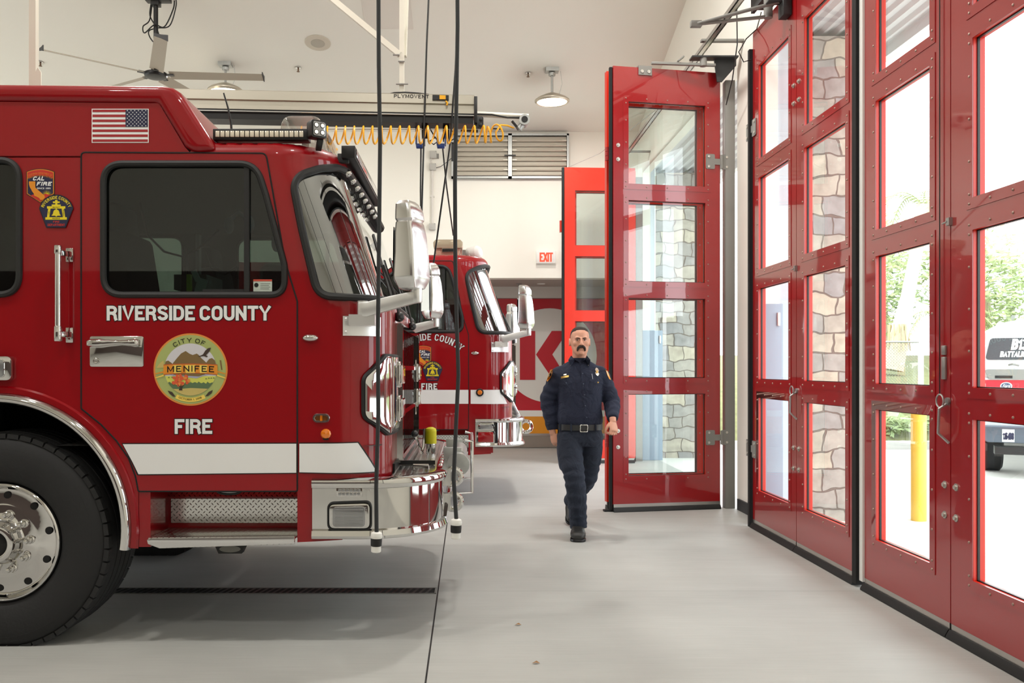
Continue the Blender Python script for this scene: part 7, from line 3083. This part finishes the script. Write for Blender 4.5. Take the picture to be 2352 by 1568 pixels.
# neck and trunk under the clothes
nk, nr = catm([L(0, 0.03, 1.40), L(0, 0.022, 1.47), L(-0.002, 0.010, 1.54), hp(0, 0.03, -0.05)], [0.075, 0.064, 0.061, 0.060], 4)
limb(b, nk, nr, 18)
b.loft([oval(L(0, 0.01, z), X_, Y_a, a, d, 24, 2.4) for z, a, d in ((0.86, 0.13, 0.09), (0.95, 0.14, 0.095), (1.08, 0.135, 0.095), (1.22, 0.15, 0.105), (1.34, 0.165, 0.10), (1.42, 0.14, 0.08), (1.46, 0.07, 0.06))])
for sh, el, wr in ((RSH, REL, RWR), (LSH, LEL, LWR)):
    p_, r_ = catm([sh, el, wr], [0.052, 0.042, 0.030], 6)
    limb(b, p_, r_, 14)
for h_, k_, a_ in ((RHP, RKN, RAN), (LHP, LKN, LAN)):
    p_, r_ = catm([h_, k_, a_], [0.075, 0.055, 0.038], 6)
    limb(b, p_, r_, 14)


def hand(wr, fwd, palm_n, side_):
    """fwd: along the hand; palm_n: out of the palm; side_: towards the thumb."""
    fwd, palm_n = Vector(fwd).normalized(), Vector(palm_n).normalized()
    th = Vector(side_).normalized()
    limb(b, [wr - fwd * 0.03, wr + fwd * 0.012], [0.029, 0.027], 14)
    b.loft([[wr + fwd * d + th * x + palm_n * y for x, y in [(a * cos(q), c_ * sin(q)) for q in [2 * pi * i / 14 for i in range(14)]]] for d, a, c_ in ((0.0, 0.026, 0.020), (0.02, 0.034, 0.019), (0.05, 0.042, 0.018), (0.082, 0.042, 0.015), (0.092, 0.038, 0.010))])
    for i, (off, ln, sp) in enumerate(((0.031, 0.074, 0.10), (0.0105, 0.082, 0.03), (-0.0105, 0.076, -0.03), (-0.030, 0.060, -0.10))):
        base = wr + fwd * 0.080 + th * off
        d = (fwd + th * sp).normalized()
        curl = (0.55, 1.25, 1.0)
        pts = [base]
        a = 0.0
        for sgm, cu in zip((0.44, 0.32, 0.24), curl):
            a += cu
            pts.append(pts[-1] + (d * cos(a) + palm_n * sin(a)) * ln * sgm)
        limb(b, pts, [0.0100, 0.0093, 0.0085, 0.0072], 10)
        b.ell(pts[-1], 0.0074, 10, 8)
        b.ell(pts[1] - palm_n * 0.001, 0.0103, 10, 8)
    t0 = wr + fwd * 0.022 + th * 0.028 + palm_n * 0.006
    pts = [t0, t0 + (th * 0.55 + fwd * 0.8 + palm_n * 0.35).normalized() * 0.036, t0 + (th * 0.40 + fwd * 0.9 + palm_n * 0.5).normalized() * 0.062, t0 + (th * 0.22 + fwd * 0.95 + palm_n * 0.62).normalized() * 0.084]
    limb(b, pts, [0.015, 0.0125, 0.011, 0.0085], 10)
    b.ell(pts[-1], 0.0086, 10, 8)


hand(RWR + Vector((0.004, -0.004, -0.03)), (0.22, 0.02, -0.97), (0.75, 0.65, 0.1), (0.6, -0.78, 0.1))
hand(LWR + Vector((0.0, -0.018, -0.02)), (0.02, -0.42, -0.90), (-0.55, 0.75, -0.35), (-0.84, -0.48, 0.2))
body = fuse(b, 'body', [SKIN], man, 0.0042, 3, 0.5)

# eyes, brows, hair, moustache
for sx in (-1, 1):
    e = MB()
    ec = hp(sx * 0.0315, -0.0845, 0.004)
    e.ell(ec, (0.0115, 0.007, 0.0048), 14, 8, mat=0)
    e.lathe([(0.0052, 0), (0.0045, 0.001), (0.0, 0.0012)], ec + Vector((-0.0016, -0.0066, 0.0)), (-0.15, -1, 0), 14, mat=1)
    e.tube([ec + Vector((x, -0.006 + 8 * abs(x) ** 1.6, 0.0052 - 20 * x * x)) for x in (-0.014, -0.008, 0, 0.008, 0.014)], 0.0016, 6, mat=2)
    e.build('eye', [mat('eye white', (214, 204, 196), 0.3), mat('iris', (44, 36, 30), 0.3), mat('lash line', (84, 56, 46), 0.8)], man)
    e = MB()
    e.tube([hp(sx * x, y, z) for x, y, z in ((0.011, -0.097, 0.0165), (0.022, -0.097, 0.0195), (0.036, -0.092, 0.0215), (0.049, -0.080, 0.0165))], [0.003, 0.0042, 0.0036, 0.002], 8)
    e.build('eyebrow', HAIR, man)
h = MB()
rings = []
for dz, a, yf, yb in ((-0.045, 0.0655, 0.050, 0.078), (-0.012, 0.0725, 0.030, 0.097), (0.010, 0.0750, 0.005, 0.103), (0.030, 0.0762, -0.030, 0.105), (0.048, 0.0765, -0.052, 0.105), (0.064, 0.0742, -0.070, 0.102), (0.080, 0.0690, -0.0705, 0.093), (0.096, 0.0600, -0.0600, 0.080), (0.1075, 0.046, -0.0445, 0.060), (0.1155, 0.030, -0.024, 0.040), (0.119, 0.010, -0.001, 0.019)):
    rings.append(oval(hp(0, (yf + yb) / 2 + 0.002, dz), X_, Y_a, a * 1.02, (yb - yf) / 2, 32, 2.3))
h.loft(rings)
h.build('hair', HAIR, man)
h = MB()
for sx in (-1, 1):
    p_, r_ = catm([hp(sx * 0.001, -0.104, -0.050), hp(sx * 0.013, -0.104, -0.0505), hp(sx * 0.026, -0.097, -0.060), hp(sx * 0.031, -0.091, -0.078), hp(sx * 0.031, -0.087, -0.090)], [0.0085, 0.0108, 0.0105, 0.008, 0.004], 4)
    limb(h, p_, r_, 10)
fuse(h, 'moustache', [HAIR], man, 0.003, 2)
h = MB()
h.tube([hp(x, -0.0975 + abs(x) * 0.25, -0.0655 - abs(x) * 0.1) for x in (-0.018, -0.009, 0, 0.009, 0.018)], [0.001, 0.0018, 0.002, 0.0018, 0.001], 6)
h.build('mouth', mat('lip line', (130, 70, 62), 0.6), man)

# ------------------------------------------------------------------ shirt
s = MB()
rg = []
for z, x0, a, d, y0 in ((0.895, 0.0, 0.178, 0.118, 0.02), (0.935, 0.0, 0.182, 0.125, 0.015), (0.965, 0.0, 0.192, 0.140, 0.010), (1.01, -0.002, 0.192, 0.146, 0.005), (1.08, -0.002, 0.184, 0.142, 0.005), (1.16, -0.003, 0.184, 0.140, 0.005), (1.25, -0.003, 0.192, 0.142, 0.010), (1.32, -0.003, 0.206, 0.136, 0.015), (1.37, -0.003, 0.212, 0.118, 0.018), (1.405, -0.003, 0.200, 0.10, 0.02), (1.43, -0.003, 0.172, 0.09, 0.022), (1.455, -0.003, 0.130, 0.080, 0.022), (1.485, -0.002, 0.080, 0.070, 0.022), (1.50, -0.002, 0.070, 0.064, 0.022)):
    ph = z * 40
    rg.append(oval(L(x0, y0, z), X_, Y_a, a, d, 40, 2.35, bump=lambda t, ph=ph, z=z: 0.022 * sin(3 * t + ph) * (1.25 - z if z < 1.25 else 0.1) * 2))
s.loft(rg)


def sleeve(sh, el, wr, seed):
    rnd = random.Random(seed)
    top = sh + Vector((0.05 if sh.x < PX else -0.05, 0, 0.004))
    p_, r_ = catm([top, sh, sh.lerp(el, 0.5), el, el.lerp(wr, 0.5), wr], [0.066, 0.072, 0.078, 0.071, 0.062, 0.045], 8)
    ph = [rnd.uniform(0, 6) for _ in range(60)]
    limb(s, p_, r_, 22, fold=lambda i, a: 0.06 * sin(i * 1.35 + 1.3 * sin(a + ph[0]) + ph[1]) * min(1, i / 14) * (1 if i < len(p_) - 3 else 0.2))
    d = (wr - el).normalized()
    limb(s, [wr - d * 0.055, wr - d * 0.01, wr + d * 0.006], [0.046, 0.047, 0.044], 20)


sleeve(RSH, REL, RWR, 3)
sleeve(LSH, LEL, LWR, 8)
shirt = fuse(s, 'shirt', [SHIRT], man, 0.0075, 5, 0.5)
bvs = BVHTree.FromPolygons([v.co + ROOT for v in shirt.data.vertices], [p.vertices[:] for p in shirt.data.polygons])
CAMP = Vector((0, 0, CH))


def hit(px, py, off=0.002):
    d = (P(px, py, 7.3) - CAMP).normalized()
    loc, nrm, _, dist = bvs.ray_cast(CAMP, d)
    if loc is None:
        return P(px, py, PY - 0.12)
    return loc - d * off


def on_shirt(poly, off, mb_, mat_=0, step=2.0):
    V, Tr = fill(resample(poly, step), [], step * 1.3)
    mb_.add([hit(x, y, off) for x, y in V], Tr, mat_)


C1 = lambda x, y: (1200 + x / 5.808, 730 + y / 5.808)
# collar
k = MB()
for pts in ([(650, 500), (690, 548), (762, 594), (702, 562), (650, 640), (612, 560)], [(858, 500), (840, 548), (775, 596), (840, 562), (890, 646), (908, 560)]):
    q = [C1(*p) for p in pts]
    front = []
    for i, (x, y) in enumerate(q):
        front.append(hit(x, y, 0.006) if i > 1 else P(x, y, PY - 0.055 - 0.03 * i))
    k.add(front + [p + Vector((0, 0.012, 0)) for p in front], [(0, 1, 5), (1, 3, 4, 5), (1, 2, 3), (6, 7, 11), (7, 9, 10, 11), (7, 8, 9)] + [(i, (i + 1) % 6, 6 + (i + 1) % 6, 6 + i) for i in range(6)])
rgs = [[L(-0.002 + (0.075 - dz * 0.12) * cos(t), 0.018 - (0.072 - dz * 0.1) * sin(t), 1.455 + dz + 0.028 * max(0.0, -sin(t))) for t in [radians(-218 + 256 * i / 26) + pi for i in range(27)]] for dz in (0.0, 0.03, 0.05)]
for rr in rgs:
    pass
k.loft(rgs, cap=False, closed=False)
k.build('collar', SHIRT, shirt)
# placket, pockets, buttons
k = MB()
on_shirt([C1(*p) for p in ((768, 600), (800, 600), (845, 1130), (872, 1410), (828, 1410), (812, 1130))], 0.003, k)
k.build('placket', SHIRT, shirt)
for fl_, po in (([(480, 838), (690, 818), (690, 850), (592, 898), (480, 888)], [(484, 895), (690, 860), (700, 1045), (490, 1058)]), ([(893, 818), (1078, 800), (1078, 858), (1008, 890), (893, 838)], [(900, 845), (1078, 865), (1060, 1000), (990, 1050), (910, 1010)])):
    k = MB()
    on_shirt([C1(*p) for p in po], 0.0025, k)
    on_shirt([C1(*p) for p in fl_], 0.0055, k)
    k.build('pocket', SHIRT, shirt)
for i, (x, y) in enumerate(((800, 742), (812, 883), (825, 1027), (838, 1175), (855, 1328), (582, 868), (1008, 860))):
    k = MB()
    c = hit(*C1(x, y), 0.006)
    k.lathe([(0.0062, 0), (0.0062, 0.002), (0.004, 0.003)], c, (0, -1, 0.1), 12)
    k.build('button', mat('snap button', (70, 76, 92), 0.25, 0.6) if i < 6 else GOLD, shirt)
# name plate, pins, badge, pen, sleeve patches
k = MB()
on_shirt([C1(*p) for p in ((513, 782), (617, 762), (618, 787), (516, 808))], 0.008, k, 0)
k.build('name_plate', GOLD, shirt)
k = MB()
on_shirt([C1(*p) for p in ((546, 750), (586, 743), (587, 758), (547, 765))], 0.008, k, 0, 1.0)
k.build('service_pin', mat('silver pin', (206, 204, 200), 0.3, 0.8), shirt)
for a in (((640, 605), (655, 598), (652, 630), (642, 632)), ((872, 605), (886, 600), (890, 632), (878, 640))):
    k = MB()
    q = [hit(*C1(*p), 0.016) for p in a]
    k.add(q + [p + Vector((0, 0.004, 0)) for p in q], [(0, 1, 2, 3), (4, 5, 6, 7), (0, 1, 5, 4), (1, 2, 6, 5), (2, 3, 7, 6), (3, 0, 4, 7)])
    k.build('collar_pin', mat('silver pin', (206, 204, 200), 0.3, 0.8), shirt)
k = MB()
on_shirt([C1(*p) for p in ((985, 660), (1005, 672), (1022, 700), (1012, 722), (1025, 748), (1008, 775), (988, 762), (970, 735), (980, 712), (968, 685))], 0.009, k, 0, 1.0)
on_shirt([C1(*p) for p in ngon((996, 716), (14, 20), 10)], 0.012, k, 1, 1.0)
k.build('badge', [mat('badge silver', (214, 208, 190), 0.25, 0.8), GOLD], shirt)
k = MB()
k.tube([hit(*C1(925, 745), 0.006), hit(*C1(938, 815), 0.006)], 0.0028, 8)
k.build('pen', mat('pen silver', (150, 152, 158), 0.3, 0.6), shirt)
for outer, bands in (([(372, 690), (403, 685), (398, 740), (375, 800), (330, 850), (322, 830), (342, 770)], [([(366, 705), (398, 700), (392, 745), (372, 780), (345, 800), (350, 765)], 1), ([(362, 740), (388, 740), (378, 775), (350, 790)], 2)]),
                     ([(1108, 690), (1125, 685), (1150, 740), (1180, 825), (1160, 815), (1130, 760)], [([(1114, 698), (1126, 700), (1148, 760), (1158, 790), (1135, 755)], 1)])):
    k = MB()
    on_shirt([C1(*p) for p in outer], 0.004, k, 0, 1.0)
    for poly, mi in bands:
        on_shirt([C1(*p) for p in poly], 0.006 + 0.001 * mi, k, mi, 1.0)
    k.build('shoulder_patch', [mat('patch orange', (226, 150, 52), 0.7), mat('patch cream', (232, 214, 184), 0.7), NAVY], shirt)

# ------------------------------------------------------------------ trousers, belt, boots
t_ = MB()
t_.loft([oval(L(x0, y0, z), X_, Y_a, a, d, 36, 2.4) for z, a, d, x0, y0 in ((0.945, 0.176, 0.120, 0.0, 0.02), (0.90, 0.184, 0.126, 0.0, 0.02), (0.85, 0.190, 0.128, 0.002, 0.02), (0.80, 0.186, 0.122, 0.002, 0.02), (0.765, 0.165, 0.105, 0.002, 0.02))])


def leg(pts, rad, seed):
    p_, r_ = catm(pts, rad, 8)
    ph = random.Random(seed).uniform(0, 6)
    n = len(p_)
    limb(t_, p_, r_, 24, fold=lambda i, a: (0.045 * sin(i * 1.25 + 1.6 * sin(a + ph)) + 0.02 * sin(i * 2.3 - 2 * a)) * (0.25 + min(1, max(0, (i - 8) / 6))) * 0.9)


leg([L(-0.092, 0.01, 0.86), L(-0.085, -0.03, 0.72), L(-0.068, -0.085, 0.58), L(-0.054, -0.10, 0.48), L(-0.036, -0.075, 0.34), L(-0.022, -0.035, 0.20), L(-0.016, -0.02, 0.11), L(-0.014, -0.025, 0.075)], [0.108, 0.103, 0.092, 0.085, 0.083, 0.074, 0.072, 0.070], 2)
leg([L(0.095, 0.02, 0.86), L(0.100, 0.06, 0.72), L(0.096, 0.125, 0.58), L(0.085, 0.17, 0.47), L(0.058, 0.30, 0.39), L(0.03, 0.46, 0.30), L(0.008, 0.60, 0.225), L(0.002, 0.65, 0.20)], [0.104, 0.098, 0.088, 0.080, 0.078, 0.072, 0.070, 0.068], 5)
# cargo pocket on the outer thigh
t_.loft([oval(L(x, y, z), X_, Y_a, 0.022, 0.07, 14, 3) for x, y, z in ((-0.172, 0.0, 0.76), (-0.170, -0.01, 0.70), (-0.158, -0.03, 0.60), (-0.150, -0.035, 0.57))])
t_.loft([oval(L(x, y, z), X_, Y_a, 0.018, 0.06, 14, 3) for x, y, z in ((0.180, 0.05, 0.76), (0.178, 0.07, 0.70), (0.168, 0.10, 0.60))])
trs = fuse(t_, 'trousers', [TROUS], man, 0.0075, 4, 0.5)
k = MB()
rr = []
for z, e in ((0.902, 0.0), (0.902, 0.006), (0.950, 0.006), (0.950, 0.0)):
    rr.append(oval(L(0.0, 0.017, z), X_, Y_a, 0.186 + e, 0.130 + e, 44, 2.4))
k.loft([[rr[j][i] for j in range(4)] for i in range(44)] + [[rr[j][0] for j in range(4)]], cap=False)
belt = k.build('belt', LEATHER, man)
k = MB()
bc = P(1341, 983.5, PY - 0.122)
for a, b_ in (((-0.030, 0.028), (0.030, 0.028)), ((0.030, 0.028), (0.030, -0.028)), ((0.030, -0.028), (-0.030, -0.028)), ((-0.030, -0.028), (-0.030, 0.028))):
    k.bar(bc + Vector((a[0] * 1.0, 0, a[1])), bc + Vector((b_[0], 0, b_[1])), 0.008, 0.008, (0, 1, 0))
k.build('buckle', CHROME, belt, bevel=0.0015)
for px in (1308, 1364, 1284.5):
    k = MB()
    c = P(px, 980, PY)
    dx = (c.x - PX) / 0.196
    yy = 0.017 - 0.140 * (max(0.02, 1 - abs(dx) ** 2.4)) ** (1 / 2.4)
    k.box((c.x, PY + yy, 0.926), (0.014, 0.012, 0.062))
    k.build('belt_loop', TROUS, belt, bevel=0.002)


def boot(heel, toe, name_z, pitch=0.0):
    heel, toe = Vector(heel), Vector(toe)
    d = (toe - heel)
    Lg = d.length
    d.normalize()
    u = Vector((d.y, -d.x, 0)).normalized()
    up = u.cross(d).normalized()
    if up.z < 0:
        up, u = -up, -u
    q = MB()

    def sec(f, w, z0, z1, n=16):
        c = heel + d * (f * Lg)
        out = []
        for i in range(n):
            a = 2 * pi * i / n
            ct, st = cos(a), sin(a)
            x = w * abs(ct) ** 0.75 * (1 if ct > 0 else -1)
            z = (z0 + z1) / 2 + (z1 - z0) / 2 * abs(st) ** 0.8 * (1 if st > 0 else -1)
            out.append(c + u * x + up * z)
        return out
    q.loft([sec(-0.02, 0.034, 0.02, 0.085), sec(0.03, 0.045, 0.012, 0.12), sec(0.16, 0.050, 0.012, 0.135), sec(0.32, 0.053, 0.014, 0.125), sec(0.5, 0.058, 0.014, 0.104), sec(0.7, 0.064, 0.014, 0.090), sec(0.85, 0.062, 0.014, 0.084), sec(0.95, 0.052, 0.016, 0.072), sec(1.0, 0.032, 0.02, 0.052)])
    c0 = heel + d * (0.17 * Lg)
    limb(q, [c0 + up * 0.06, c0 + up * 0.19], [0.046, 0.05], 16)
    bt = fuse(q, 'boot', [LEATHER], man, 0.005, 3)
    q = MB()
    o2 = [(-0.03, 0.028), (0.05, 0.042), (0.25, 0.046), (0.45, 0.050), (0.62, 0.061), (0.78, 0.065), (0.9, 0.060), (0.98, 0.044), (1.02, 0.020)]
    ol = [heel + d * (f * Lg) + u * w for f, w in o2] + [heel + d * (f * Lg) - u * w for f, w in reversed(o2)]
    q.loft([[p + up * 0.001 for p in ol], [p + up * 0.016 for p in ol], [p - (p - (heel + d * (Lg * 0.5))) * 0.02 + up * 0.020 for p in ol]])
    q.build('sole', BLACK, bt)
    return bt


boot(L(-0.012, 0.055, 0.002), L(-0.045, -0.235, 0.002), 0)
boot(L(-0.002, 0.735, 0.135), L(0.006, 0.52, 0.006), 0)
